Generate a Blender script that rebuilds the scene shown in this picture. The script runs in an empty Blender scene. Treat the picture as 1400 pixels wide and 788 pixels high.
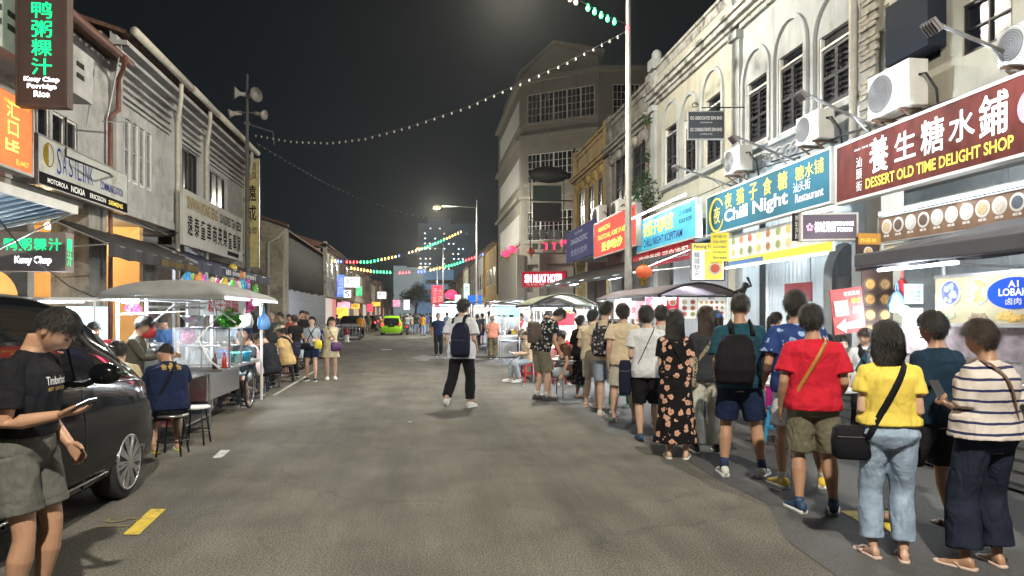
import bpy, math, random
from math import sin, cos, pi, sqrt, radians, exp, atan2
from mathutils import Vector as V, Matrix, noise
rnd = random.Random(7)
S = bpy.context.scene
C = S.collection
# ---------------------------------------------------------------- camera
EYE = 1.62; F = 933.0; HX, HY = 700.0, 430.0; YAW = radians(7.63)
cam = bpy.data.objects.new('camera', bpy.data.cameras.new('camera')); C.objects.link(cam)
cam.location = (0, 0, EYE); cam.rotation_euler = (pi/2, 0, -YAW)
cam.data.sensor_width = 36; cam.data.lens = 36*F/1400; cam.data.shift_y = 36/1400
cam.data.clip_start = .05; cam.data.clip_end = 2000
S.camera = cam
S.view_settings.view_transform = 'Standard'; S.view_settings.look = 'None'
S.view_settings.exposure = 0.72; S.view_settings.gamma = 1
S.cycles.use_denoising = True; S.cycles.max_bounces = 6; S.cycles.diffuse_bounces = 3
S.cycles.glossy_bounces = 3; S.cycles.transmission_bounces = 4; S.cycles.transparent_max_bounces = 6
S.cycles.sample_clamp_indirect = 4; S.cycles.caustics_reflective = False; S.cycles.caustics_refractive = False
# ---------------------------------------------------------------- night sky
W = bpy.data.worlds.new('World'); S.world = W; W.use_nodes = True
nt = W.node_tree; bg = nt.nodes['Background']
tc = nt.nodes.new('ShaderNodeTexCoord'); sp = nt.nodes.new('ShaderNodeSeparateXYZ'); cr = nt.nodes.new('ShaderNodeValToRGB')
nt.links.new(tc.outputs['Generated'], sp.inputs[0]); nt.links.new(sp.outputs[2], cr.inputs[0]); nt.links.new(cr.outputs[0], bg.inputs[0])
cr.color_ramp.elements[0].position = 0.0; cr.color_ramp.elements[0].color = (.0055, .0085, .0115, 1)
cr.color_ramp.elements[1].position = .5; cr.color_ramp.elements[1].color = (.0030, .0036, .0045, 1)
bg.inputs[1].default_value = 1.0
# ---------------------------------------------------------------- lights (lamps carry their own light further down)
def lamp(name, kind, loc, power, color=(1, 1, 1), target=None, size=.2, size_y=None, parent=None, angle=None, blend=.6):
    d = bpy.data.lights.new(name, kind); d.energy = power; d.color = color
    if kind == 'AREA':
        d.size = size
        if size_y: d.shape = 'RECTANGLE'; d.size_y = size_y
    else: d.shadow_soft_size = size
    if kind == 'SPOT': d.spot_size = angle or 2.4; d.spot_blend = blend
    o = bpy.data.objects.new(name, d); C.objects.link(o); o.location = loc
    if target is not None:
        o.rotation_euler = (V(target)-V(loc)).to_track_quat('-Z', 'Y').to_euler()
    if parent: o.parent = parent
    return o
# ---------------------------------------------------------------- geometry of the view
def ray(px, py):
    cx = (px-HX)/F; cz = (HY-py)/F
    return V((cx*cos(YAW)+sin(YAW), -cx*sin(YAW)+cos(YAW), cz))
def at(px, py, s): return V((0, 0, EYE))+ray(px, py)*s
def gnd(px, py, z=0.0): return at(px, py, (EYE-z)*F/(py-HY))
def sx(px, X): return X/ray(px, 0).x
def YX(px, X): return ray(px, 0).y*sx(px, X)
def ZX(px, py, X): return EYE+(HY-py)/F*sx(px, X)
# ---------------------------------------------------------------- materials
MATS = {}
def mat(name, col=(.5, .5, .5), rough=.6, metal=0, emit=None, es=0, var=.12, scale=6, bump=.0, bscale=40, spec=.5, alpha=1, trans=0, dirt=None, dscale=1.2, dthr=.55, stretch=None, coat=0):
    if name in MATS: return MATS[name]
    m = bpy.data.materials.new(name); m.use_nodes = True; MATS[name] = m
    n = m.node_tree.nodes; L = m.node_tree.links; b = n['Principled BSDF']
    c4 = (*col, 1)
    b.inputs['Base Color'].default_value = c4; b.inputs['Roughness'].default_value = rough
    b.inputs['Metallic'].default_value = metal; b.inputs['Specular IOR Level'].default_value = spec
    if coat: b.inputs['Coat Weight'].default_value = coat; b.inputs['Coat Roughness'].default_value = .03
    if emit: b.inputs['Emission Color'].default_value = (*emit, 1); b.inputs['Emission Strength'].default_value = es
    if trans: b.inputs['Transmission Weight'].default_value = trans
    if alpha < 1: b.inputs['Alpha'].default_value = alpha
    t = n.new('ShaderNodeTexCoord'); src = t.outputs['Object']
    if stretch:
        mp = n.new('ShaderNodeMapping'); mp.inputs['Scale'].default_value = stretch; L.new(src, mp.inputs[0]); src = mp.outputs[0]
    if var:
        nz = n.new('ShaderNodeTexNoise'); nz.inputs['Scale'].default_value = scale; nz.inputs['Detail'].default_value = 6
        L.new(src, nz.inputs['Vector'])
        r = n.new('ShaderNodeValToRGB'); L.new(nz.outputs[0], r.inputs[0])
        r.color_ramp.elements[0].position = .3; r.color_ramp.elements[1].position = .7
        r.color_ramp.elements[0].color = (*[x*(1-var) for x in col], 1)
        r.color_ramp.elements[1].color = (*[min(1, x*(1+var)) for x in col], 1)
        out = r.outputs[0]
        if dirt:
            n2 = n.new('ShaderNodeTexNoise'); n2.inputs['Scale'].default_value = dscale; n2.inputs['Detail'].default_value = 10; n2.inputs['Roughness'].default_value = .7
            L.new(src, n2.inputs['Vector'])
            r2 = n.new('ShaderNodeValToRGB'); L.new(n2.outputs[0], r2.inputs[0])
            r2.color_ramp.elements[0].position = dthr; r2.color_ramp.elements[1].position = dthr+.12
            mx = n.new('ShaderNodeMix'); mx.data_type = 'RGBA'
            L.new(r2.outputs[0], mx.inputs[0]); L.new(out, mx.inputs[6]); mx.inputs[7].default_value = (*dirt, 1); out = mx.outputs[2]
        L.new(out, b.inputs['Base Color'])
    if bump:
        n3 = n.new('ShaderNodeTexNoise'); n3.inputs['Scale'].default_value = bscale; n3.inputs['Detail'].default_value = 5
        L.new(src, n3.inputs['Vector'])
        bp = n.new('ShaderNodeBump'); bp.inputs['Strength'].default_value = bump; bp.inputs['Distance'].default_value = .02
        L.new(n3.outputs[0], bp.inputs['Height']); L.new(bp.outputs[0], b.inputs['Normal'])
    return m
def streak(m, amt=.45, s=2.2, lo=.50):
    """rain streaks and mould on old plaster: stains stretched down the wall"""
    n = m.node_tree.nodes; L = m.node_tree.links; b = n['Principled BSDF']; t = [x for x in n if x.type == 'TEX_COORD'][0]
    mp = n.new('ShaderNodeMapping'); mp.inputs['Scale'].default_value = (1, 1, .13); L.new(t.outputs['Object'], mp.inputs[0])
    z = n.new('ShaderNodeTexNoise'); z.inputs['Scale'].default_value = s; z.inputs['Detail'].default_value = 8; z.inputs['Roughness'].default_value = .7; L.new(mp.outputs[0], z.inputs['Vector'])
    r = n.new('ShaderNodeValToRGB'); r.color_ramp.elements[0].position = lo; r.color_ramp.elements[0].color = (1, 1, 1, 1); r.color_ramp.elements[1].position = lo+.2; r.color_ramp.elements[1].color = (1-amt, 1-amt, 1-amt*.95, 1); L.new(z.outputs[0], r.inputs[0])
    mx = n.new('ShaderNodeMix'); mx.data_type = 'RGBA'; mx.blend_type = 'MULTIPLY'; mx.inputs[0].default_value = 1
    L.new(b.inputs['Base Color'].links[0].from_socket, mx.inputs[6]); L.new(r.outputs[0], mx.inputs[7]); L.new(mx.outputs[2], b.inputs['Base Color']); return m
def glow(name, col, s, base=None): return mat(name, base or col, rough=.5, emit=col, es=s, var=0)
# ---------------------------------------------------------------- mesh builder
class MB:
    def __init__(s): s.v = []; s.f = []; s.m = []; s.cur = 0
    def add(s, vs, fs):
        o = len(s.v); s.v += [tuple(v) for v in vs]; s.f += [tuple(i+o for i in f) for f in fs]; s.m += [s.cur]*len(fs); return s
    def box(s, c, d, M=None):
        vs = []
        for x in (-.5, .5):
            for y in (-.5, .5):
                for z in (-.5, .5):
                    p = V((x*d[0], y*d[1], z*d[2]))
                    if M is not None: p = M @ p
                    vs.append(p+V(c))
        return s.add(vs, [(0, 1, 3, 2), (4, 6, 7, 5), (0, 4, 5, 1), (2, 3, 7, 6), (0, 2, 6, 4), (1, 5, 7, 3)])
    def span(s, a, b):
        a = V(a); b = V(b); return s.box((a+b)/2, [abs(b[i]-a[i]) for i in range(3)])
    def bar(s, p, q, w, h=None):
        p = V(p); q = V(q); d = q-p; h = h or w
        M = d.to_track_quat('Y', 'Z').to_matrix() if abs(d.normalized().z) < .99 else d.to_track_quat('Y', 'X').to_matrix()
        return s.box((p+q)/2, (w, d.length, h), M)
    def ring_faces(s, rings, cap=True, closed=True):
        n = len(rings[0]); vs = [p for r in rings for p in r]; fs = []
        for i in range(len(rings)-1):
            for j in range(n if closed else n-1):
                k = (j+1) % n; fs.append((i*n+j, i*n+k, (i+1)*n+k, (i+1)*n+j))
        if cap: fs += [tuple(reversed(range(n))), tuple((len(rings)-1)*n+j for j in range(n))]
        return s.add(vs, fs)
    def tube(s, pts, rs, n=8, cap=True, sq=1.0, up=None):
        pts = [V(p) for p in pts]
        if not hasattr(rs, '__len__'): rs = [rs]*len(pts)
        rings = []; u = None
        for i, p in enumerate(pts):
            t = (pts[min(i+1, len(pts)-1)]-pts[max(i-1, 0)])
            if t.length < 1e-9: t = V((0, 0, 1))
            t.normalize()
            if u is None:
                a = V(up) if up is not None else (V((0, 0, 1)) if abs(t.z) < .9 else V((0, 1, 0))); u = a-t*a.dot(t)
            else: u = u-t*u.dot(t)
            u.normalize(); w = t.cross(u)
            rings.append([p+(w*cos(2*pi*j/n)*rs[i]+u*sin(2*pi*j/n)*rs[i]*sq) for j in range(n)])
        return s.ring_faces(rings, cap)
    def loft(s, rs, n=20, e=2.0, cap=True):
        rings = []
        for c, R, U, rx, ry in rs:
            r = []
            for j in range(n):
                a = 2*pi*j/n; ca, sa = cos(a), sin(a)
                r.append(c+R*(rx*math.copysign(abs(ca)**(2/e), ca))+U*(ry*math.copysign(abs(sa)**(2/e), sa)))
            rings.append(r)
        return s.ring_faces(rings, cap)
    def sphere(s, c, r, nu=12, nv=8, M=None, fn=None):
        if not hasattr(r, '__len__'): r = (r, r, r)
        c = V(c); rings = []
        for i in range(nv+1):
            th = pi*i/nv; th = min(max(th, .04), pi-.04)
            row = []
            for j in range(nu):
                a = 2*pi*j/nu; d = V((sin(th)*cos(a), sin(th)*sin(a), -cos(th)))
                p = fn(d) if fn else V((d.x*r[0], d.y*r[1], d.z*r[2]))
                if M is not None: p = M @ p
                row.append(p+c)
            rings.append(row)
        return s.ring_faces(rings, True)
    def lathe(s, c, prof, n=16, cap=True):
        return s.ring_faces([[V((c[0]+r*cos(2*pi*j/n), c[1]+r*sin(2*pi*j/n), c[2]+z)) for j in range(n)] for r, z in prof], cap)
    def prism(s, poly, d):  # poly: list of 3d points, extruded by vector d
        n = len(poly); d = V(d); vs = [V(p) for p in poly]+[V(p)+d for p in poly]
        return s.add(vs, [tuple(reversed(range(n))), tuple(range(n, 2*n))]+[(j, (j+1) % n, n+(j+1) % n, n+j) for j in range(n)])
    def build(s, name, m, parent=None, smooth=False, bevel=0, mods=None):
        me = bpy.data.meshes.new(name); me.from_pydata(s.v, [], s.f)
        for x in (m if isinstance(m, (list, tuple)) else [m]): me.materials.append(x)
        if any(s.m): me.polygons.foreach_set('material_index', s.m)
        if smooth: me.polygons.foreach_set('use_smooth', [True]*len(s.f))
        o = bpy.data.objects.new(name, me); C.objects.link(o)
        if parent: o.parent = parent
        if bevel:
            b = o.modifiers.new('b', 'BEVEL'); b.width = bevel; b.segments = 2; b.limit_method = 'ANGLE'
        return o
def thing(name, label, cat, loc=(0, 0, 0), rz=0, group=None):
    o = bpy.data.objects.new(name, None); C.objects.link(o); o.location = loc; o.rotation_euler = (0, 0, rz)
    o['label'] = label; o['category'] = cat
    if group: o['group'] = group
    return o
def tag(o, label, cat, group=None):
    o['label'] = label; o['category'] = cat
    if group: o['group'] = group
    return o
def struct(o): o['kind'] = 'structure'; return o
def dup(root, loc, rz, label, group=None):
    r = root.copy(); C.objects.link(r); r.location = loc; r.rotation_euler = (0, 0, rz); r['label'] = label
    if group: r['group'] = group
    for ch in list(root.children):
        c = ch.copy(); C.objects.link(c); c.parent = r
        for g in ch.children:
            d = g.copy(); C.objects.link(d); d.parent = c
    return r
def inst(src, parent, loc=(0, 0, 0), name=None):
    o = bpy.data.objects.new(name or src.name.split('.')[0], src.data); C.objects.link(o); o.parent = parent; o.location = loc
    return o
BAKE = []   # objects whose modifiers are applied in one pass
def bake_all():
    dg = bpy.context.evaluated_depsgraph_get(); dg.update()
    res = []
    for o in BAKE: res.append(bpy.data.meshes.new_from_object(o.evaluated_get(dg), depsgraph=dg))
    for o, me in zip(BAKE, res):
        me.name = o.data.name; o.modifiers.clear(); o.data = me
    BAKE.clear()
def remesh(o, vox, smooth=2, disp=0, dscale=.15):
    r = o.modifiers.new('r', 'REMESH'); r.mode = 'VOXEL'; r.voxel_size = vox; r.use_smooth_shade = True
    if smooth:
        m = o.modifiers.new('s', 'SMOOTH'); m.iterations = smooth; m.factor = .6
    if disp:
        key = 'cloth%d' % int(dscale*1000)
        t = bpy.data.textures.get(key)
        if not t:
            t = bpy.data.textures.new(key, 'CLOUDS'); t.noise_scale = dscale; t.noise_depth = 2
        d = o.modifiers.new('d', 'DISPLACE'); d.texture = t; d.strength = disp; d.mid_level = .5; d.texture_coords = 'LOCAL'
    BAKE.append(o)
# text: flat letters fitted into a box, turned to meshes in one pass
TEXTS = []
def text(parent, body, M, w, h, m, bold=0.0, depth=.004, spacing=1.0, name='lettering', fit=True):
    cu = bpy.data.curves.new(name, 'FONT'); cu.body = body; cu.align_x = 'CENTER'; cu.align_y = 'CENTER'
    cu.size = 1; cu.offset = 0 if any(ord(c) > 0x2e80 for c in body) else bold; cu.space_character = spacing; cu.extrude = 0; cu.resolution_u = 3
    o = bpy.data.objects.new(name, cu); C.objects.link(o)
    o['bold'] = bold; TEXTS.append((o, parent, M, w, h, m, depth, fit)); return o
def bake_text():
    dg = bpy.context.evaluated_depsgraph_get(); dg.update()
    for o, parent, M, w, h, m, depth, fit in TEXTS:
        me = bpy.data.meshes.new_from_object(o.evaluated_get(dg), depsgraph=dg)
        if len(me.vertices):
            xs = [v.co.x for v in me.vertices]; ys = [v.co.y for v in me.vertices]
            x0, x1, y0, y1 = min(xs), max(xs), min(ys), max(ys)
            kx = w/max(x1-x0, .01); ky = h/max(y1-y0, .01)
            if not fit: kx = ky = min(kx, ky)
            if any(ord(c) > 0x2e80 for c in o.data.body) and o.get('bold', 0) > .015:   # heavier brush strokes
                base = [v.co.copy() for v in me.vertices]; fs = [tuple(p.vertices) for p in me.polygons]; vs = []; ff = []; t_ = .011 if o.get('bold', 0) < .0275 else .015
                for n_, (ax, ay) in enumerate(((0, 0), (t_, 0), (-t_, 0), (0, t_), (0, -t_), (t_, t_), (-t_, -t_))):
                    ff += [tuple(i+len(vs) for i in f) for f in fs]; vs += [(c.x+ax, c.y+ay, n_*.01) for c in base]
                me = bpy.data.meshes.new('lettering'); me.from_pydata(vs, [], ff)
            for v in me.vertices:
                v.co = M @ V(((v.co.x-(x0+x1)/2)*kx, (v.co.y-(y0+y1)/2)*ky, depth+v.co.z*.05))
        me.materials.clear(); me.materials.append(m)
        n = o.name.split('.')[0]; cu = o.data; bpy.data.objects.remove(o); bpy.data.curves.remove(cu)
        ob = bpy.data.objects.new(n, me); C.objects.link(ob); ob.parent = parent
    TEXTS.clear()
# ================================================================= people
SKIN = {'tan': mat('skin tan', (.40, .225, .145), .48, var=.16, scale=7, bump=.04, bscale=90),
        'fair': mat('skin fair', (.52, .325, .235), .48, var=.14, scale=7, bump=.04, bscale=90),
        'brown': mat('skin brown', (.30, .165, .10), .5, var=.08, scale=9, bump=.04, bscale=90)}
def hairmat(name, col):
    m = mat(name, col, .5, var=.5, scale=60, spec=.5, bump=.6, bscale=160, stretch=(1, 1, .25)); return m
HAIR = {'black': hairmat('black hair', (.017, .014, .012)), 'brown': hairmat('dark brown hair', (.035, .02, .013)),
        'red': hairmat('reddish brown hair', (.13, .06, .03)), 'grey': hairmat('grey hair', (.22, .21, .20))}
DARKEYE = mat('dark eye', (.015, .01, .008), .2, var=0); LIP = mat('lips', (.38, .14, .12), .45, var=0)
def cloth(name, col, rough=.85, var=.1, pat=None):
    if name in MATS: return MATS[name]
    m = mat(name, col, rough, var=var, scale=14, spec=.25 if max(col) > .08 else .10)
    n = m.node_tree.nodes; L = m.node_tree.links; b = n['Principled BSDF']; t = [x for x in n if x.type == 'TEX_COORD'][0]
    # fold relief: stretched noise plus weave
    mp = n.new('ShaderNodeMapping'); mp.inputs['Scale'].default_value = (1, 1, .6); mp.inputs['Rotation'].default_value = (.5, .6, 0); L.new(t.outputs['Object'], mp.inputs[0])
    a = n.new('ShaderNodeTexNoise'); a.inputs['Scale'].default_value = 6; a.inputs['Detail'].default_value = 3; a.inputs['Roughness'].default_value = .45; a.inputs['Distortion'].default_value = 1.3; L.new(mp.outputs[0], a.inputs['Vector'])
    w = n.new('ShaderNodeTexNoise'); w.inputs['Scale'].default_value = 260; L.new(t.outputs['Object'], w.inputs['Vector'])
    b1 = n.new('ShaderNodeBump'); b1.inputs['Strength'].default_value = .6; b1.inputs['Distance'].default_value = .06; L.new(a.outputs[0], b1.inputs['Height'])
    b2 = n.new('ShaderNodeBump'); b2.inputs['Strength'].default_value = .25; b2.inputs['Distance'].default_value = .004; L.new(w.outputs[0], b2.inputs['Height']); L.new(b1.outputs[0], b2.inputs['Normal'])
    L.new(b2.outputs[0], b.inputs['Normal'])
    if pat: pat(m, n, L, b, t)
    return m
def pat_stripes(c2, period, duty):
    def f(m, n, L, b, t):
        s = n.new('ShaderNodeSeparateXYZ'); L.new(t.outputs['Object'], s.inputs[0])
        # stripes follow the cloth a little
        nz = n.new('ShaderNodeTexNoise'); nz.inputs['Scale'].default_value = 5; L.new(t.outputs['Object'], nz.inputs['Vector'])
        a0 = n.new('ShaderNodeMath'); a0.operation = 'MULTIPLY_ADD'; L.new(nz.outputs[0], a0.inputs[0]); a0.inputs[1].default_value = .03; L.new(s.outputs[2], a0.inputs[2])
        a = n.new('ShaderNodeMath'); a.operation = 'DIVIDE'; L.new(a0.outputs[0], a.inputs[0]); a.inputs[1].default_value = period
        f1 = n.new('ShaderNodeMath'); f1.operation = 'FRACT'; L.new(a.outputs[0], f1.inputs[0])
        g = n.new('ShaderNodeMath'); g.operation = 'LESS_THAN'; L.new(f1.outputs[0], g.inputs[0]); g.inputs[1].default_value = duty
        mx = n.new('ShaderNodeMix'); mx.data_type = 'RGBA'; L.new(g.outputs[0], mx.inputs[0])
        src = b.inputs['Base Color'].links[0].from_socket; L.new(src, mx.inputs[6]); mx.inputs[7].default_value = (*c2, 1)
        L.new(mx.outputs[2], b.inputs['Base Color'])
    return f
def pat_floral(cols, scale, size):
    def f(m, n, L, b, t):
        v = n.new('ShaderNodeTexVoronoi'); v.inputs['Scale'].default_value = scale; v.inputs['Randomness'].default_value = .8
        nz = n.new('ShaderNodeTexNoise'); nz.inputs['Scale'].default_value = scale*3; L.new(t.outputs['Object'], nz.inputs['Vector'])
        ad = n.new('ShaderNodeVectorMath'); ad.operation = 'MULTIPLY_ADD'; L.new(nz.outputs[1], ad.inputs[0]); ad.inputs[1].default_value = (.55/scale,)*3; L.new(t.outputs['Object'], ad.inputs[2])
        L.new(ad.outputs[0], v.inputs['Vector'])
        r = n.new('ShaderNodeValToRGB'); r.color_ramp.interpolation = 'CONSTANT'
        el = r.color_ramp.elements; el[0].position = 0; el[0].color = (*cols[0], 1); el[1].position = size*.45; el[1].color = (*cols[1], 1)
        g = n.new('ShaderNodeMath'); g.operation = 'LESS_THAN'; L.new(v.outputs['Distance'], g.inputs[0]); g.inputs[1].default_value = size
        L.new(v.outputs['Distance'], r.inputs[0])
        mx = n.new('ShaderNodeMix'); mx.data_type = 'RGBA'; L.new(g.outputs[0], mx.inputs[0])
        src = b.inputs['Base Color'].links[0].from_socket; L.new(src, mx.inputs[6]); L.new(r.outputs[0], mx.inputs[7]); L.new(mx.outputs[2], b.inputs['Base Color'])
    return f
RUB = mat('white rubber', (.7, .7, .68), .6); RUBD = mat('dark rubber', (.03, .03, .03), .7); SANDAL = mat('pale sandal', (.55, .42, .36), .6)
PHONE = glow('phone screen', (.75, .85, 1), 9, (.1, .1, .1)); PHONEB = mat('phone case', (.03, .03, .035), .3)
TORSO = [(.82, .10, .08, -.005), (.88, .150, .105, -.012), (.94, .165, .114, -.014), (1.0, .155, .106, -.006), (1.08, .142, .098, 0), (1.18, .150, .104, 0),
         (1.28, .165, .112, -.003), (1.35, .166, .104, -.01), (1.405, .135, .085, -.016), (1.45, .078, .062, -.018), (1.50, .057, .057, -.012), (1.56, .053, .057, .0)]
FEM = [1.0, 1.06, 1.06, .98, .88, .86, .9, .9, .88, .9, .85, .85]
def lerp(a, b, t): return a+(b-a)*t
def smooth01(t): t = max(0, min(1, t)); return t*t*(3-2*t)
def headsurf(d):
    x, y, z = d
    p = V((x*.076, y*.094, z*.114))
    if z < 0:
        q = -z; p.x *= 1-.30*q**1.4
        if y < 0: p.y *= 1-.38*q
        else: p.y *= 1-.10*q
    elif y < 0: p.y *= 1.08
    if y > 0:
        p.y -= .010*(1-min(1, abs(x)*1.2))*y
        def g(cx, cz, sx_, sz_): return exp(-((p.x-cx)/sx_)**2-((p.z-cz)/sz_)**2)
        p.y += y*(.020*g(0, -.032, .012, .013)+.012*g(0, -.012, .009, .022)+.005*g(.03, .030, .022, .009)+.005*g(-.03, .03, .022, .009)
                - .009*g(.031, .010, .016, .012)-.009*g(-.031, .010, .016, .012)+.008*g(0, -.064, .022, .009)-.003*g(0, -.078, .02, .006)+.009*g(0, -.098, .022, .014)
                + .004*g(.045, -.02, .018, .018)+.004*g(-.045, -.02, .018, .018))
    return p
def hairlimit(d, style):
    az = abs(atan2(d.x, d.y))   # 0 front, pi back
    fr = .52 if style != 'fringe' else .30
    if az < 1.1: return lerp(fr, .38, az/1.1)
    if az < 1.75: return lerp(.38, -.02, (az-1.1)/.65)
    return lerp(-.02, -.58 if style not in ('fade',) else -.30, min(1, (az-1.75)/.8))
def hairfn(style, t):
    def f(d):
        p = headsurf(d); m = smooth01((d.z-hairlimit(d, style)+.05)/.14)
        k = t*(.75+.5*smooth01(d.z))*(1+.35*noise.noise(V((d.x*3, d.y*3, d.z*3))))
        return p+d*(k*m-.008*(1-m))
    return f
def make_hair(hc, HR, style, m, person, N, k, length=.35):
    """hc head centre, HR head rotation; style short/fade/fringe/bob/long/ponytail/bun"""
    t = {'short': .019, 'fade': .014, 'fringe': .022, 'bob': .026, 'long': .022, 'ponytail': .012, 'bun': .012}[style]
    b = MB(); base = style if style in ('fade', 'fringe') else 'short'
    f = hairfn(base, t)
    b.sphere(hc, 1, 32 if N > 300 else 16, 24 if N > 300 else 12, fn=lambda d: HR @ (f(d)*k))
    r = random.Random(int(hc.x*9999)+len(style))
    crown = V((0, -.45, .85)).normalized()
    def blade(p0, dirs, w, L, outn):
        seg = len(dirs); pts = [p0]
        for dd in dirs: pts.append(pts[-1]+dd*(L/seg))
        side = (dirs[0].cross(outn)); 
        if side.length < 1e-6: side = V((1, 0, 0))
        side.normalize(); vs = []; n = len(pts)
        for i, p in enumerate(pts):
            ww = w*(1-.95*(i/(n-1))**2)
            vs += [p-side*ww, p+side*ww+outn*ww*.3]
        b.add(vs, [(2*i, 2*i+1, 2*i+3, 2*i+2) for i in range(n-1)])
    for i in range(N):
        z = r.uniform(-.6, 1); a = r.uniform(-pi, pi); q = sqrt(1-z*z); d = V((q*sin(a), q*cos(a), z))
        if d.z < hairlimit(d, base)+.02: continue
        p = f(d)*.985
        fl = d-crown; fl = fl-d*fl.dot(d)
        if fl.length < .05: fl = V((r.uniform(-1, 1), r.uniform(-1, 1), .0))
        fl.normalize(); fl = (fl+V((r.uniform(-.35, .35), r.uniform(-.35, .35), r.uniform(-.2, .2)))).normalized()
        L = r.uniform(.02, .052)*(1 if style in ('short', 'fringe') else .8 if style == 'fade' else 1.2)
        if style == 'fade' and d.z < .2: L *= .4
        lift = r.uniform(.05, .6)**1.3 if style in ('short', 'fringe') else .1
        blade(hc+HR @ (p*k), [HR @ (fl+d*lift).normalized()*k, HR @ (fl+d*(lift*.3)-V((0, 0, .15))).normalized()*k, HR @ (fl-d*.15-V((0, 0, .3))).normalized()*k], r.uniform(.0008, .0022), L, HR @ d)
    if style in ('bob', 'long'):
        back = HR @ V((0, -1, 0)); back.z = 0
        back = back.normalized() if back.length > .1 else V((0, -1, 0))
        right = back.cross(V((0, 0, 1))); right.normalize()
        Ln = .155 if style == 'bob' else length
        rings = []; nn = 9
        prof = []
        for i in range(nn):
            u = i/(nn-1); z = .06-(Ln+.06)*u
            if style == 'bob': rx = lerp(.088, .100, sin(u*pi*.75))*(1 if u < .85 else .86); ry = lerp(.085, .075, u); yc = .022+.012*u
            else: rx = lerp(.088, .108, smooth01(u*1.4))*(1 if u < .8 else .85); ry = lerp(.085, .045, smooth01(u*1.6)); yc = .02+.055*smooth01(u*1.5)
            prof.append((z, rx, ry, yc)); rings.append((hc+V((0, 0, z*k))+back*yc*k, right, back, rx*k, ry*k))
        b.loft(rings, 24, 2.2)
        M = N if style == 'long' else int(N*.8)
        for i in range(M):
            a = r.uniform(-.62, .62)*pi/1.0; u0 = r.uniform(0, .55)
            pts = []
            for q in range(5):
                u = min(1.06, u0+(1.05+.06*r.random()-u0)*q/4); fi = min(u, 1)*(nn-1); i0 = min(int(fi), nn-2); tt = fi-i0
                z, rx, ry, yc = [lerp(prof[i0][c], prof[i0+1][c], tt) for c in range(4)]
                if u > 1: z -= (u-1)*Ln
                rr = 1.02+r.uniform(0, .05)
                pts.append(hc+V((0, 0, z*k))+(right*(sin(a)*rx*rr)+back*(yc+cos(a)*ry*rr))*k)
            w = r.uniform(.0025, .006); out = (right*sin(a)+back*cos(a)).normalized(); side = out.cross(V((0, 0, 1))); vs = []
            for q, p in enumerate(pts):
                ww = w*(1 if q < 4 else .2); vs += [p-side*ww, p+side*ww+out*.003]
            b.add(vs, [(2*q, 2*q+1, 2*q+3, 2*q+2) for q in range(4)])
    if style in ('ponytail', 'bun'):
        p0 = hc+HR @ (V((0, -.095, .02))*k)
        if style == 'bun': b.sphere(p0+HR @ V((0, -.02, .02)), .042*k, 12, 8)
        else:
            down = V((0, 0, -1)); bk = HR @ V((0, -1, 0))
            pts = [p0, p0+bk*.05*k, p0+bk*.075*k+down*.06*k, p0+bk*.07*k+down*.16*k, p0+bk*.045*k+down*.27*k]
            b.tube(pts, [.016, .024, .03, .026, .006], 10)
            for i in range(N//4):
                o = V((r.uniform(-1, 1), r.uniform(-1, 1), r.uniform(-1, 1)))*.018; q = [x+o*(1+j*.2) for j, x in enumerate(pts[1:])]
                vs = []
                for j, p in enumerate(q): vs += [p-V((.002, 0, 0)), p+V((.002, .001, 0))]
                b.add(vs, [(2*j, 2*j+1, 2*j+3, 2*j+2) for j in range(len(q)-1)])
    return b.build('hair', m, person, smooth=True)
def ik(a, t, l1, l2, hint):
    d = t-a; L = min(max(d.length, abs(l1-l2)+.02), (l1+l2)*.998); dn = d.normalized()
    x = (l1*l1-l2*l2+L*L)/(2*L); h = sqrt(max(l1*l1-x*x, 0)); hn = hint-dn*hint.dot(dn)
    hn.normalize(); return a+dn*x+hn*h, a+dn*L
def hand(b, w, fdir, pn, k, curl, side, n=8):
    """w wrist, fdir direction of the fingers, pn palm normal (palm faces pn), side +1/-1 thumb side"""
    f = fdir.normalized(); pn = (pn-f*pn.dot(f)).normalized(); s = f.cross(pn)*side
    b.loft([(w-f*.01*k, s, pn, .024*k, .018*k), (w+f*.02*k, s, pn, .032*k, .016*k), (w+f*.055*k, s, pn, .040*k, .014*k), (w+f*.085*k, s, pn, .039*k, .012*k), (w+f*.092*k, s, pn, .034*k, .008*k)], 12, 2.6)
    for i, (off, L) in enumerate(((.029, .072), (.010, .080), (-.010, .075), (-.028, .060))):
        p = w+(f*.085+s*off)*k; pts = [p]; c = curl*(1+.12*i); dd = f+s*off*1.2
        ang = c*.5
        for q, seg in enumerate((.42, .32, .26)):
            v = (dd.normalized()*cos(ang)+pn*sin(ang)).normalized(); pts.append(pts[-1]+v*seg*L*k); ang += c*(.9 if q == 0 else .7)
        b.tube(pts, [.0095*k, .0092*k, .008*k, .0058*k], n); b.sphere(pts[-1], .0058*k, 6, 4)
    p = w+(f*.025+s*.024)*k; tdir = (f*.75+s*.62+pn*(.25+.25*curl)).normalized()
    pts = [p-f*.01, p+tdir*.038*k, p+tdir*.038*k+(f*.9+s*.2+pn*(.2+.35*curl)).normalized()*.032*k]
    pts.append(pts[-1]+(f+pn*(.2+.5*curl)).normalized()*.022*k)
    b.tube(pts, [.016*k, .012*k, .010*k, .007*k], n); b.sphere(pts[-1], .007*k, 6, 4)
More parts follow.
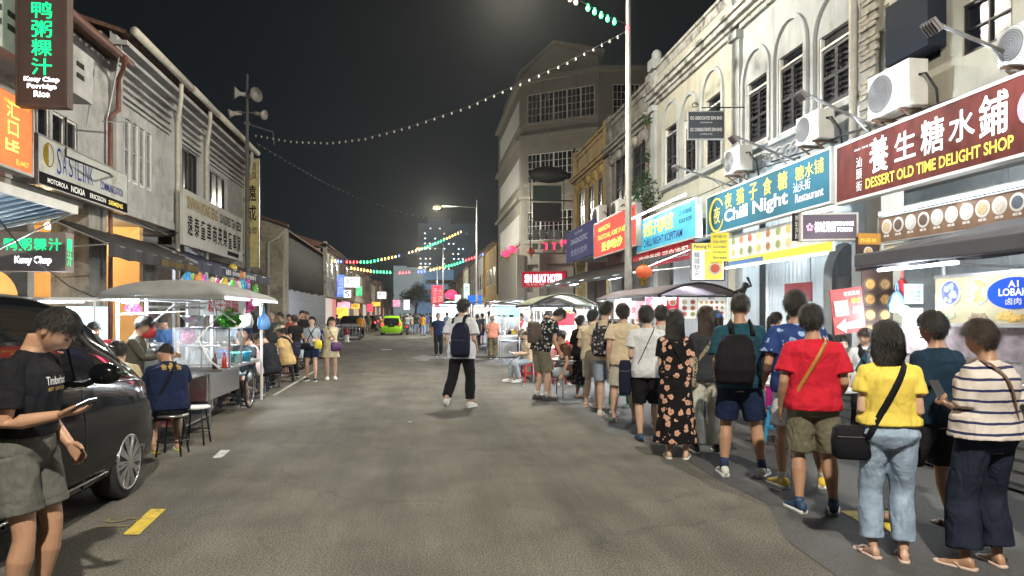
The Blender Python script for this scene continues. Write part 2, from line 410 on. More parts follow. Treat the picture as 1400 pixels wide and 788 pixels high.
def person(label, loc, H, face=0, skin='tan', fem=False, fat=1.0, lean=(0, 0), pz=.93, head=(0, 0), armR=(.055, .05, -.515), armL=(.055, .05, -.515),
           elbow=-1, footR=(.1, 0, 0, 8, 0), footL=(-.1, 0, 0, 8, 0), top=None, bottom=None, hair=('short', 'black'), hairlen=.35, shoes=None,
           q=1, curl=(.35, .35), facefeat=False, extras=None, group=None, palm=None, tuck=False, knees=(0, 1, 0), pelvisx=0, twist=0, cat='person', roll=0):
    """face: heading in degrees, 0 looks along the street away from the camera, 90 looks to the left"""
    if pz > .9 and not pelvisx: pelvisx = rnd.uniform(-.022, .022); twist = twist or rnd.uniform(-9, 9); roll = roll or rnd.uniform(-5, 5)
    k = H/1.75; hk = k*1.08; vox = {0: .006, 1: .010, 2: .014, 3: .024}[q]
    P = thing('person', label, cat, loc, radians(face), group)
    a0, a1 = radians(lean[0]), radians(lean[1])
    tw = radians(twist)
    # spine curve
    base = V((pelvisx, 0, pz*k)); SP = [(0, base.copy(), a0)]
    n = 12; pos = base.copy()
    for i in range(1, n+1):
        a = lerp(a0, a1, i/n); pos = pos+V((0, sin(a), cos(a)))*(.64*k/n); SP.append((i/n, pos.copy(), a))
    def T(x, y, z):
        t = (z-.93)/.64
        if t <= 0:
            c = base; a = a0; d = (z-.93)*k; c = c+V((0, sin(a), cos(a)))*d
        else:
            fi = min(t, .9999)*n; i = int(fi); c = SP[i][1].lerp(SP[i+1][1], fi-i); a = lerp(SP[i][2], SP[i+1][2], fi-i)
            if t > 1: c = c+V((0, sin(a), cos(a)))*(t-1)*.64*k
        tt = smooth01(t)*tw
        x2 = x*cos(tt)-y*sin(tt); y2 = x*sin(tt)+y*cos(tt)
        return c+V((1, 0, 0))*x2*k+V((0, cos(a), -sin(a)))*y2*k
    def fr(z):
        o = T(0, 0, z); R = (T(1, 0, z)-o).normalized(); U = (T(0, 1, z)-o).normalized(); return R, U
    tab = [(z, rx*(FEM[i] if fem else 1)*(fat if z < 1.4 else 1), ry*(fat if z < 1.4 else 1)*(1.0), yo) for i, (z, rx, ry, yo) in enumerate(TORSO)]
    def dims(z):
        if z <= tab[0][0]: return tab[0][1:]
        for i in range(len(tab)-1):
            if tab[i][0] <= z <= tab[i+1][0]:
                t = (z-tab[i][0])/(tab[i+1][0]-tab[i][0]); return tuple(lerp(tab[i][c], tab[i+1][c], t) for c in (1, 2, 3))
        return tab[-1][1:]
    def ringz(z, ex, ey=None, minrx=0, minry=0):
        rx, ry, yo = dims(z); R, U = fr(z); ey = ex if ey is None else ey
        return (T(0, yo, z), R, U, max(rx+ex, minrx)*k, max(ry+ey, minry)*k)
    B = MB()
    B.loft([ringz(z, 0) for z, *_ in tab], 20, 2.3)
    # head
    R, U = fr(1.56); up = R.cross(U)
    HR = Matrix((R, U, up)).transposed() @ Matrix.Rotation(radians(head[0]), 3, 'Z') @ Matrix.Rotation(-radians(head[1]), 3, 'X') @ Matrix.Rotation(radians(roll), 3, 'Y')
    npt = T(0, 0, 1.50); hc = npt+HR @ V((0, .016, .120))*k
    B.tube([T(0, -.015, 1.44), npt, hc+HR @ V((0, -.015, -.05))*k], [.062*k, .055*k, .054*k], 14)
    B.sphere(hc, 1, 36, 28, fn=lambda d: HR @ (headsurf(d)*hk))
    for s in (-1, 1):
        B.sphere(hc+HR @ V((s*.078, -.012, -.008))*hk, 1, 10, 8, fn=lambda d: HR @ Matrix.Rotation(-s*.35, 3, 'Z') @ V((d.x*.007, d.y*.017, d.z*.030))*hk)
    # limbs
    sw = .158 if fem else .178; arms = {}
    for s, off, cu, nm in ((1, armR, curl[0], 'R'), (-1, armL, curl[1], 'L')):
        sh = T(s*sw, -.012, 1.385); tgt = sh+V((s*off[0], off[1], off[2]))*k
        hint = V((s*.22, -1, -.1)) if len(off) < 4 else V(off[3])
        el, wr = ik(sh, tgt, .285*k, .255*k, hint)
        arms[nm] = (sh, el, wr)
        fa = .9 if fem else 1.0*lerp(1, fat, .5); m1 = sh.lerp(el, .5); m2 = el.lerp(wr, .3)
        B.tube([T(s*.035, -.015, 1.44), T(s*.11, -.014, 1.415), sh], [.036*k, .040*k, .046*k], 10)
        B.tube([sh, m1, el, m2, wr], [x*k*fa for x in (.052, .045, .038, .040, .026)], 12); B.sphere(sh, .052*k*fa, 10, 8)
        fd = (wr-el).normalized()
        pn = V((-s, 0, 0)) if abs(fd.z) > .6 else V((0, 0, 1) if (palm or {}).get(nm) == 'up' else (-s*.8, 0, -.3))
        if palm and nm in palm and palm[nm] != 'up': pn = V(palm[nm])
        hand(B, wr, fd, pn, k, cu, 1 if True else -1, 8) if s > 0 else hand(B, wr, fd, pn, k, cu, -1, 8)
    legs = {}
    for s, ft, nm in ((1, footR, 'R'), (-1, footL, 'L')):
        hip = T(s*.088*(1.05 if fem else 1), 0, .90); yaw = radians(-s*ft[3]) if len(ft) > 3 else 0; pit = radians(ft[4]) if len(ft) > 4 else 0
        FM = Matrix.Rotation(yaw, 3, 'Z') @ Matrix.Rotation(-pit, 3, 'X')
        solep = V((ft[0]+pelvisx*0, ft[1], ft[2]))*1.0; ank = V((solep.x*k, solep.y*k, solep.z*k))+V((0, 0, .085*k))
        kn, an = ik(hip, ank, .415*k, .415*k, V(knees)+V((s*.12, 0, 0)))
        legs[nm] = (hip, kn, an, FM)
        fa = (1.0 if fem else 1.0)*lerp(1, fat, .6)
        B.tube([hip, hip.lerp(kn, .45), kn.lerp(hip, .06), kn.lerp(an, .06), kn.lerp(an, .32), an.lerp(kn, .2), an], [x*k*fa for x in (.090, .076, .056, .053, .062, .038, .033)], 14)
        def fp(y, z, FM=FM, an=an): return an+FM @ V((0, y*k, (z-.085)*k))
        X = FM @ V((1, 0, 0)); Z = FM @ V((0, 0, 1))
        B.loft([(fp(-.06, .035), X, Z, .018*k, .02*k), (fp(-.045, .045), X, Z, .030*k, .036*k), (fp(0, .05), X, Z, .031*k, .045*k), (fp(.05, .04), X, Z, .034*k, .034*k), (fp(.11, .025), X, Z, .041*k, .018*k), (fp(.15, .02), X, Z, .038*k, .013*k), (fp(.175, .016), X, Z, .022*k, .007*k)], 12, 2.3)
    body = B.build('body', SKIN[skin], P, True); remesh(body, vox*(.75 if q < 2 else 1), 2)
    if facefeat:
        for s in (-1, 1):
            e = MB(); c = hc+HR @ V((s*.031, .0795, .010))*hk
            e.sphere(c, 1, 10, 6, fn=lambda d: HR @ V((d.x*.0125, d.y*.006, d.z*.0042))*hk); e.build('eye', DARKEYE, P, True)
            e = MB(); pts = [hc+HR @ V((s*x, y, z))*hk for x, y, z in ((.014, .0905, .027), (.030, .0885, .032), (.047, .078, .027))]
            e.tube(pts, [.003*hk, .0034*hk, .002*hk], 6); e.build('eyebrow', HAIR[hair[1]], P, True)
        e = MB(); pts = [hc+HR @ V((x, y, z))*hk for x, y, z in ((-.022, .0815, -.064), (-.008, .0935, -.062), (.008, .0935, -.062), (.022, .0815, -.064))]
        e.tube(pts, [.002*hk, .006*hk, .006*hk, .002*hk], 8); e.build('lips', LIP, P, True)
    N = {0: 7000, 1: 4200, 2: 1100, 3: 160}[q]
    if hair: make_hair(hc, HR, hair[0], HAIR[hair[1]], P, N, hk, hairlen)
    # clothes
    if top:
        m, sl, hem, e = top['m'], top.get('sleeve', .55), top.get('hem', .86), top.get('loose', .02)
        t = MB(); zs = []; z = hem
        while z < 1.36: zs.append(z); z += .05
        zs.append(1.37); rings = []
        for z in zs:
            fl = e*(1.0+.7*max(0, (1.1-z)/.3)) if not tuck else e*(1 if z > 1.08 else .6)
            mr = (.160*(FEM[2] if fem else 1)*fat+e*1.2) if z < 1.1 and not tuck else (.160 if not fem else .143)*fat+e
            rings.append(ringz(z, fl, fl, mr, .1*fat+e if not fem else .09*fat+e))
        rings += [ringz(1.41, .008+e*.2, .012+e*.2), ringz(1.45, .010, .012), ringz(1.472, .008, .010)]
        t.loft(rings, 28, 2.35, True)
        for s, nm in ((1, 'R'), (-1, 'L')):
            sh, el, wr = arms[nm]; fa = .92 if fem else 1
            t.sphere(sh, (.055+e*.3)*k*fa, 12, 8); t.tube([T(s*.03, -.015, 1.443), T(s*.10, -.014, 1.420), sh], [.040*k, .046*k, .052*k], 12)
            if sl <= 1.0:
                end = sh.lerp(el, sl*1.0)
                if sl > .12: t.tube([sh, sh.lerp(el, sl*.5), end], [(.055+e*.3)*k*fa, (.053+e*.8)*k*fa, (.052+e*1.1)*k*fa], 14)
            else:
                en = el.lerp(wr, sl-1); t.tube([sh, sh.lerp(el, .5), el, el.lerp(en, .5), en], [x*k*fa for x in (.055+e*.3, .052+e*.6, .046+e*.5, .044+e*.4, .036+e*.3)], 14)
        sh_ = t.build(top.get('name', 'shirt'), m, P, True); remesh(sh_, vox, 2, .017 if q < 3 else 0, .11)
        if top.get('collar'):
            c = MB(); R2, U2 = fr(1.48)
            c.loft([(T(0, -.016, 1.455), R2, U2, .072*k, .074*k), (T(0, -.014, 1.50), R2, U2, .064*k, .066*k)], 20, 2, False)
            c.build('collar', top['collar'], P, True)
    if bottom:
        m, L, e, ty = bottom['m'], bottom.get('len', .46), bottom.get('loose', .025), bottom['t']
        t = MB(); topz = bottom.get('top', 1.02)
        if ty == 'skirt':
            zs = [topz, .97, .90, .80]; hz = bottom['hem']; rings = [ringz(topz, .010), ringz(.96, .016), ringz(.88, .025, None, .165)]
            c0 = T(0, 0, .88); nst = 6
            for i in range(1, nst+1):
                u = i/nst; z = lerp(.88, hz, u)*k; c = V((c0.x*(1-u*.3), c0.y*(1-u*.3)+(legs['R'][2].y+legs['L'][2].y)/2*u*.3, z)); w = lerp(.185, bottom.get('w', .24), u)
                rings.append((c, V((1, 0, 0)), V((0, 1, 0)), w*k, w*.72*k))
            rr = []
            for j, (c, R_, U_, rx, ry) in enumerate(rings): rr.append((c, R_, U_, rx, ry))
            t.loft(rr, 40, 2.1)
            if q < 3:   # folds that deepen towards the hem
                nv = 40
                for j in range(3, len(rr)):
                    for i in range(nv):
                        x, y, z = t.v[j*nv+i]; w = 1+.05*(j-2)/6*sin(i/nv*2*pi*9+j*.2); c = rr[j][0]; t.v[j*nv+i] = (c.x+(x-c.x)*w, c.y+(y-c.y)*w, z)
        else:
            t.loft([ringz(topz, .004+e*.3), ringz(.98, .008+e*.4), ringz(.93, .010+e*.5), ringz(.87, .006+e*.5), ringz(.83, .01)], 24, 2.3)
            for s, nm in ((1, 'R'), (-1, 'L')):
                hip, kn, an, FM = legs[nm]; fa = lerp(1, fat, .6)
                h2 = hip+V((0, 0, .0))
                if L <= .5: 
                    f = L/.5; end = h2.lerp(kn, f); t.tube([hip, h2.lerp(kn, f*.5), end], [(.090+e*.5)*k*fa, (.082+e*.8)*k*fa, (.064+.02*(1-f)+e*1.25)*k*fa], 18)
                else:
                    f = (L-.5)/.5; en = kn.lerp(an, f); w = bottom.get('wide', 0)
                    t.tube([hip, hip.lerp(kn, .5), kn.lerp(hip, .08), kn.lerp(en, .08), kn.lerp(en, .5), kn.lerp(en, .9), en], [x*k*fa for x in (.090+e*.5, .078+e*.7, .062+e*.8+w*.3, .060+e*.8+w*.35, .056+e+w*.6, .046+e+w*.9, .045+e+w)], 18)
        bo = t.build(bottom.get('name', {'skirt': 'skirt', 'pants': 'trousers'}.get(ty, 'shorts')), m, P, True); remesh(bo, vox if q < 3 else vox*.9, 2, .015 if q < 3 else 0, .10)
    if shoes:
        ty, m = shoes[0], shoes[1]; sm = shoes[2] if len(shoes) > 2 else RUB
        for nm in 'RL':
            hip, kn, an, FM = legs[nm]
            def fp(x, y, z): return an+FM @ V((x*k, y*k, (z-.085)*k))
            X = FM @ V((1, 0, 0)); Z = FM @ V((0, 0, 1))
            out = [(-.078, .020), (-.065, .032), (-.03, .037), (.03, .037), (.08, .043), (.13, .047), (.165, .043), (.19, .032), (.203, .016)]
            o = MB()
            if ty in ('sneaker', 'shoe'):
                hs = [.055, .088, .100, .094, .074, .060, .050, .042, .034]
                o.loft([(fp(0, y, .016+(h-.012)/2), X, Z, w*k, (h-.012)/2*k) for (y, w), h in zip(out, hs)], 14, 2.5)
                sh = o.build('shoe', m, P, True)
                g = MB(); hh = .034 if ty == 'sneaker' else .02
                g.loft([(fp(0, y, hh/2), X, Z, (w+.006)*k, hh/2*k) for (y, w) in out], 14, 5); g.build('sole', sm, sh, True)
                if ty == 'sneaker' and q < 2:
                    l = MB()
                    for i in range(4):
                        y = .045+i*.018; zt = .098-(y-.03)*.42; l.tube([fp(-.022, y, zt-.01), fp(0, y+.002, zt+.004), fp(.022, y, zt-.01)], .003*k, 5)
                    l.build('laces', RUB, sh, True)
                if len(shoes) > 3:
                    c = MB(); c.tube([an+V((0, 0, -.03)), an.lerp(kn, .12), an.lerp(kn, shoes[4] if len(shoes) > 4 else .17)], [.041*k, .040*k, .042*k], 12); c.build('sock', shoes[3], P, True)
            else:
                o.loft([(fp(0, y, .009), X, Z, (w+.002)*k, .011*k) for (y, w) in out], 14, 4)
                sh = o.build('sandal', m, P, True)
                st = MB()
                if ty == 'flipflop':
                    st.tube([fp(0, .125, .02), fp(.012, .10, .045), fp(.038, .04, .035), fp(.042, .02, .012)], .0055*k, 6); st.tube([fp(0, .125, .02), fp(-.012, .10, .045), fp(-.038, .04, .035), fp(-.042, .02, .012)], .0055*k, 6)
                else:
                    for y0, y1 in ((.06, .12),):
                        rr = []
                        for y in (y0, (y0+y1)/2, y1):
                            rr.append([fp(.046*cos(a), y, .012+.042*sin(a)*(1.15-(y-.06)*4)) for a in [pi*i/10 for i in range(11)]])
                        st.ring_faces(rr, False, False)
                sb = st.build('strap', sm, sh, True)
                if ty != 'flipflop':
                    so = sb.modifiers.new('s', 'SOLIDIFY'); so.thickness = .004
    info = dict(P=P, T=T, fr=fr, arms=arms, legs=legs, hc=hc, HR=HR, k=k, hk=hk, dims=dims, e=(top or {}).get('loose', .02), fem=fem, q=q)
    for ex in (extras or []): ex(info)
    return P
# --- things worn: returned as builders
def strap_pts(I, xs, zs, xh, zh, off=.012):
    pts = []; e = I['e']
    def sy(x, z):
        rx, ry, yo = I['dims'](z); rx += e*1.1; ry += e*1.1; return yo, ry*sqrt(max(0, 1-(min(abs(x)/rx, .97))**2))
    nb = 12
    for i in range(nb+1):
        t = i/nb; x = lerp(xs, xh, t); z = lerp(zs, zh, t); yo, y = sy(x, z); pts.append(I['T'](x, yo-y-off, z))
    x0, z0 = xh, zh
    ff = []
    for i in range(nb+1):
        t = i/nb; x = lerp(xs, xh, t); z = lerp(zs, zh, t); yo, y = sy(x, z); ff.append(I['T'](x, yo+y+off, z))
    sd = math.copysign(1, xh); rx = I['dims'](zh)[0]+e*1.2
    pts.append(I['T'](sd*(rx+off), 0, zh-.01)); pts += ff[::-1]; pts.append(I['T'](xs, -.01, zs+.035)); pts.append(pts[0]); return pts
def ribbon(b, pts, w, th, centre):
    rings = []
    n = len(pts)
    for i, p in enumerate(pts):
        t = (pts[min(i+1, n-1)]-pts[max(i-1, 0)])
        if t.length < 1e-6: t = V((0, 0, 1))
        t.normalize(); o = p-centre; o.z *= .2; o = (o-t*o.dot(t)).normalized(); s = t.cross(o)
        rings.append([p+s*w/2-o*th/2, p+s*w/2+o*th/2, p-s*w/2+o*th/2, p-s*w/2-o*th/2])
    b.ring_faces(rings, True)
def crossbody(m, side=1, w=.03, bag=None, bagsize=(.2, .08, .16), bagpos=None, zh=.98, xs=.09, bn='shoulder_bag', hip=.17):
    """strap from the shoulder on -side to the hip on side"""
    def f(I):
        b = MB(); c = I['T'](0, 0, 1.2); pts = strap_pts(I, -side*xs, 1.45, side*hip, zh); ribbon(b, pts, w*I['k'], .006, c)
        s = b.build('bag_strap', m, I['P'], True)
        if bag:
            g = MB(); px, py, pz_ = bagpos; c = I['T'](px, py, pz_); sx_, sy_, sz_ = bagsize
            g.loft([(c+V((0, 0, (u-.5)*sz_)), V((1, 0, 0)), V((0, 1, 0)), sx_/2*w_, sy_/2*w_) for u, w_ in ((0, .8), (.08, .98), (.5, 1.05), (.9, .95), (1, .75))], 16, 4)
            o = g.build(bn, bag, I['P'], True); z = MB(); z.bar(c+V((-sx_*.4, -sy_*.53, sz_*.2)), c+V((sx_*.4, -sy_*.53, sz_*.2)), .006); z.build('zip', mat('zip metal', (.5, .5, .5), .3, 1), o)
    return f
def backpack(m, w=.30, h=.44, d=.15, zc=1.18, pocket=True, droop=0, x0=0):
    def f(I):
        T = I['T']; k = I['k']; b = MB(); e = I['e']
        rings = []
        for u, ww, dd in ((0, .80, .75), (.06, .95, .95), (.3, 1.04, 1.1), (.6, 1.0, 1.0), (.85, .86, .75), (.97, .6, .4), (1, .4, .25)):
            z = zc-h/2+h*u; c = T(x0, -.115-e-d*.5*dd, z); R, U = I['fr'](min(z, 1.5)); rings.append((c, R, U, w/2*ww*k, d/2*dd*k))
        b.loft(rings, 20, 3.2); o = b.build('backpack', m, I['P'], True); remesh(o, .010 if I['q'] < 2 else .02, 2, .012, .1)
        if pocket:
            g = MB(); rings = []
            for u, ww in ((0, .7), (.1, .86), (.5, .9), (.9, .8), (1, .6)):
                z = zc-h*.42+h*.42*u; c = T(x0, -.115-e-d*1.03, z); R, U = I['fr'](z); rings.append((c, R, U, w/2*ww*k, .028*k))
            g.loft(rings, 16, 3); g.build('pocket', m, o, True)
            g = MB(); g.bar(T(x0-w*.33, -.115-e-d*1.0-.04, zc+.0), T(x0+w*.33, -.115-e-d*1.0-.04, zc+.0), .006); g.build('zip', mat('zip metal', (.5, .5, .5), .3, 1), o)
        for s in (-1, 1):
            g = MB(); xx = s*.095; c = T(0, 0, 1.25)
            pts = [T(xx, -.12-e, 1.36), T(xx, -.085-e, 1.44), T(xx*1.02, -.02, 1.475+e*.4), T(xx*1.05, .06+e, 1.44), T(xx*1.15, .105+e, 1.34), T(xx*1.25, .105+e, 1.22), T(xx*1.7, .03+e, 1.10), T(xx*1.6, -.09-e, 1.04)]
            ribbon(g, pts, .05*k, .012, c); g.build('shoulder_strap', m, I['P'], True)
    return f
def phone_in(nm='R', dz=.01, tilt=35, dy=.10, dx=0, lit=True):
    def f(I):
        sh, el, wr = I['arms'][nm]; fd = (wr-el).normalized(); c = wr+fd*dy+V((dx, 0, dz)); b = MB(); M = Matrix.Rotation(radians(tilt), 3, 'X')
        b.box(c, (.072, .150, .009), M); o = b.build('phone', PHONEB, I['P'], bevel=.003)
        if lit:
            s = MB(); s.box(c+M @ V((0, 0, .0056)), (.066, .14, .001), M); s.build('phone_screen', PHONE, o)
    return f
def cap(m, brim=True):
    def f(I):
        b = MB(); HR, hc, k = I['HR'], I['hc'], I['hk']
        def fn(d):
            p = headsurf(d); mm = smooth01((d.z-.12)/.12); return HR @ ((p+d*(.026*mm-.012*(1-mm)))*k)
        b.sphere(hc, 1, 28, 20, fn=fn); o = b.build('cap', m, I['P'], True)
        if brim:
            g = MB(); rr = []
            for rad in (.088, .15):
                rr.append([hc+HR @ V((sin(a)*rad*.85, cos(a)*rad, .048-(rad-.088)*.4-abs(sin(a))*.008))*k for a in [(-1.1+2.2*i/12) for i in range(13)]])
            g.ring_faces(rr, False, False); q = g.build('brim', m, o, True); s = q.modifiers.new('s', 'SOLIDIFY'); s.thickness = .004
    return f
def glasses():
    def f(I):
        b = MB(); HR, hc, k = I['HR'], I['hc'], I['hk']
        for s in (-1, 1):
            pts = [hc+HR @ V((s*.032+.022*cos(a), .098, .008+.017*sin(a)))*k for a in [2*pi*i/14 for i in range(15)]]
            b.tube(pts, .0014*k, 5); b.tube([hc+HR @ V((s*.054, .096, .01))*k, hc+HR @ V((s*.079, -.01, .01))*k], .0014*k, 5)
        b.tube([hc+HR @ V((-.010, .1, .01))*k, hc+HR @ V((.010, .1, .01))*k], .0014*k, 5); b.build('glasses', mat('glasses wire', (.08, .06, .05), .3, .8), I['P'], True)
    return f
def mask_(m):
    def f(I):
        b = MB(); HR, hc, k = I['HR'], I['hc'], I['hk']
        b.sphere(hc, 1, 20, 14, fn=lambda d: HR @ ((headsurf(d)+d*(.010 if (d.y > .15 and -.85 < d.z < -.12) else -.01))*k)); b.build('face_mask', m, I['P'], True)
    return f
# ================================================================= materials of the place
def mat_road():
    m = mat('asphalt', (.100, .096, .088), .88, var=.22, scale=1.3, bump=.35, bscale=110, spec=.35)
    n = m.node_tree.nodes; L = m.node_tree.links; b = n['Principled BSDF']; t = [x for x in n if x.type == 'TEX_COORD'][0]
    v = n.new('ShaderNodeTexNoise'); v.inputs['Scale'].default_value = 85; v.inputs['Detail'].default_value = 3; L.new(t.outputs['Object'], v.inputs['Vector'])
    r = n.new('ShaderNodeValToRGB'); r.color_ramp.elements[0].position = .40; r.color_ramp.elements[0].color = (.62, .62, .62, 1); r.color_ramp.elements[1].position = .66; r.color_ramp.elements[1].color = (2.1, 2.05, 1.95, 1); L.new(v.outputs[0], r.inputs[0])
    mx = n.new('ShaderNodeMix'); mx.data_type = 'RGBA'; mx.blend_type = 'MULTIPLY'; mx.inputs[0].default_value = 1
    L.new(b.inputs['Base Color'].links[0].from_socket, mx.inputs[6]); L.new(r.outputs[0], mx.inputs[7])
    # long worn lanes and oil stains
    mp = n.new('ShaderNodeMapping'); mp.inputs['Scale'].default_value = (.7, .09, 1); L.new(t.outputs['Object'], mp.inputs[0])
    w = n.new('ShaderNodeTexNoise'); w.inputs['Scale'].default_value = 1.6; w.inputs['Detail'].default_value = 7; w.inputs['Roughness'].default_value = .65; L.new(mp.outputs[0], w.inputs['Vector'])
    r2 = n.new('ShaderNodeValToRGB'); r2.color_ramp.elements[0].position = .36; r2.color_ramp.elements[0].color = (.68, .68, .68, 1); r2.color_ramp.elements[1].position = .58; r2.color_ramp.elements[1].color = (1.12, 1.1, 1.07, 1); L.new(w.outputs[0], r2.inputs[0])
    m2 = n.new('ShaderNodeMix'); m2.data_type = 'RGBA'; m2.blend_type = 'MULTIPLY'; m2.inputs[0].default_value = 1
    # fine cracks that wander over the surface, in some places only
    wv = n.new('ShaderNodeTexNoise'); wv.inputs['Scale'].default_value = 1.1; wv.inputs['Detail'].default_value = 5; L.new(t.outputs['Object'], wv.inputs['Vector'])
    va = n.new('ShaderNodeVectorMath'); va.operation = 'MULTIPLY_ADD'; L.new(wv.outputs[1], va.inputs[0]); va.inputs[1].default_value = (1.6, 1.6, 0); L.new(t.outputs['Object'], va.inputs[2])
    vc = n.new('ShaderNodeTexVoronoi'); vc.feature = 'DISTANCE_TO_EDGE'; vc.inputs['Scale'].default_value = .42; L.new(va.outputs[0], vc.inputs['Vector'])
    rc = n.new('ShaderNodeValToRGB'); rc.color_ramp.elements[0].position = .004; rc.color_ramp.elements[0].color = (.74, .74, .74, 1); rc.color_ramp.elements[1].position = .011; rc.color_ramp.elements[1].color = (1, 1, 1, 1); L.new(vc.outputs['Distance'], rc.inputs[0])
    m3 = n.new('ShaderNodeMix'); m3.data_type = 'RGBA'; m3.blend_type = 'MULTIPLY'; L.new(wv.outputs[0], m3.inputs[0]); L.new(mx.outputs[2], m3.inputs[6]); L.new(rc.outputs[0], m3.inputs[7]); mx = m3
    L.new(mx.outputs[2], m2.inputs[6]); L.new(r2.outputs[0], m2.inputs[7]); L.new(m2.outputs[2], b.inputs['Base Color'])
    return m
ROAD = mat_road()
PATCH = mat('newer asphalt', (.070, .071, .074), .8, var=.3, scale=60, bump=.4, bscale=120)
PAVE = mat('pavement cement', (.20, .19, .175), .85, var=.2, scale=3, bump=.3, dirt=(.09, .085, .08))
YEL = mat('yellow road paint', (.62, .46, .06), .7, var=.2, scale=20, dirt=(.14, .12, .07), dscale=9, dthr=.56)
WPAINT = mat('worn white paint', (.50, .51, .50), .7, var=.2, scale=20, dirt=(.14, .14, .14), dscale=8, dthr=.50)
PL_W = mat('white lime plaster', (.40, .425, .44), .85, var=.12, scale=2, bump=.25, bscale=18, dirt=(.33, .33, .31), dscale=1.3, dthr=.56)
PL_C = mat('cream plaster', (.44, .43, .36), .85, var=.1, scale=2, bump=.2, bscale=18, dirt=(.42, .40, .31), dscale=.9, dthr=.60)
PL_G = mat('grey weathered plaster', (.30, .29, .265), .9, var=.22, scale=2.5, bump=.45, bscale=14, dirt=(.12, .115, .105), dscale=1.6, dthr=.50)
PL_O = mat('ochre plaster', (.47, .33, .12), .85, var=.18, scale=3, bump=.35, bscale=14, dirt=(.22, .16, .08), dscale=1.5, dthr=.54)
PL_T = mat('beige render', (.24, .23, .20), .85, var=.1, scale=1, bump=.1, dirt=(.25, .235, .20), dscale=.4, dthr=.55)
PL_ST = mat('rain stained plaster', (.40, .40, .38), .9, var=.25, scale=3, bump=.3, dirt=(.10, .10, .095), dscale=1.8, dthr=.50)
PL_L = mat('left white plaster', (.44, .445, .45), .85, var=.16, scale=2, bump=.3, bscale=16, dirt=(.30, .30, .29), dscale=1.1, dthr=.52)
for q_ in (PL_W, PL_C, PL_L): streak(q_, .26)
streak(PL_G, .5); streak(PL_O, .5); streak(PL_T, .3, 1.0, .52)
PL_OR = mat('warm painted wall', (.62, .40, .18), .8, var=.06, scale=2, dirt=(.5, .35, .2), dscale=2, dthr=.62)
WHITE = mat('white enamel', (.72, .72, .70), .45, var=.08, scale=5)
SHUT = mat('dark louvre paint', (.030, .030, .040), .55, var=.25, scale=9)
DGLASS = mat('dark window glass', (.008, .010, .016), .2, var=0, spec=.6)
BLK = mat('black metal', (.018, .018, .020), .5, .3, var=.2)
GREY = mat('grey metal', (.30, .30, .31), .42, .7, var=.12); STEEL = mat('stainless steel', (.55, .56, .58), .28, .9, var=.1, scale=12)
GALV = mat('galvanised post', (.42, .42, .40), .5, .5, var=.15, scale=5); ALU = mat('aluminium', (.62, .63, .64), .35, .8, var=.08)
PIPE_R = mat('brown red pipe', (.16, .06, .045), .55, var=.2); PIPE_W = mat('off white pipe', (.52, .50, .44), .6, var=.15)
TILE = mat('clay roof tile', (.14, .075, .055), .85, var=.35, scale=7, bump=.3); TARP = mat('dark tarpaulin', (.022, .023, .026), .8, var=.3, scale=3, bump=.4, bscale=6)
ZINC = mat('weathered corrugated zinc', (.26, .28, .31), .5, .5, var=.25, scale=2, dirt=(.15, .12, .10), dscale=2)
CANVAS_B = mat('black awning canvas', (.024, .024, .027), .75, var=.2, bump=.2); CANVAS_G = mat('grey canopy fabric', (.30, .30, .30), .7, var=.12, bump=.2, bscale=12)
CANVAS_T = mat('faded green canopy', (.22, .24, .17), .8, var=.15); BLUESH = mat('pale blue awning sheet', (.25, .38, .52), .5, var=.12)
WOOD = mat('brown timber', (.17, .09, .05), .6, var=.3, scale=9, stretch=(1, 8, 1)); CABLE = mat('black cable', (.012, .012, .013), .6, var=0)
L_WHITE = glow('fluorescent tube', (.86, .95, 1), 7); L_WARM = glow('warm bulb', (1, .72, .38), 16); LAMPG = glow('street lamp glass', (1, .62, .08), 5)
G_GREEN = glow('green neon', (.005, .80, .26), .95); G_WHITE = glow('white neon letters', (.92, .93, 1), 2.2); G_YEL = glow('yellow neon', (1, .72, .10), 1.6)
P_WHITE = mat('white lettering', (.82, .82, .80), .7, var=0, spec=.1, emit=(.8, .8, .8), es=.12); P_BLACK = mat('black lettering', (.006, .006, .008), .9, var=0, spec=.05)
P_YEL = mat('yellow lettering', (.80, .62, .08), .5, var=0, emit=(.8, .62, .08), es=.35); P_GOLD = mat('gold lettering', (.26, .17, .02), .8, var=.2, spec=.1); P_BLUE = mat('blue lettering', (.03, .05, .28), .8, var=0, spec=.1)
def face(name, col, es, var=.08, scale=1.5): 
    m = mat(name, col, .6, emit=col, es=es, var=var, scale=scale, spec=.15); n = m.node_tree.nodes; L = m.node_tree.links
    z = n.new('ShaderNodeTexNoise'); z.inputs['Scale'].default_value = 2.2; z.inputs['Detail'].default_value = 2; L.new([x for x in n if x.type == 'TEX_COORD'][0].outputs['Object'], z.inputs['Vector'])
    k = n.new('ShaderNodeMapRange'); k.inputs[1].default_value = .3; k.inputs[2].default_value = .7; k.inputs[3].default_value = es*.6; k.inputs[4].default_value = es*1.4; L.new(z.outputs[0], k.inputs[0]); L.new(k.outputs[0], n['Principled BSDF'].inputs['Emission Strength']); return m
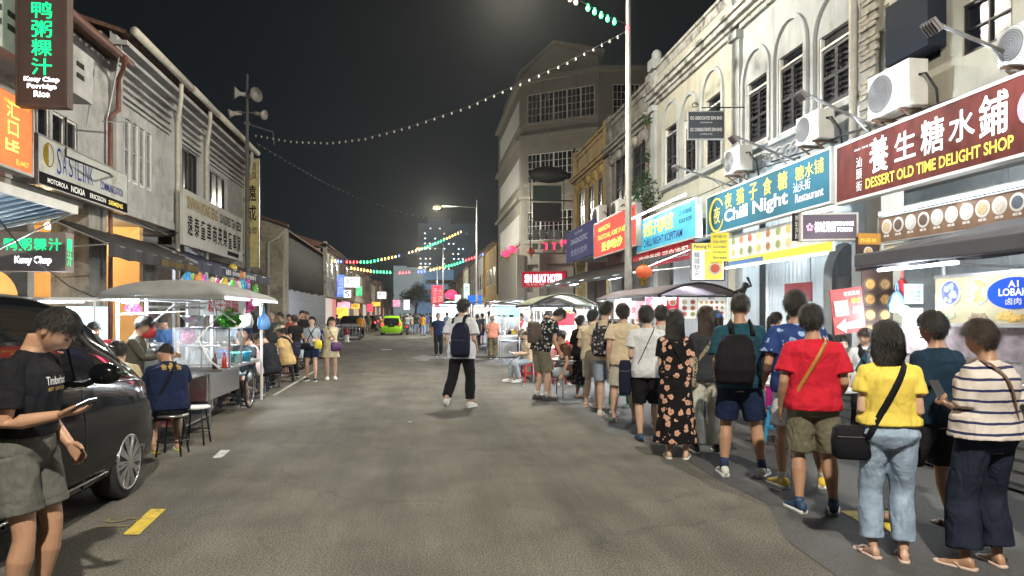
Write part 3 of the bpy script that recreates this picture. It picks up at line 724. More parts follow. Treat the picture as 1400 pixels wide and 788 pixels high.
# ================================================================= ground
b = MB(); b.box((0, 190, -.06), (600, 900, .1)); g = b.build('ground', mat('bare ground', (.05, .048, .045), .95, var=.3, scale=.5)); struct(g)
KL, KR = -5.9, 6.1; XL, XR = -8.0, 8.0
b = MB(); b.add([(KL, -40, 0), (KR, -40, 0), (KR, 330, 0), (KL, 330, 0)], [(0, 1, 2, 3)]); struct(b.build('road', ROAD))
b = MB(); r0 = random.Random(3); pts = []
for i in range(60):
    y = -8+i*.9; x = 2.55+.16*noise.noise(V((y*.5, 3, 1)))+(.35 if 5 < y < 9 else 0)+.07*noise.noise(V((y*3, 8, 1)))
    pts.append((x, y))
vs = [(x, y, .004) for x, y in pts]+[(KR-.35, y, .004) for x, y in pts]; n = len(pts)
b.add(vs, [(i, n+i, n+i+1, i+1) for i in range(n-1)]); struct(b.build('asphalt_strip', PATCH))
def pavement(x0, x1, nm):
    b = MB(); y = -20
    b.box(((x0+x1)/2, 45, .06), (abs(x1-x0), 130, .12)); struct(b.build(nm, PAVE))
pavement(XL-3.2, KL-.16, 'pavement_left'); pavement(KR+.16, XR+3.2, 'pavement_right')
KER = mat('kerb stone', (.24, .235, .22), .85, var=.25, scale=5, bump=.3)
for nm, x in (('kerb_left', KL-.08), ('kerb_right', KR+.08)):
    root = bpy.data.objects.new(nm, None); C.objects.link(root); root['kind'] = 'structure'; root.location = (x, 0, 0)
    s0 = None
    for i in range(46):
        y = -1+i*1.2
        if s0 is None:
            q = MB(); q.box((0, 0, .07), (.15, 1.185, .15)); s0 = q.build('kerb_stone', KER, root, bevel=.012); s0.location = (0, y, 0)
        else: o = inst(s0, root, (0, y, 0)); 
def flat(name, poly, m, z=.006, label=None):
    b = MB(); b.add([(p.x, p.y, z) for p in poly], [tuple(range(len(poly)))]); return b.build(name, m)
struct(flat('parking_line', [gnd(168, 732), gnd(190, 732), gnd(227, 697), gnd(206, 697)], YEL))
o = bpy.data.objects.new('bay_number_paint', None); C.objects.link(o); struct(o)
FAINT = mat('faded yellow paint', (.17, .14, .06), .8, var=.3, scale=20, dirt=(.08, .075, .065), dscale=12, dthr=.52); c = gnd(163, 715); text(o, '51', Matrix.Translation((c.x, c.y, .006)) @ Matrix.Rotation(radians(-92), 4, 'Z'), .24, .26, FAINT, .0, 0)
struct(flat('white_bay_mark', [gnd(290, 627), gnd(303, 627), gnd(315, 616), gnd(302, 616)], WPAINT))
struct(flat('white_edge_line', [gnd(372, 541), gnd(377, 541), gnd(432, 508), gnd(428, 508)], WPAINT))
struct(flat('yellow_bay_mark', [gnd(1148, 700), gnd(1225, 700), gnd(1232, 722), gnd(1219, 730), gnd(1205, 722), gnd(1180, 718)], YEL, .010))
struct(flat('arrow_marking', [gnd(562, 489.5), gnd(578, 485.5), gnd(586, 487), gnd(622, 488.5), gnd(660, 491), gnd(660, 493), gnd(612, 491), gnd(588, 491.5), gnd(585, 494), gnd(575, 494)], mat('nearly worn off paint', (.20, .20, .195), .8, var=.35, scale=6, dirt=(.09, .09, .085), dscale=3, dthr=.46)))
struct(flat('short_white_mark', [gnd(520, 478.3), gnd(534, 477.6), gnd(536, 478.6), gnd(522, 479.3)], WPAINT))
mh = MB(); mh.lathe((0, 0, 0), [(.0, .004), (.34, .004), (.35, .008), (.36, .004)], 28, False)
# small litter
for i, (px, py) in enumerate([(716, 528), (1040, 582), (773, 537), (690, 520), (560, 578)]):
    p = gnd(px, py); b = MB(); b.box((0, 0, .008), (.05, .035, .006)); b.box((.02, .012, .014), (.02, .03, .004)); o = b.build('paper_scrap', WHITE); o.location = p; o.rotation_euler = (0, 0, i)
    tag(o, ['white paper scrap on the road right of the backpack walker', 'white paper scrap by the queue near the green stool', 'white paper scrap beside the bending man\'s shoes', 'white paper scrap on the asphalt left of the bending man', 'white paper scrap under the walker\'s shadow'][i], 'litter')
# ================================================================= facades
class Fr:  # frame of a wall: o origin, u along (reading direction), n outward
    def __init__(s, o, u, n): s.o = V(o); s.u = V(u); s.n = V(n)
    def p(s, u, v, w=0): return s.o+s.u*u+V((0, 0, v))+s.n*w
LF = Fr((XL, 0, 0), (0, 1, 0), (1, 0, 0)); RF = Fr((XR, 0, 0), (0, -1, 0), (-1, 0, 0))
def fbox(b, f, u0, u1, v0, v1, w0, w1):
    c = f.p((u0+u1)/2, (v0+v1)/2, (w0+w1)/2); M = Matrix((f.u, f.n, V((0, 0, 1)))).transposed()
    b.box(c, (abs(u1-u0), abs(w1-w0), abs(v1-v0)), M)
def skin(b, f, u0, u1, v0, v1, holes, dep=.22):
    """front face of a wall with openings and their reveals"""
    us = sorted({u0, u1, *[max(u0, min(u1, h[i])) for h in holes for i in (0, 1)]}); vs = sorted({v0, v1, *[max(v0, min(v1, h[i])) for h in holes for i in (2, 3)]})
    for i in range(len(us)-1):
        for j in range(len(vs)-1):
            a, c, d, e = us[i], us[i+1], vs[j], vs[j+1]; mu, mv = (a+c)/2, (d+e)/2
            if any(h[0] < mu < h[1] and h[2] < mv < h[3] for h in holes): continue
            b.add([f.p(a, d), f.p(c, d), f.p(c, e), f.p(a, e)], [(0, 1, 2, 3)])
    for h in holes:
        for (a, d, c, e) in ((h[0], h[2], h[1], h[2]), (h[1], h[2], h[1], h[3]), (h[1], h[3], h[0], h[3]), (h[0], h[3], h[0], h[2])):
            b.add([f.p(a, d), f.p(c, e), f.p(c, e, -dep), f.p(a, d, -dep)], [(0, 1, 2, 3)])
def hpx(f, side, x0, x1, yt, yb, X=None):
    """opening given by its outline in the view: u0,u1,v0,v1 on the facade"""
    X = X or (XL if side < 0 else XR); a, c = YX(x0, X), YX(x1, X); xm = (x0+x1)/2
    u = (a, c) if side < 0 else (-a, -c); return (min(u), max(u), ZX(xm, yb, X), ZX(xm, yt, X))
SLATS = {}
def win_shutter(par, f, h, leaf=2, transom=.0, frame=WHITE, pitch=.11, open_=0):
    u0, u1, v0, v1 = h; b = MB(); t = .045
    fbox(b, f, u0, u0+t, v0, v1, -.14, -.02); fbox(b, f, u1-t, u1, v0, v1, -.14, -.02); fbox(b, f, u0+t, u1-t, v0, v0+t, -.14, -.018)
    if transom: fbox(b, f, u0+t, u1-t, v1-transom-t, v1-transom, -.14, -.016)
    w = b.build('window', frame, par)
    g = MB(); fbox(g, f, u0, u1, v0, v1, -.2, -.16); g.build('shutter_backing', SHUT, w)
    vt = v1-transom-t if transom else v1
    if transom:
        g = MB(); fbox(g, f, u0+t, u1-t, v1-transom, v1, -.12, -.10); g.build('transom_pane', DGLASS, w)
    lw = (u1-u0-2*t)/leaf
    for i in range(leaf):
        a = u0+t+i*lw; g = MB(); s = .05
        fbox(g, f, a+.004, a+s, v0+t, vt, -.10, -.05); fbox(g, f, a+lw-s, a+lw-.004, v0+t, vt, -.10, -.05); fbox(g, f, a+s, a+lw-s, v0+t, v0+t+.09, -.10, -.05); fbox(g, f, a+s, a+lw-s, vt-.07, vt, -.10, -.05)
        mid = (v0+t+vt)/2; fbox(g, f, a+s, a+lw-s, mid-.035, mid+.035, -.10, -.052); g.build('shutter', SHUT, w)
        z = v0+t+.09+pitch*.5; key = round(lw, 2)
        while z < vt-.09:
            if abs(z-mid) > .07:
                if key not in SLATS:
                    q = MB(); M = Matrix((f.u, f.n, V((0, 0, 1)))).transposed() @ Matrix.Rotation(radians(-38), 3, 'X'); q.box((0, 0, 0), (lw-2*s, .07, .012), M); o = q.build('slat', SHUT, w); SLATS[key] = o
                else: o = inst(SLATS[key], w)
                o.location = f.p(a+lw/2, z, -.08)
            z += pitch
    return w
def win_glass(par, f, h, cols=2, rows=2, frame=WHITE, t=.04, pane=None, name='window'):
    u0, u1, v0, v1 = h; b = MB()
    fbox(b, f, u0, u0+t, v0, v1, -.12, -.03); fbox(b, f, u1-t, u1, v0, v1, -.12, -.03); fbox(b, f, u0+t, u1-t, v0, v0+t, -.12, -.032); fbox(b, f, u0+t, u1-t, v1-t, v1, -.12, -.032)
    cw = (u1-u0-2*t)/cols; rh = (v1-v0-2*t)/rows
    for i in range(1, cols): x = u0+t+cw*i; fbox(b, f, x-t*.35, x+t*.35, v0+t, v1-t, -.11, -.045)
    for j in range(1, rows):
        z = v0+t+rh*j; fbox(b, f, u0+t, u1-t, z-t*.3, z+t*.3, -.108, -.05)
    w = b.build(name, frame, par)
    for i in range(cols):
        g = MB(); fbox(g, f, u0+t+cw*i, u0+t+cw*(i+1), v0+t, v1-t, -.09, -.08); g.build('pane', pane or DGLASS, w)
    return w
def arch_mould(b, f, uc, v, r, w=.09, t=.06, n=14, ry=None):
    ry = ry or r; pts = [(uc+r*cos(pi*i/n), v+ry*sin(pi*i/n)) for i in range(n+1)]; po = [(uc+(r+w)*cos(pi*i/n), v+(ry+w)*sin(pi*i/n)) for i in range(n+1)]
    rings = [[f.p(*pts[i], 0), f.p(*pts[i], t), f.p(*po[i], t), f.p(*po[i], 0)] for i in range(n+1)]
    b.ring_faces(rings, True)
def arch_wall(b, f, u0, u1, v0, v1, a0, a1, vs, th, n=14):
    """wall panel (thickness th behind the frame plane) with one arched opening"""
    r = (a1-a0)/2; uc = (a0+a1)/2; arc = [(uc-r*cos(pi*i/n), vs+r*sin(pi*i/n)) for i in range(n+1)]
    fbox(b, f, u0, a0, v0, v1, -th, 0); fbox(b, f, a1, u1, v0, v1, -th, 0)
    for i in range(n):
        (x0, z0), (x1, z1) = arc[i], arc[i+1]
        b.add([f.p(x0, z0), f.p(x1, z1), f.p(x1, v1), f.p(x0, v1), f.p(x0, z0, -th), f.p(x1, z1, -th), f.p(x1, v1, -th), f.p(x0, v1, -th)], [(0, 1, 2, 3), (7, 6, 5, 4), (0, 4, 5, 1), (2, 6, 7, 3)])
def shophouse(label, side, Y0, Y1, ztop, zf, wallm, holes, roof=TILE, depth=11, group=None, gf=None, slope=True, core=None, name='shophouse', posts=True):
    f = LF if side < 0 else RF
    T = thing(name, label, 'building', (0, 0, 0), 0, group)
    u = (Y0, Y1) if side < 0 else (-Y1, -Y0)
    b = MB(); skin(b, f, u[0], u[1], zf, ztop, holes, .21)
    b.build('facade_wall', wallm, T)
    b = MB(); fbox(b, f, u[0]+.002, u[1]-.002, zf, ztop-.02, -depth, -.215); b.build('upper_floor', core or wallm, T)
    b = MB(); fbox(b, f, u[0]+.01, u[1]-.01, .12, zf-.004, -depth, -2.9); b.build('shop_front', gf or PL_G, T)
    b = MB(); fbox(b, f, u[0]+.01, u[1]-.01, zf-.14, zf-.006, -2.9, -.02); b.build('arcade_ceiling', mat('arcade ceiling', (.35, .34, .31), .9), T)
    if posts:
        for q in (u[0], u[1]-.42):
            b = MB(); fbox(b, f, q+.004, q+.416, .12, zf-.145, -.45, -.01); fbox(b, f, q-.02 if q > u[0] else q+.004, q+.44 if q == u[0] else q+.416, zf-.42, zf-.146, -.47, .03); b.build('column', wallm, T, bevel=.01)
    # roof: rows of real tile ridges
    if roof:
        b = MB(); d0, d1 = .35, -depth; z0, z1 = ztop+.02, ztop+2.0; n = max(6, int((u[1]-u[0])/.28)); w = (u[1]-u[0])/n
        rings = []
        for i in range(n*2+1):
            uu = u[0]+w*i/2; dz = .07 if i % 2 else 0; rings.append([f.p(uu, z0+dz, d0 if not slope == 'in' else -.4), f.p(uu, z1+dz, d1*.55), f.p(uu, z1-.1+dz, d1*.55), f.p(uu, z0-.08+dz, d0 if not slope == 'in' else -.4)])
        b.ring_faces(rings, True); b.build('roof', roof, T)
    return T, f
def cornice(par, f, u0, u1, z, steps, m, name='cornice'):
    b = MB()
    for dz, h, w in steps: fbox(b, f, u0+.003, u1-.003, z+dz, z+dz+h-.003, -.05, w)
    return b.build(name, m, par)
def pipe(par, f, pts, r, m, name='drain_pipe'):
    b = MB(); b.tube([f.p(*p) for p in pts], r, 10); o = b.build(name, m, par, True); return o
# ---- right row: cream house with the dessert shop
Yb1 = YX(1183, XR)
hA = [hpx(RF, 1, 1227, 1286, 0, 92), hpx(RF, 1, 1316, 1384, -10, 62)]
hA = [(a, c, d, min(e, 8.6)) for a, c, d, e in hA]
B1, _ = shophouse('cream two storey shophouse above the dessert shop', 1, 2.2, Yb1, 9.9, 4.5, PL_C, hA, slope='in', gf=PL_W)
win_glass(B1, RF, hA[0], 2, 1, BLK, .05); win_glass(B1, RF, hA[1], 2, 2, BLK, .05)
b = MB(); u0, u1, v0, v1 = hA[0]; fbox(b, RF, u0+.15, u1+.15, v0+.1, v1, .02, .34); b.build('window_shutter_box', mat('tinted screen', (.02, .026, .04), .7, var=0, spec=.1), B1, bevel=.01)
# ---- white house with six arched windows
Yb2 = YX(1005, XR); Yb3 = YX(893, XR)
wb = [(1119.6, 1162, 29+11, 143), (1064, 1098, 70, 178), (1021, 1049, 107, 196)]
hB = [hpx(RF, 1, *w) for w in wb]
B2, _ = shophouse('white shophouse with three arched shutter windows above the chill night sign', 1, Yb1, Yb2, 9.75, 4.5, PL_W, hB, slope='in', gf=PL_W)
wc = [(964, 986, 132, 224), (935, 952, 160, 238), (909, 926, 172, 250)]
hC = [hpx(RF, 1, *w) for w in wc]
B3, _ = shophouse('white shophouse with three narrow arched windows above the kopitiam sign', 1, Yb2, Yb3, 9.75, 4.5, PL_C, hC, slope='in', gf=PL_W)
for T_, hs in ((B2, hB), (B3, hC)):
    for h in hs:
        win_shutter(T_, RF, h, 2, .22)
        b = MB(); uc = (h[0]+h[1])/2; r = (h[1]-h[0])/2+.10
        arch_mould(b, RF, uc, h[3]-.02, r, .11, .07, 18, r*1.15)
        for s in (-1, 1): fbox(b, RF, uc+s*r-(0 if s > 0 else .11), uc+s*r+(.11 if s > 0 else 0), h[2]-.05, h[3]-.021, 0, .07)
        fbox(b, RF, uc-r-.15, uc+r+.15, h[2]-.17, h[2]-.055, 0, .12); b.build('arch_surround', PL_W, T_)
for T_, a, c, m in ((B1, -Yb1, -2.2, PL_C), (B2, -Yb2, -Yb1, PL_W), (B3, -Yb3, -Yb2, PL_W)):
    cornice(T_, RF, a, c, 8.75, [(0, .12, .10), (.12, .1, .18), (.22, .14, .30), (.36, .10, .38)], PL_ST); cornice(T_, RF, a, c, 9.75, [(0, .25, .02), (.25, .1, .08)], PL_ST, 'parapet')
    b = MB(); fbox(b, RF, a, a+.42, 4.5, 9.95, .004, .10); fbox(b, RF, a-.02, a+.46, 8.55, 8.75, .004, .2); fbox(b, RF, a-.02, a+.46, 10.0, 10.35, -.3, .2); b.sphere(RF.p(a+.22, 10.5, -.05), (.18, .18, .22), 12, 8); b.build('pilaster', PL_G if T_ is B1 else m, T_)
# exposed brick patch of the pilaster between the cream and the white house
BRK = mat('old plaster brick', (.36, .33, .28), .9, var=.3, scale=6, bump=.5, dirt=(.16, .15, .13), dscale=3)
q0 = None; rr = random.Random(4)
for i in range(46):
    z = 4.62+i*.088
    for j in range(2):
        if rr.random() < .22: continue
        uo = -Yb1+.12+j*.23+(.06 if i % 2 else 0)
        if q0 is None:
            q = MB(); q.box((0, 0, 0), (.045, .215, .072)); q0 = q.build('brick', BRK, B1, bevel=.006); o = q0
        else: o = inst(q0, B1)
        o.location = RF.p(uo, z, .105+rr.uniform(0, .02)); o.rotation_euler = (rr.uniform(-.02, .02), 0, rr.uniform(-.03, .03))
pipe(B2, RF, [(-Yb1-.12, 10, .16), (-Yb1-.12, 8.4, .16), (-Yb1-.12, 4.6, .16)], .07, PIPE_W)
b = MB()
for x, y, sc in ((1040, 223, 1), (1062, 215, 1.1), (1084, 205, 1)):   # scroll relief over the sign
    u = -YX(x, XR); z = ZX(x, y, XR)
    for s in (-1, 1):
        pts = [RF.p(u+s*(.05+.16*sc*(1-t/14))*cos(t*.75)+s*.12, z+.20*sc*(1-t/14)*sin(t*.75), .03) for t in range(13)]; b.tube(pts, .022, 6)
b.build('scroll_relief', PL_W, B2, True)
# ---- weathered white house, ochre house
Yb4 = YX(832, XR); Yb5 = YX(786, XR)
hD = [hpx(RF, 1, 841, 857, 215, 278), hpx(RF, 1, 864, 886, 198, 272)]
B4, _ = shophouse('weathered grey white shophouse with stained ornament behind the lamp pole', 1, Yb3, Yb4, 9.7, 4.5, PL_G, hD, slope='in')
hE = [hpx(RF, 1, 791, 799, 262, 315), hpx(RF, 1, 804, 812, 255, 308), hpx(RF, 1, 817, 826, 243, 300)]
B5, _ = shophouse('ochre yellow shophouse with three narrow windows', 1, Yb4, Yb5, 9.6, 4.5, PL_O, hE, slope='in')
for T_, hs, m in ((B4, hD, PL_G), (B5, hE, PL_O)):
    for h in hs:
        win_glass(T_, RF, h, 2, 3, SHUT, .05); b = MB(); arch_mould(b, RF, (h[0]+h[1])/2, h[3], (h[1]-h[0])/2, .14, .1, 10); b.build('window_hood', m, T_)
        b = MB(); fbox(b, RF, h[0]-.1, h[1]+.1, h[2]-.14, h[2], 0, .12); b.build('window_sill', m, T_)
for T_, a, c, m in ((B4, -Yb4, -Yb3, PL_G), (B5, -Yb5, -Yb4, PL_O)):
    cornice(T_, RF, a, c, 8.3, [(0, .12, .12), (.12, .12, .26), (.24, .1, .34)], m); cornice(T_, RF, a, c, 9.5, [(0, .2, .06), (.2, .12, .16)], m, 'parapet')
    b = MB(); fbox(b, RF, a, a+.5, 4.5, 10.0, .004, .12); fbox(b, RF, c-.5, c, 4.5, 10.0, .004, .12)
    for k in range(5): u = a+.8+k*(c-a-1.6)/4; b.sphere(RF.p(u, 8.05, .08), (.16, .28, .22), 8, 6)
    b.build('pilaster', m, T_)
LEAF = mat('plant leaves', (.035, .085, .03), .6, var=.4, scale=20)
def plant(label, c, r, n, seed=1, cat='plant', stem=True):
    T_ = thing('wall_plant', label, cat, c); b = MB(); q = random.Random(seed)
    for i in range(n):
        d = V((q.gauss(0, 1), q.gauss(0, 1), q.gauss(0, 1))).normalized()*r*q.random()**.5; d.z *= 1.3
        s = q.uniform(.05, .11); a = V((q.uniform(-1, 1), q.uniform(-1, 1), q.uniform(-.6, .6))).normalized(); e = a.cross(V((q.random(), q.random(), 1))).normalized()
        b.add([d, d+a*s+e*s*.35, d+a*s*2, d+a*s-e*s*.35], [(0, 1, 2, 3)])
    o = b.build('foliage', LEAF, T_); b = MB(); b.tube([(0, 0, -r*1.5), (.03, .02, -r*.5), (0, 0, r*.4)], [.03, .02, .008], 6); b.build('stem', WOOD, T_)
plant('bushy green plant growing from the weathered white facade', (XR-.45, YX(882, XR-.4), ZX(882, 285, XR)), .75, 700, 2)
for i, (x, y) in enumerate(((893, 165), (892, 215), (893, 240))): plant(['small weed growing on the pilaster near the roofline', 'small weed halfway up the stained pilaster', 'lowest small weed on the stained pilaster above the bushy plant'][i], (XR-.2, YX(x, XR), ZX(x, y, XR)), .22, 60, 5+i)
# ---- cross street corner tower, five storeys, bent front
TA = at(712, 0, 55); TA.z = 0
dirc = V((2, -1)).normalized(); cfx = V((cos(YAW), -sin(YAW))); cfy = V((sin(YAW), cos(YAW)))
def camdir(a, c): v = cfx*a+cfy*c; return V((v.x, v.y, 0)).normalized()
d1 = camdir(2, -1); lenAB = 2.94*1.30*1.02*1.75; 
TB = TA+d1*6.6; d2 = camdir(1, .02); d0 = V((0, 1, 0))
TT = thing('corner_tower', 'tall beige five storey corner building with rows of gridded windows', 'building')
zt = 20.4
def tface(o, u, L, rows, name, zt_=zt):
    n = V((u.y, -u.x, 0)); n = n if n.y < .5 and (n.y < 0 or n.x < 0) else -n
    if n.dot(V((0, 0, 0))-V((o.x, o.y, 0))) < 0: n = -n
    f = Fr((o.x, o.y, 0), u, n); b = MB(); hs = []
    for (v0, v1) in rows: hs.append((L*.09, L*.95, v0, v1))
    skin(b, f, 0, L, 0, zt_, hs, .3); b.build('wall', PL_T, TT); b = MB(); fbox(b, f, 0, L, 0, zt_-.1, -.6, -.305); b.build('inner_wall', PL_T, TT)
    for h in hs[:3]:
        n_ = max(2, int((h[1]-h[0])/1.0)); w = (h[1]-h[0])/n_
        for i in range(n_): win_glass(TT, f, (h[0]+w*i, h[0]+w*(i+1)-.02, h[2], h[3]), 3, 4, WHITE, .045)
    tm = mat('pale trim', (.28, .27, .23), .8)
    for z in (zt_-.25, 15.6, 10.8): b = MB(); fbox(b, f, -.05, L+.05, z, z+.28, 0, .35); b.build('string_course', tm, TT)
    for v0, v1 in rows[:3]: b = MB(); fbox(b, f, L*.05, L*.99, v0-.25, v0-.02, 0, .12); b.build('window_ledge', tm, TT)
    return f, hs
rows = [(16.9, 19.2), (12.1, 14.4), (7.5, 9.8)]
fAB, _ = tface(TA, d1, 6.6, rows+[(3.4, 5.6)], 'front')
fBC, _ = tface(TB, d2, 12, rows, 'side')
fDA, _ = tface(TA+d0*16, -d0, 16, rows, 'street')
b = MB(); P = [TA, TB, TB+d2*12, TB+d2*12+V((0, 14, 0)), TA+d0*16]; b.prism([V((p.x, p.y, zt)) for p in P], (0, 0, .25)); b.build('roof_slab', PL_T, TT)
# gable roof over the front
g0 = TA-d1*.3-V((0, .6, 0)); g1 = TB+d1*.3-V((0, .6, 0)); gm = TA.lerp(TB, .42); ap = V((gm.x, gm.y-.4, zt+2.4))
b = MB()
for (p, q) in ((g0, ap), (ap, g1)):
    pz = V((p.x, p.y, zt+.3)) if p is not ap else ap; qz = V((q.x, q.y, zt+.9)) if q is not ap else ap
    b.add([pz, qz, qz+V((1, 10, 0)), pz+V((0, 10, 0)), pz+V((0, 0, .3)), qz+V((0, 0, .3)), qz+V((1, 10, .3)), pz+V((0, 10, .3))], [(0, 1, 2, 3), (7, 6, 5, 4), (0, 4, 5, 1), (1, 5, 6, 2), (3, 2, 6, 7), (0, 3, 7, 4)])
b.add([V((TA.x, TA.y, zt+.2)), V((TB.x, TB.y, zt+.2)), V((TB.x, TB.y, zt+.9)), ap+V((0, .35, 0))], [(0, 1, 2, 3)])
b.build('gable_roof', PL_T, TT)
b = MB()
for q in (.0, .30, .9): p = fAB.p(6.6*q, 0, .1); b.box((p.x, p.y, 3.2), (.6, .6, 6.3))
b.build('pier', PL_T, TT)
# ---- low ochre wing and far right row
def far_row(side, y0, y1, n, zt0, seed, mats, glow_cols, X=None, lab='', grp=''):
    q = random.Random(seed); X0 = X or (XL if side < 0 else XR); f = Fr((X0, 0, 0), (0, 1, 0) if side < 0 else (0, -1, 0), (1, 0, 0) if side < 0 else (-1, 0, 0)); W_ = (y1-y0)/n
    for i in range(n):
        a = y0+W_*i; c = a+W_-.01; z = zt0+q.uniform(-.5, .5); u = (a, c) if side < 0 else (-c, -a); m = mats[i % len(mats)]
        T_ = thing('far_shophouse', lab[i], 'building', group=grp)
        b = MB(); hs = []
        for k in range(3): w = (u[1]-u[0]); hs.append((u[0]+w*(.12+.29*k), u[0]+w*(.30+.29*k), 4.9, 6.9))
        skin(b, f, u[0], u[1], 3.6, z, hs, .2); b.build('facade_wall', m, T_)
        b = MB(); fbox(b, f, u[0], u[1], 3.6, z-.05, -10, -.22); b.build('upper_floor', m, T_)
        for h in hs: win_glass(T_, f, h, 2, 2, SHUT if i % 2 else WHITE, .07)
        b = MB(); fbox(b, f, u[0], u[1], .1, 3.6, -10, -2.5); b.build('shop_front', glow('shop glow %d' % (i % len(glow_cols)), glow_cols[i % len(glow_cols)], .35), T_)
        b = MB(); fbox(b, f, u[0], u[0]+.5, .1, 3.6, -.5, 0); fbox(b, f, u[0], u[1], 3.1, 3.7, -.4, .25); b.build('column', m, T_)
        b = MB(); fbox(b, f, u[0], u[1], z, z+.25, -.2, .3); fbox(b, f, u[0], u[0]+.45, 3.7, z+.5, .003, .28)
        for k in range(4):
            w = (u[1]-u[0]); b.bar(f.p(u[0]+w*(k+.5)/4, z+.3, .2), f.p(u[0]+w*(k+.5)/4, z+.25, -5), .12)
        b.build('cornice', m, T_)
        b = MB(); b.add([f.p(u[0], z+.25, .5), f.p(u[1], z+.25, .5), f.p(u[1], z+2.2, -6), f.p(u[0], z+2.2, -6), f.p(u[0], z+.1, .5), f.p(u[1], z+.1, .5), f.p(u[1], z, -6), f.p(u[0], z, -6)], [(0, 1, 2, 3), (0, 4, 5, 1), (1, 5, 6, 2), (0, 3, 7, 4)]); b.build('roof', TILE, T_)
PL_F = mat('brown dim plaster', (.24, .17, .13), .9, var=.2)
far_row(1, 72, 190, 9, 9.0, 5, [PL_O, PL_W, PL_G, PL_C, PL_F], [(1, .75, .45), (1, .9, .8), (1, .4, .35)],
        lab=['ochre far shophouse directly beyond the corner tower', 'second far shophouse beyond the tower, pale front', 'third far shophouse beyond the tower, grey front', 'fourth far shophouse beyond the tower, cream front', 'fifth far shophouse beyond the tower, brown front', 'sixth far shophouse beyond the tower, ochre front', 'seventh far shophouse beyond the tower', 'eighth far shophouse beyond the tower', 'farthest shophouse of the right hand row'], grp='far shophouses on the right')
far_row(-1, 58, 200, 11, 7.2, 9, [PL_G, PL_F, PL_C, PL_F], [(1, .55, .25), (1, .8, .5), (1, .45, .2), (.9, .9, 1)],
        lab=['first far shophouse past the dark hoarding on the left', 'second far shophouse past the hoarding, brown front', 'third far shophouse past the hoarding, cream front', 'fourth far shophouse past the hoarding', 'fifth far shophouse past the hoarding', 'sixth far shophouse past the hoarding', 'seventh far shophouse past the hoarding', 'eighth far shophouse past the hoarding', 'ninth far shophouse past the hoarding', 'tenth far shophouse past the hoarding', 'farthest shophouse of the left hand row'], grp='far shophouses on the left')
# ---- distant blocks
HR_ = thing('high_rise', 'distant dark apartment tower with scattered lit windows', 'building', (11, 300, 0))
b = MB(); b.box((0, 0, 20), (24, 14, 41)); b.box((-3, 0, 41.5), (10, 8, 3)); b.build('wall', mat('dark glowing concrete', (.035, .04, .05), .9, emit=(.020, .027, .034), es=1), HR_)  # faint emission painted into the wall so the tower shows against the sky
q0 = {}; rr = random.Random(12)
for i in range(12):
    for j in range(16):
        if rr.random() > .30 + (.3 if i in (1, 2) else 0): continue
        k = rr.choice([0, 0, 0, 1]); 
        if k not in q0: q = MB(); q.box((0, -7.02, 0), (.62, .08, .55)); q0[k] = q.build('lit_window', [glow('lit window white', (.8, .9, 1), 1.6), glow('lit window warm', (1, .75, .45), 1.3)][k], HR_); o = q0[k]
        else: o = inst(q0[k], HR_)
        o.location = (-11+i*2.0+rr.uniform(-.2, .2), 0, 6+j*2.15)
OB = thing('office_block', 'pale blue and white office block at the end of the street', 'building', (2, 225, 0))
BW = mat('blue white glowing cladding', (.25, .36, .48), .7, emit=(.055, .10, .155), es=1); WW = mat('white glowing cladding', (.5, .52, .52), .7, emit=(.11, .135, .14), es=1)  # light painted into both claddings as emission, the walls glow by themselves
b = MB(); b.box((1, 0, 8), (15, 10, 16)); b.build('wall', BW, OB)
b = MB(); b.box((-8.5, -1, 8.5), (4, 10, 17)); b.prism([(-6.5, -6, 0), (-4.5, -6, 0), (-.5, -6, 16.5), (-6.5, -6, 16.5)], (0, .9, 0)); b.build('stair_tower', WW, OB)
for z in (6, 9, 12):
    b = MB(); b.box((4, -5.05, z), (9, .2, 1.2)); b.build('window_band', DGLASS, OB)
TR = thing('street_tree', 'dark rounded tree at the far end of the street', 'tree', (-1.4, 190, 0)); q = random.Random(3)
b = MB(); b.tube([(0, 0, 0), (.1, 0, 3), (.3, 0, 6)], [.35, .28, .1], 8); b.tube([(.1, 0, 3), (1.5, .3, 6)], [.2, .06], 6); b.tube([(.1, 0, 3.2), (-1.6, .2, 6.2)], [.2, .06], 6); b.build('trunk', WOOD, TR)
b = MB()
for i in range(3500):
    c = V(q.choice([(0, 0, 7.5), (2.2, 0, 6.5), (-2.3, .5, 6.6), (.8, -.5, 8.6), (-1, 0, 5.6)])); d = V((q.gauss(0, 1), q.gauss(0, 1), q.gauss(0, .8))).normalized()*q.random()**.4*2.1+c
    a = V((q.uniform(-1, 1), q.uniform(-1, 1), q.uniform(-1, 1))).normalized()*.22; e = V((q.uniform(-1, 1), q.uniform(-1, 1), q.uniform(-1, 1))).normalized()*.13; b.add([d, d+a+e, d+a*2, d+a-e], [(0, 1, 2, 3)])
b.build('crown', LEAF, TR)
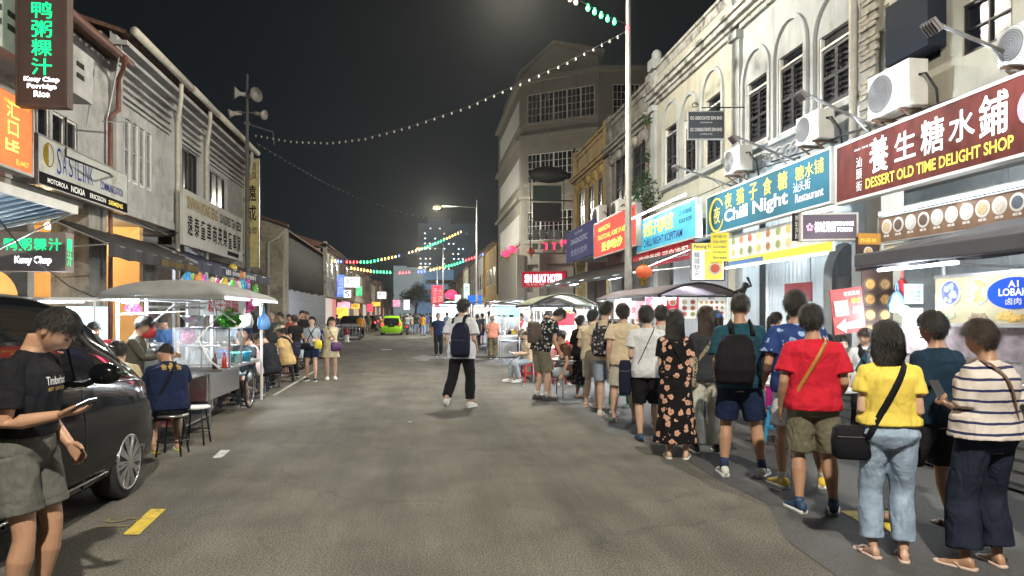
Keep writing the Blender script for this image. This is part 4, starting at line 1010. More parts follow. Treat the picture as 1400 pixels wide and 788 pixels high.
# ---- left row
YL1 = YX(150, XL); YL2 = YX(236, XL); YL3 = YX(276, XL); YL4 = YX(334, XL)
hL1 = [hpx(LF, -1, 2, 24, 75, 180), hpx(LF, -1, 32, 50, 90, 178), hpx(LF, -1, 52, 68, 98, 190), hpx(LF, -1, 72, 88, 140, 200), hpx(LF, -1, 92, 106, 145, 208)]
zb = min(h[2] for h in hL1); hL1 = [(a, c, 4.85, 6.1) for a, c, d, e in hL1]
A1_, _ = shophouse('grey white shophouse with casement windows behind the vertical green neon sign', -1, 7, YL1, 8.2, 4.3, PL_L, hL1, gf=PL_G, posts=False)
for h in hL1: win_glass(A1_, LF, h, 1, 1, WHITE, .06)
b = MB(); fbox(b, LF, 7, 16.0, 6.2, 6.34, 0, .9); fbox(b, LF, 7, 16.0, 6.34, 7.2, .78, .9)
b.build('balcony_ledge', PL_L, A1_)
v0_ = None
for i in range(14):
    for j in range(2):
        if v0_ is None: q = MB(); q.box((0, 0, 0), (.02, .30, .10)); v0_ = q.build('vent_slot', BLK, A1_); o = v0_
        else: o = inst(v0_, A1_)
        o.location = (XL+.905, 9.2+i*.48, 6.62+j*.24)
pipe(A1_, LF, [(YL1-.9, 8.0, .75), (YL1-.3, 7.9, .45), (YL1-.08, 7.7, .25), (YL1-.08, 6.9, .25), (YL1-.30, 6.7, .14), (YL1-.3, 2, .14), (YL1-.3, .2, .14)], .06, PIPE_R)
pipe(A1_, LF, [(7, 8.12, .55), (YL1-.1, 8.10, .55)], .10, PIPE_R, 'gutter')
b = MB(); fbox(b, LF, YL1-1.35, YL1-.75, .12, 4.28, -.75, .10); fbox(b, LF, YL1-.72, YL1-.5, .12, 4.28, -.4, .14); b.build('column', PL_G, A1_)
# arched arcade walls that cross the covered footway
f1 = Fr((XL, 15.4, 0), (1, 0, 0), (0, -1, 0)); b = MB(); arch_wall(b, f1, -2.9, -.1, .12, 4.15, -1.55, -.28, 1.95, .25); b.build('arch_wall', PL_G, A1_)
hL2 = [hpx(LF, -1, 146, 158, 160, 225), hpx(LF, -1, 161, 171, 168, 230), hpx(LF, -1, 173, 184, 178, 237), hpx(LF, -1, 185, 194, 186, 243), hpx(LF, -1, 196, 204, 194, 248)]
wa, wz = YX(153, XL)+.25, YX(209, XL); hL2 = [(wa+(wz-wa)*i/5+.05, wa+(wz-wa)*(i+1)/5-.05, 5.3, 7.0) for i in range(5)]
A2_, _ = shophouse('white shophouse with five louvred windows and stepped mouldings', -1, YL1+.005, YL2, 9.0, 4.3, PL_L, hL2, gf=PL_OR, posts=False)
SH0, SHUT_KEEP = SHUT, SLATS; SHUT = mat('grey white louvre', (.36, .36, .37), .6, var=.15); SLATS = {}
for h in hL2: win_shutter(A2_, LF, h, 1, 0, pitch=.17)
SHUT, SLATS = SH0, SHUT_KEEP
hL3 = [hpx(LF, -1, 227, 263, 190, 270)]; hL3 = [(YL2+.6, YL3-.5, 4.6, 7.3)]
A3_, _ = shophouse('white shophouse with one large dark window beside the white signboard', -1, YL2+.005, YL3, 9.0, 4.3, PL_L, hL3, gf=PL_G)
win_glass(A3_, LF, hL3[0], 4, 2, BLK, .06)
hL4 = [(YL3+.5, YL3+3.0, 4.6, 7.2)]
A4_, _ = shophouse('end white shophouse with yellow vertical signboard at its corner', -1, YL3+.005, YL4, 9.0, 4.3, PL_L, hL4, gf=PL_G)
win_glass(A4_, LF, hL4[0], 3, 2, BLK, .06)
for T_, a, c in ((A2_, YL1, YL2), (A3_, YL2, YL3), (A4_, YL3, YL4)):
    cornice(T_, LF, a, c, 7.35, [(0, .08, .08), (.12, .06, .14), (.35, .06, .12), (.55, .06, .16), (.78, .08, .22), (1.05, .10, .30), (1.3, .12, .42)], PL_L, 'moulding')
    b = MB(); fbox(b, LF, a+.01, a+.4, 4.3, 8.9, .006, .16); fbox(b, LF, c-.4, c-.01, 4.3, 8.9, .006, .16); fbox(b, LF, a, c, 4.3, 4.5, .004, .2); b.build('pilaster', PL_L, T_)
    pipe(T_, LF, [(c-.7, 9.0, .5), (c-.7, 8.5, .5), (c-.25, 7.7, .24), (c-.25, 4.5, .24), (c-.25, .3, .24)], .07, PIPE_W)
    pipe(T_, LF, [(a, 9.02, .6), (c, 9.0, .6)], .11, PIPE_W, 'gutter')
f2 = Fr((XL, 21.0, 0), (1, 0, 0), (0, -1, 0)); b = MB(); arch_wall(b, f2, -2.9, -.06, .12, 4.15, -2.2, -.9, 1.55, .25); b.build('arch_wall', PL_OR, A2_)
lamp('arcade_light', 'POINT', (XL-1.3, 18.9, 3.7), 210, (1, .72, .38), size=.15); lamp('arcade_light', 'POINT', (XL-1.6, 17.2, 2.6), 40, (1, .66, .34), size=.2)
b = MB(); b.sphere((0, 0, 0), .09, 12, 8); o = b.build('bulb', L_WARM); o.location = (XL-1.3, 18.6, 3.85); tag(o, 'warm round bulb lighting the orange arcade wall', 'lamp')
# cream gable house set back, hoarded house
G_ = thing('gable_house', 'cream side wall house behind the loudspeaker pole', 'building'); gx0, gx1, gy = -15, XL+.55, YL4+6
b = MB(); b.prism([(gx0, gy, 0), (gx1, gy, 0), (gx1, gy, 6.4), (gx0-1, gy, 9.2)], (0, 1.6, 0)); b.build('gable_wall', PL_G if False else mat('stained cream wall', (.36, .33, .26), .9, var=.2, dirt=(.2, .18, .15), dscale=1.2, dthr=.5), G_)
b = MB(); b.bar((gx0-1, gy-.1, 9.4), (gx1+.3, gy-.1, 6.45), .5, .14); b.build('roof_edge', TILE, G_)
b = MB(); b.tube([(gx1+.2, gy-.2, 6.3), (gx1-.2, gy-.25, 5.8), (gx1-.7, gy-.2, 5.5), (gx1-.75, gy-.2, 0.1)], .09, 8); b.build('drain_pipe', PIPE_W, G_, True)
Yh0, Yh1 = gy+1.7, 57.8
H_ = thing('hoarded_house', 'dark netted shophouse shell behind corrugated hoarding', 'building')
b = MB(); rings = []
for i in range(60):
    u = lerp(Yh0, Yh1, i/59); w = .12*noise.noise(V((u*.8, 0, 0))); rings.append([LF.p(u, 3.1, .1+w), LF.p(u, 5, .05-w), LF.p(u, 6.7+.1*noise.noise(V((u, 3, 0))), .0+w*.4), LF.p(u, 6.7, -8), LF.p(u, 3.1, -8)])
b.ring_faces(rings); b.build('netting', TARP, H_, True)
b = MB(); b.add([LF.p(Yh0, 6.6, .3), LF.p(Yh1, 6.5, .3), LF.p(Yh1, 8, -6), LF.p(Yh0, 8, -6), LF.p(Yh0, 6.5, .3), LF.p(Yh1, 6.4, .3)], [(0, 1, 2, 3), (0, 4, 5, 1)]); b.build('roof', TILE, H_)
y = Yh0; i = 0; zs0 = None
while y < Yh1-.9:
    if zs0 is None:
        q = MB(); rings = [[V((.035*(j % 2)+.0, .1*j, 0)), V((.035*(j % 2), .1*j, 3.1)), V((.035*(j % 2)-.01, .1*j, 3.1)), V((.035*(j % 2)-.01, .1*j, 0))] for j in range(10)]; q.ring_faces(rings); zs0 = q.build('zinc_sheet', ZINC, H_); o = zs0
    else: o = inst(zs0, H_)
    o.location = (XL+.3+.01*(i % 2), y, rnd.uniform(-.08, .05)); y += .88; i += 1
# ================================================================= signs
def board(name, label, cat, c, rd, w, h, th, facem, framem=ALU, fw=.04, group=None):
    R_ = thing(name, label, cat, c, atan2(rd[1], rd[0]), group)
    b = MB(); b.box((0, 0, 0), (w, th, h)); b.build('panel', facem, R_)
    if framem:
        b = MB()
        for s in (-1, 1): b.box((s*(w/2+fw/2), 0, 0), (fw, th+.03, h+2*fw)); b.box((0, 0, s*(h/2+fw/2)), (w-.002, th+.028, fw))
        b.build('frame', framem, R_)
    R_['hw'] = th; return R_
def put(R_, s, x, z, w, h, m, bold=.0, fit=True, spacing=1):
    th = R_['hw']; text(R_, s, Matrix.Translation((x, -th/2, z)) @ Matrix.Rotation(pi/2, 4, 'X'), w, h, m, bold, .006, spacing, fit=fit)
def fboard(name, label, cat, side, X, x0, x1, z0, z1, th, facem, framem=ALU, fw=.04, tilt=0):
    a, c = YX(x0, X), YX(x1, X); w = abs(c-a); R_ = board(name, label, cat, (X, (a+c)/2, (z0+z1)/2), (0, 1) if side < 0 else (0, -1), w, z1-z0, th, facem, framem, fw); R_['w'] = w; return R_
# left signs
LB = mat('brown sign box', (.085, .05, .042), .6, var=.1)
s = board('vertical_neon_sign', 'tall brown vertical sign with green neon Kuey Chap characters', 'sign', at(61, 30, 12.2), (1, 0), .77, 3.0, .18, LB, mat('brown edge', (.10, .07, .06), .5), .04)
for i, ch in enumerate('鸭粥粿汁'): put(s, ch, 0, .17-i*.335, .33, .29, G_GREEN, .025)
for i, (t_, w) in enumerate((('Kuey Chap', .58), ('Porridge', .48), ('Rice', .26))): put(s, t_, 0, -1.07-i*.125, w, .11, G_WHITE, .03)
X = XL+.35
s = fboard('orange_lightbox', 'glowing orange lightbox cut by the left edge of the view', 'sign', -1, X, -90, 34, 4.35, 5.72, .25, face('orange lightbox face', (.62, .17, .055), .55), ALU, .05)
put(s, 'BL4407', s['w']/2-.32, -.55, .42, .11, P_YEL, .01); put(s, '汇\n口\n一', s['w']/2-.62, .12, .40, .8, G_YEL, 0); put(s, 'LE', s['w']/2-.66, -.28, .40, .2, G_YEL, .02); put(s, '000830503-W', s['w']/2-.5, .52, .8, .07, P_YEL)
s = fboard('phone_shop_sign', 'long white and black phone shop signboard reading Sastlink', 'sign', -1, X, 47, 170, 4.25, 5.22, .14, mat('white sign face', (.50, .52, .50), .7, spec=.15, var=.1, dirt=(.36, .36, .30)), GREY, .03)
w = s['w']; b = MB(); b.box((0, -.070, -.36), (w, .006, .25)); b.build('black_band', mat('black band', (.012, .012, .014), .9, spec=.05), s)
for i, (ch, x) in enumerate(zip('SASTLINK', [-.95, -.72, -.46, -.26, -.08, .10, .26, .48])): put(s, ch, x-.35, .10 if i else .12, .17 if ch != 'I' else .04, .44 if i else .56, P_BLUE, -.006)
put(s, 'COMMUNICATION', 1.20, -.02, 1.25, .20, P_BLUE, .01); put(s, '◐', -w/2+.38, .16, .42, .5, P_GOLD)
put(s, 'MOTOROLA', -w/2+.75, -.36, .82, .10, P_WHITE, .02); put(s, 'NOKIA', -w/2+1.6, -.36, .62, .14, P_WHITE, .02); put(s, 'ERICSSON', -w/2+2.55, -.36, .80, .11, P_WHITE, .02); put(s, 'SIEMENS', -w/2+3.5, -.36, .8, .11, P_YEL, .02)
SBOX = mat('grey sign box', (.24, .20, .19), .6, var=.1)
s = board('kuey_chap_lightbox', 'grey box sign with green neon characters and white Kuey Chap', 'sign', at(50, 345, 12.6), (1, 0), 1.14, .72, .30, SBOX, None)
for i, ch in enumerate('鸭粥粿汁'): put(s, ch, -.36+i*.25, .13, .21, .22, G_GREEN, .02)
put(s, 'Kuey Chap', .02, -.17, .62, .17, G_WHITE, .03)
M_ = Matrix.Translation((.572, -.02, .0)) @ Matrix.Rotation(pi/2, 4, 'Z') @ Matrix.Rotation(pi/2, 4, 'X'); text(s, '粿\n汁', M_, .17, .5, G_GREEN, .02)
WSG = mat('dirty white board', (.50, .50, .47), .8, spec=.1, var=.08, dirt=(.36, .35, .30), dscale=1.5)
Xs = XL+.45
s = fboard('sundry_shop_board', 'big white hanging board with black Chinese characters and gold English line', 'sign', -1, Xs, 248, 330, 3.85, 5.65, .10, WSG, None)
w = s['w']; put(s, 'SINWAN YONG SENG', -w*.22, .52, w*.46, .42, P_GOLD, .02); put(s, 'SUNDRIES TEA SEEDS', w*.26, .50, w*.42, .36, P_BLACK, .02)
for i, ch in enumerate('遠泰童車商英榮童車家'): put(s, ch, -w*.41+i*w*.092, -.20, .50, .66, P_BLACK, .03)
b = MB(); b.box((w*.3, -.056, -.72), (1.6, .012, .16)); b.build('black_strip', P_BLACK, s)
s = board('yellow_vertical_sign', 'narrow yellow vertical sign with black Chinese characters on the end house', 'sign', (XL+.42, YL4-.4, 6.2), (1, 0), .62, 4.9, .12, mat('faded yellow board', (.48, .42, .17), .6, var=.2), GREY, .03)
for i, (ch, z, h) in enumerate((('遠', .9, .7), ('成', .0, .7), ('公司', -.8, .3))): put(s, ch, 0, z, .42, h, P_BLACK, .02)
put(s, '百貨\n玩具', 0, 1.9, .45, .8, P_BLACK, .01)
# awnings on the left
def awning(label, pts, m, rib=None, val=None, name='awning', cat='awning'):
    """pts: wall near, wall far, outer far, outer near"""
    T_ = thing(name, label, cat); a, c, d, e = [V(p) for p in pts]; b = MB(); n = 12; rings = []
    for i in range(n+1):
        t = i/n; p = a.lerp(c, t); q = e.lerp(d, t); sg = -.05*sin(pi*((t*4) % 1)); mm = p.lerp(q, .5)+V((0, 0, sg*.6)); rings.append([p, mm, q, q-V((0, 0, .02)), mm-V((0, 0, .02)), p-V((0, 0, .02))])
    b.ring_faces(rings); b.build('cover', m, T_, True)
    b = MB()
    for i in range(5): t = i/4; b.tube([a.lerp(c, t)-V((0, 0, .04)), e.lerp(d, t)-V((0, 0, .04))], .018, 6)
    b.tube([e-V((0, 0, .04)), d-V((0, 0, .04))], .022, 6); b.tube([e-V((0, 0, .05)), a-V((0, 0, .7))], .018, 6); b.tube([d-V((0, 0, .05)), c-V((0, 0, .7))], .018, 6)
    b.build('awning_frame', ALU, T_)
    if val:
        b = MB(); o = V((.02 if a.x < 0 else -.02, 0, 0)); rings = []
        for i in range(25):
            t = i/24; q = e.lerp(d, t)+o*(1+sin(i*1.7)); z = val*(1-.12*abs(sin(i*.8))); rings.append([q, q-V((0, 0, z)), q-V((0, 0, z))+o*.3, q+o*.3])
        b.ring_faces(rings); b.build('valance', m, T_)
    return T_
aw = awning('pale blue corrugated awning over the kuey chap shop', [(XL, 5, 2.85), (XL, 12.4, 2.85), (-5.76, 12.3, 3.38), (-5.76, 5, 3.38)], BLUESH)
b = MB()
for i in range(28): y = 5.1+i*.26; b.bar((XL+.05, y, 2.82), (-5.80, y, 3.33), .05, .03)
b.build('corrugation', BLUESH, aw)
b = MB(); b.bar((-5.74, 5, 3.37), (-5.74, 12.35, 3.37), .06, .14); b.bar((XL, 12.33, 2.83), (-5.73, 12.33, 3.37), .06, .12); b.build('rim', WHITE, aw)
def tube_light(label, p, q, power=0, col=(.86, .95, 1), r=.018, cat='lamp', down=None, group='fluorescent tubes'):
    p = V(p); q = V(q); T_ = thing('tube_light', label, cat, (p+q)/2, 0, group); c = (p+q)/2
    b = MB(); b.tube([p-c, q-c], r, 8); b.build('tube', L_WHITE, T_); b = MB(); b.bar(p-c+V((0, 0, .035)), q-c+V((0, 0, .035)), .05, .03); b.build('fitting', WHITE, T_)
    if power: lamp('stall_light', 'POINT', (0, 0, -.07), power*.42, col, size=.12, parent=T_)
tube_light('fluorescent tube under the pale blue awning', (-6.5, 9.0, 3.02), (-6.5, 10.2, 3.02), 90)
aw = awning('black awning with small gold characters on its valance', [(XL, 15.9, 3.75), (XL, 22.0, 3.75), (-6.75, 22.0, 3.15), (-6.75, 15.9, 3.2)], CANVAS_B, val=.34)
text(aw, '福建炒虾面粿条汤海鲜煮炒', Matrix.Translation((-6.71, 20.3, 2.98)) @ Matrix.Rotation(pi/2, 4, 'Z') @ Matrix.Rotation(pi/2, 4, 'X'), 3.0, .16, P_GOLD, .01, .03)
aw = awning('navy awning with white lettering over the toy shop', [(XL, 22.4, 3.8), (XL, YL4, 3.7), (-6.9, YL4, 3.3), (-6.9, 22.4, 3.3)], mat('navy canvas', (.015, .022, .06), .75), val=.36)
text(aw, '新荣泰 · SIN WENG TAI SUNDRY SDN BHD', Matrix.Translation((-6.86, (22.4+YL4)/2, 3.12)) @ Matrix.Rotation(pi/2, 4, 'Z') @ Matrix.Rotation(pi/2, 4, 'X'), 4.4, .2, P_WHITE, .02, .03)
TOY = [mat('toy %d' % i, c, .35, var=.1) for i, c in enumerate([(.05, .3, .7), (.7, .5, .05), (.7, .1, .3), (.15, .5, .1), (.7, .3, .1), (.5, .1, .5), (.7, .6, .4), (.1, .5, .6)])]
tl = ['blue inflatable toy', 'yellow balloon toy', 'pink inflatable toy', 'green bagged toy', 'orange hanging bag', 'purple balloon', 'cream bagged doll', 'turquoise foil balloon']
q = random.Random(8)
for i in range(20):
    y = 20.2+i*.42; z = 2.65+q.uniform(-.15, .1); T_ = thing('hanging_toy', tl[i % 8]+' hanging at position %s under the navy awning' % (['nearest the road side end', 'next to the first post', 'in the middle bunch', 'near the far end'][min(3, i//5)]), 'toy', (-6.7+q.uniform(-.25, .2), y, z), 0, 'toys hanging under the awning'); b = MB()
    b.sphere((0, 0, 0), (.15, .15, .2), 10, 8); b.sphere((.02, .05, .18), (.09, .09, .09), 8, 6); b.sphere((0, .14, -.03), (.05, .07, .12), 8, 6); b.sphere((0, -.14, -.03), (.05, .07, .12), 8, 6); b.build('toy_body', TOY[i % 8], T_, True)
    b = MB(); b.tube([(0, 0, .2), (0, 0, .62)], .006, 5); b.build('string', CABLE, T_); b = MB(); b.sphere((.1, 0, -.2), (.06, .06, .08), 8, 6); b.build('tassel', TOY[(i+3) % 8], T_)
lamp('shop_light', 'POINT', (-7.2, 24.5, 3.0), 70, (.9, .95, 1), size=.15)
BAL = [(388-.0, 352, 1), (374, 350, 4), (380, 362, 0), (368, 362, 5), (392, 362, 4), (365, 356, 2), (384, 372, 1)]
T_ = thing('balloon_bunch', 'bunch of coloured balloons and toys on a rod outside the cream gable wall', 'toy', (-7.1, 27.2, 3.0))
for i, (dx, dz) in enumerate([(0, .35), (.25, .1), (-.2, .1), (.1, -.2), (-.25, -.25), (.35, -.3), (0, .05)]):
    b = MB(); b.sphere((dx, (i % 3)*.15, dz), (.17, .17, .2), 10, 8); b.build('balloon', TOY[[1, 4, 7, 2, 5, 0, 6][i]], T_, True)
b = MB(); b.tube([(-1.2, 0, .8), (.1, 0, .7), (0, 0, 0), (0, 0, -.8)], .012, 6); b.build('rod', GREY, T_)
# ---- right signs
Xr = XR-.6
DW = mat('dark red timber sign', (.13, .030, .025), .7, spec=.15, var=.35, scale=4, stretch=(1, 9, .4))
s = fboard('dessert_shop_sign', 'long dark red timber sign reading Dessert Old Time Delight Shop', 'sign', 1, Xr, 1150, 1480, 3.60, 4.56, .16, DW, WHITE, .045)
w = s['w']; W2 = mat('silver calligraphy', (.75, .78, .78), .5, var=0, emit=(.7, .75, .75), es=.35)
x0 = -w/2
for i, (ch, x, h) in enumerate(zip('養生糖水鋪', [1.12, 1.72, 2.28, 2.82, 3.34], [.56, .42, .50, .42, .54])):
    put(s, ch, x0+x, .12, .44, h, W2, .028)
put(s, 'DESSERT OLD TIME DELIGHT SHOP', x0+2.22, -.30, 2.85, .17, P_YEL, .022)
for i, ch in enumerate('汕頭街'): put(s, ch, x0+.62, .10-i*.2, .15, .17, W2, .01)
put(s, 'OLD TIME DESSERT', x0+.85, .32, .7, .035, W2)
b = MB(); b.tube([(x0+3.95, -.09, .06), (x0+3.95, -.10, .06)], .24, 24); b.build('pink_badge', mat('pink badge', (.75, .25, .45), .5, emit=(.75, .25, .45), es=.4), s); put(s, '老時光', x0+3.96, .06, .34, .12, P_BLUE, .02)
CT = mat('teal sign face', (.035, .15, .22), .7, spec=.15, var=.05)
s = fboard('chill_night_sign', 'teal sign with yellow characters reading Chill Night Restaurant', 'sign', 1, Xr, 971, 1141, 3.66, 4.60, .16, CT, WHITE, .04)
w = s['w']; x0 = -w/2
for i, ch in enumerate('夜猫子食糖'): put(s, ch, x0+1.22+i*.62, .22, .36, .36, P_YEL, .02)
put(s, '糖水铺', x0+4.65, .24, .95, .28, P_YEL, .005); put(s, '汕头街', x0+4.4, -.02, .6, .2, P_WHITE, .005); put(s, 'Restaurant', x0+4.65, -.24, .95, .17, P_WHITE, .015)
put(s, 'Chill Night', x0+2.45, -.18, 2.9, .38, P_WHITE, .03); put(s, '夜', x0+.58, -.04, .38, .42, P_YEL, .01)
b = MB(); b.tube([(x0+.58+.38*cos(a), -.088, -.04+.40*sin(a)) for a in [radians(30+i*11) for i in range(29)]], [.012+.022*sin(pi*i/28) for i in range(29)], 6); b.build('ring_logo', P_YEL, s)
# food photo board
def dish(b, c, r, col, rim=True):
    pass
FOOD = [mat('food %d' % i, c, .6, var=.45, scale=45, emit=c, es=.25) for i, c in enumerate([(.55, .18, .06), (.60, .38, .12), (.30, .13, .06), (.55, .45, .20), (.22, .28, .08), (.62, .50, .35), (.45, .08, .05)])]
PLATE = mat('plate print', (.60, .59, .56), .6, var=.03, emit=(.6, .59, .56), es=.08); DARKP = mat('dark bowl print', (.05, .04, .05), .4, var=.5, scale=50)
def dishes(par, n, rows, x0, x1, z0, z1, th, seed=1, pl=None, fm=None, labels=False):
    q = random.Random(seed); src = {}
    dx = (x1-x0)/n; dz = (z1-z0)/rows; r = min(dx, dz)*.44
    for j in range(rows):
        for i in range(n):
            x = x0+dx*(i+.5); z = z0+dz*(j+.5); fk = q.randrange(len(fm or FOOD))
            if fk not in src:
                b = MB(); b.lathe((0, 0, 0), [(0, 0), (r, 0), (r, .004), (r*.8, .006), (0, .006)], 20, False); p = b.build('plate_print', pl or PLATE, par)
                b = MB(); b.lathe((0, 0, .008), [(r*.72, 0), (r*.7, .004), (0, .005)], 14, False); f_ = b.build('food_print', (fm or FOOD)[fk], p); src[fk] = p
            else:
                p = inst(src[fk], par); f_ = inst(src[fk].children[0], p)
            p.location = (x, -th/2, z); p.rotation_euler = (pi/2, 0, 0)
            if labels: put(par, '甜湯', x, z-r*1.25, r*1.1, r*.3, P_WHITE, .02)
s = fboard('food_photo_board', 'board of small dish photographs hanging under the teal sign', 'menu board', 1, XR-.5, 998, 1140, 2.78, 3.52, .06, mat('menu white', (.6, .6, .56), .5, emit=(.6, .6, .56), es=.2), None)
w = s['w']; dishes(s, 10, 2, -w/2+.05, w/2-.05, -.18, .36, .06, 3)
b = MB(); b.box((0, -.034, -.28), (w, .008, .17)); b.build('yellow_band', mat('yellow band', (.75, .62, .05), .5, emit=(.75, .62, .05), es=.3), s)
b = MB(); b.box((-w*.3, -.04, -.31), (w*.4, .008, .12)); b.build('blue_band', mat('blue band', (.06, .16, .38), .5), s)
tube_light('fluorescent tube along the bottom of the dish photograph board', (XR-.62, YX(998, XR-.5), 2.74), (XR-.62, YX(1139, XR-.5), 2.74), 2)
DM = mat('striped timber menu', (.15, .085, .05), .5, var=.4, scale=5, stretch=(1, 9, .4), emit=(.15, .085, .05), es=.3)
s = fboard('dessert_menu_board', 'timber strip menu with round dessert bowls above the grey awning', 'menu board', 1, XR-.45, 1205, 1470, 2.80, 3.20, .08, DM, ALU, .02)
w = s['w']; x0 = -w/2; DF = [mat('dessert %d' % i, c, .5, var=.5, scale=60, emit=c, es=.2) for i, c in enumerate([(.5, .45, .4), (.5, .1, .15), (.10, .06, .05), (.08, .09, .12), (.45, .33, .2), (.5, .52, .5)])]
dishes(s, 12, 1, x0+.05, w/2-.05, -.10, .19, .08, 5, None, DF, True)
tube_light('bright strip light along the top of the dessert menu', (XR-.55, YX(1206, XR-.5), 3.25), (XR-.55, YX(1470, XR-.5), 3.25), 2)
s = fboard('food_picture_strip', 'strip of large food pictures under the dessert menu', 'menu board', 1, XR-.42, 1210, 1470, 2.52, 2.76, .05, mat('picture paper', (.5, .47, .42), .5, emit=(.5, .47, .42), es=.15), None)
dishes(s, 9, 1, -s['w']/2, s['w']/2, -.13, .13, .05, 9)
s = board('penang_popiah_sign', 'small dark lightbox reading Penang Popiah in a white frame', 'sign', at(1132, 311, 10.2), camdir(1, -.12)[:2], .76, .36, .12, face('popiah face', (.12, .10, .13), .4), WHITE, .025)
put(s, '檳城薄餅', -.06, 0, .30, .16, G_WHITE, .01); put(s, 'PENANG\nPOPIAH', .22, 0, .24, .15, G_WHITE, .02); put(s, '✿', -.28, 0, .10, .12, glow('pink print', (.8, .3, .5), 1))
s = board('side_plate_sign', 'thin black plate with white characters left of the popiah lightbox', 'sign', at(1089, 311, 10.4), (1, 0), .13, .42, .04, BLK, None); put(s, '檳\n城\n薄\n餅', 0, 0, .08, .36, P_WHITE, .01)
# kopitiam signs
s = fboard('kopitiam_sign', 'glowing light blue sign reading Chill Night Kopitiam', 'sign', 1, Xr, 874, 955, 3.72, 4.72, .14, face('cyan lightbox', (.07, .40, .58), .35), ALU, .05)
w = s['w']; G_KY = mat('lime yellow print', (.75, .75, .05), .5, emit=(.75, .75, .05), es=.6, var=0)
put(s, '夜猫子咖啡室', -.5, .18, 2.7, .5, G_KY, .03); put(s, '古早咖啡', 1.75, .28, .9, .16, P_BLACK, 0); put(s, 'KOLE KOPI', 1.75, .05, .9, .12, P_BLACK, .01); put(s, 'CHILL NIGHT KOPITIAM', -.15, -.28, 3.4, .24, P_BLUE, .015)
b = MB(); b.box((-w/2+.28, -.08, -.1), (.16, .02, .42)); b.sphere((-w/2+.28, -.08, .16), (.07, .02, .08)); b.build('figure_print', P_BLACK, s)
for i in range(3):
    y0 = lerp(YX(874, Xr), YX(954, Xr), i/3+.02); y1 = lerp(YX(874, Xr), YX(954, Xr), (i+.93)/3); tube_light(['far', 'middle', 'near'][i]+' one of three tubes over the light blue sign', (Xr-.3, y0, 4.86), (Xr-.3, y1, 4.86), 22, r=.03)
RS = face('red banner', (.55, .025, .035), .25)
s = fboard('red_menu_banner', 'red banner with white Chinese characters under the light blue sign', 'sign', 1, Xr+.05, 866, 949, 3.18, 3.66, .05, RS, None); put(s, '麻辣香锅·可自选配', .2, 0, s['w']*.8, .30, P_WHITE, .03)
s = fboard('orange_red_sign', 'glowing orange red sign behind the lamp pole', 'sign', 1, Xr-.2, 815, 873, 3.95, 5.3, .16, face('orange red lightbox', (.70, .04, .025), .6, .3, .6), GREY, .05)
w = s['w']; put(s, 'MARIONI', -w*.22, .38, w*.3, .2, G_KY, .02); put(s, 'TRADITIONAL HOME OF ASSAM', -w*.02, .05, w*.75, .2, G_KY, .02); put(s, '亚参叻沙', -.2, -.35, w*.5, .36, G_YEL, .02)
s = fboard('dim_blue_sign', 'dim navy purple sign left of the orange red one', 'sign', 1, Xr-.2, 776, 814, 4.15, 5.6, .14, mat('dim blue sign', (.04, .04, .15), .8, spec=.1, var=.2, emit=(.05, .05, .16), es=.25), None)
w = s['w']; PB = mat('pale blue print', (.25, .27, .45), .6, emit=(.25, .27, .45), es=.15); put(s, 'DIAGNOSTIC', 0, .15, w*.6, .25, PB, .02); put(s, '检验化验所', 0, -.35, w*.6, .3, PB); put(s, 'KLINIK', 0, .5, w*.3, .12, PB)
s = board('penang_famous_sign', 'small white and yellow upright lightbox reading Penang Famous', 'sign', at(967, 358, 14.5), camdir(1, -.15)[:2], .66, .78, .12, face('pale lightbox', (.68, .72, .66), .5), BLK, .02)
put(s, 'Penang Famous', 0, .31, .56, .09, P_BLUE, .01); put(s, '檳\n城\n馳\n名', -.22, -.06, .12, .52, P_BLUE, .01)
b = MB(); b.box((0, -.060, .31), (.66, .006, .14)); b.box((.12, -.060, -.08), (.36, .006, .6)); b.build('yellow_print', mat('yellow print', (.8, .65, .1), .5, emit=(.8, .65, .1), es=.3), s); dishes(s, 1, 1, 0, .3, -.3, .0, .14, 2)
s = board('yellow_cloth_notice', 'yellow hanging notice with small blue writing at the left of the teal sign', 'sign', at(984, 338, 14.3), camdir(1, -.1)[:2], .36, .60, .03, face('yellow notice', (.75, .66, .08), .3), None)
for i in range(5): put(s, ['夜猫子', 'CHILL NIGHT', '汕头街糖水', 'Kimberley', 'Street'][i], 0, .22-i*.11, .28, .05, P_BLUE, .01)
s = board('associates_plaque', 'dark hanging plaque with two lines of company lettering', 'sign', at(965, 172, 16.0), camdir(1, -.02)[:2], .82, .62, .06, mat('slate plaque', (.05, .06, .085), .5, var=.1), mat('pale rim', (.4, .42, .45), .5), .02)
put(s, 'OC ASSOCIATES SDN BHD', 0, .17, .74, .08, P_WHITE, .015); put(s, 'OC CONSULTANTS SDN BHD', 0, -.10, .74, .08, P_WHITE, .015); put(s, '(1250348-H)', 0, .06, .28, .04, P_WHITE); put(s, '(1158213-D)', 0, -.21, .28, .04, P_WHITE)
b = MB(); b.tube([(-.1, 0, .42), (.9, 0, .42)], .015, 6)
for s_ in (-.25, .25): b.tube([(s_+.07*cos(t*.6), 0, .48+.07*sin(t*.6)*(1-t/20)) for t in range(14)], .009, 5)
b.build('bracket', BLK, s)
PK = glow('pink red neon', (1, .10, .28), 2.6)
s = board('red_neon_sign', 'red sign with glowing pink white letters under the lanterns of the tower', 'sign', at(744, 382, 45), camdir(1, -.3)[:2], 2.9, .95, .2, face('deep red', (.40, .01, .03), .35), mat('red rim', (.5, .05, .06), .5), .05)
put(s, 'SIN HUAT HOTEL', 0, .05, 2.6, .55, glow('pink white neon', (1, .62, .72), 3), .03); put(s, 'TEL 04 261 2380', -.6, -.34, 1.2, .12, P_WHITE)
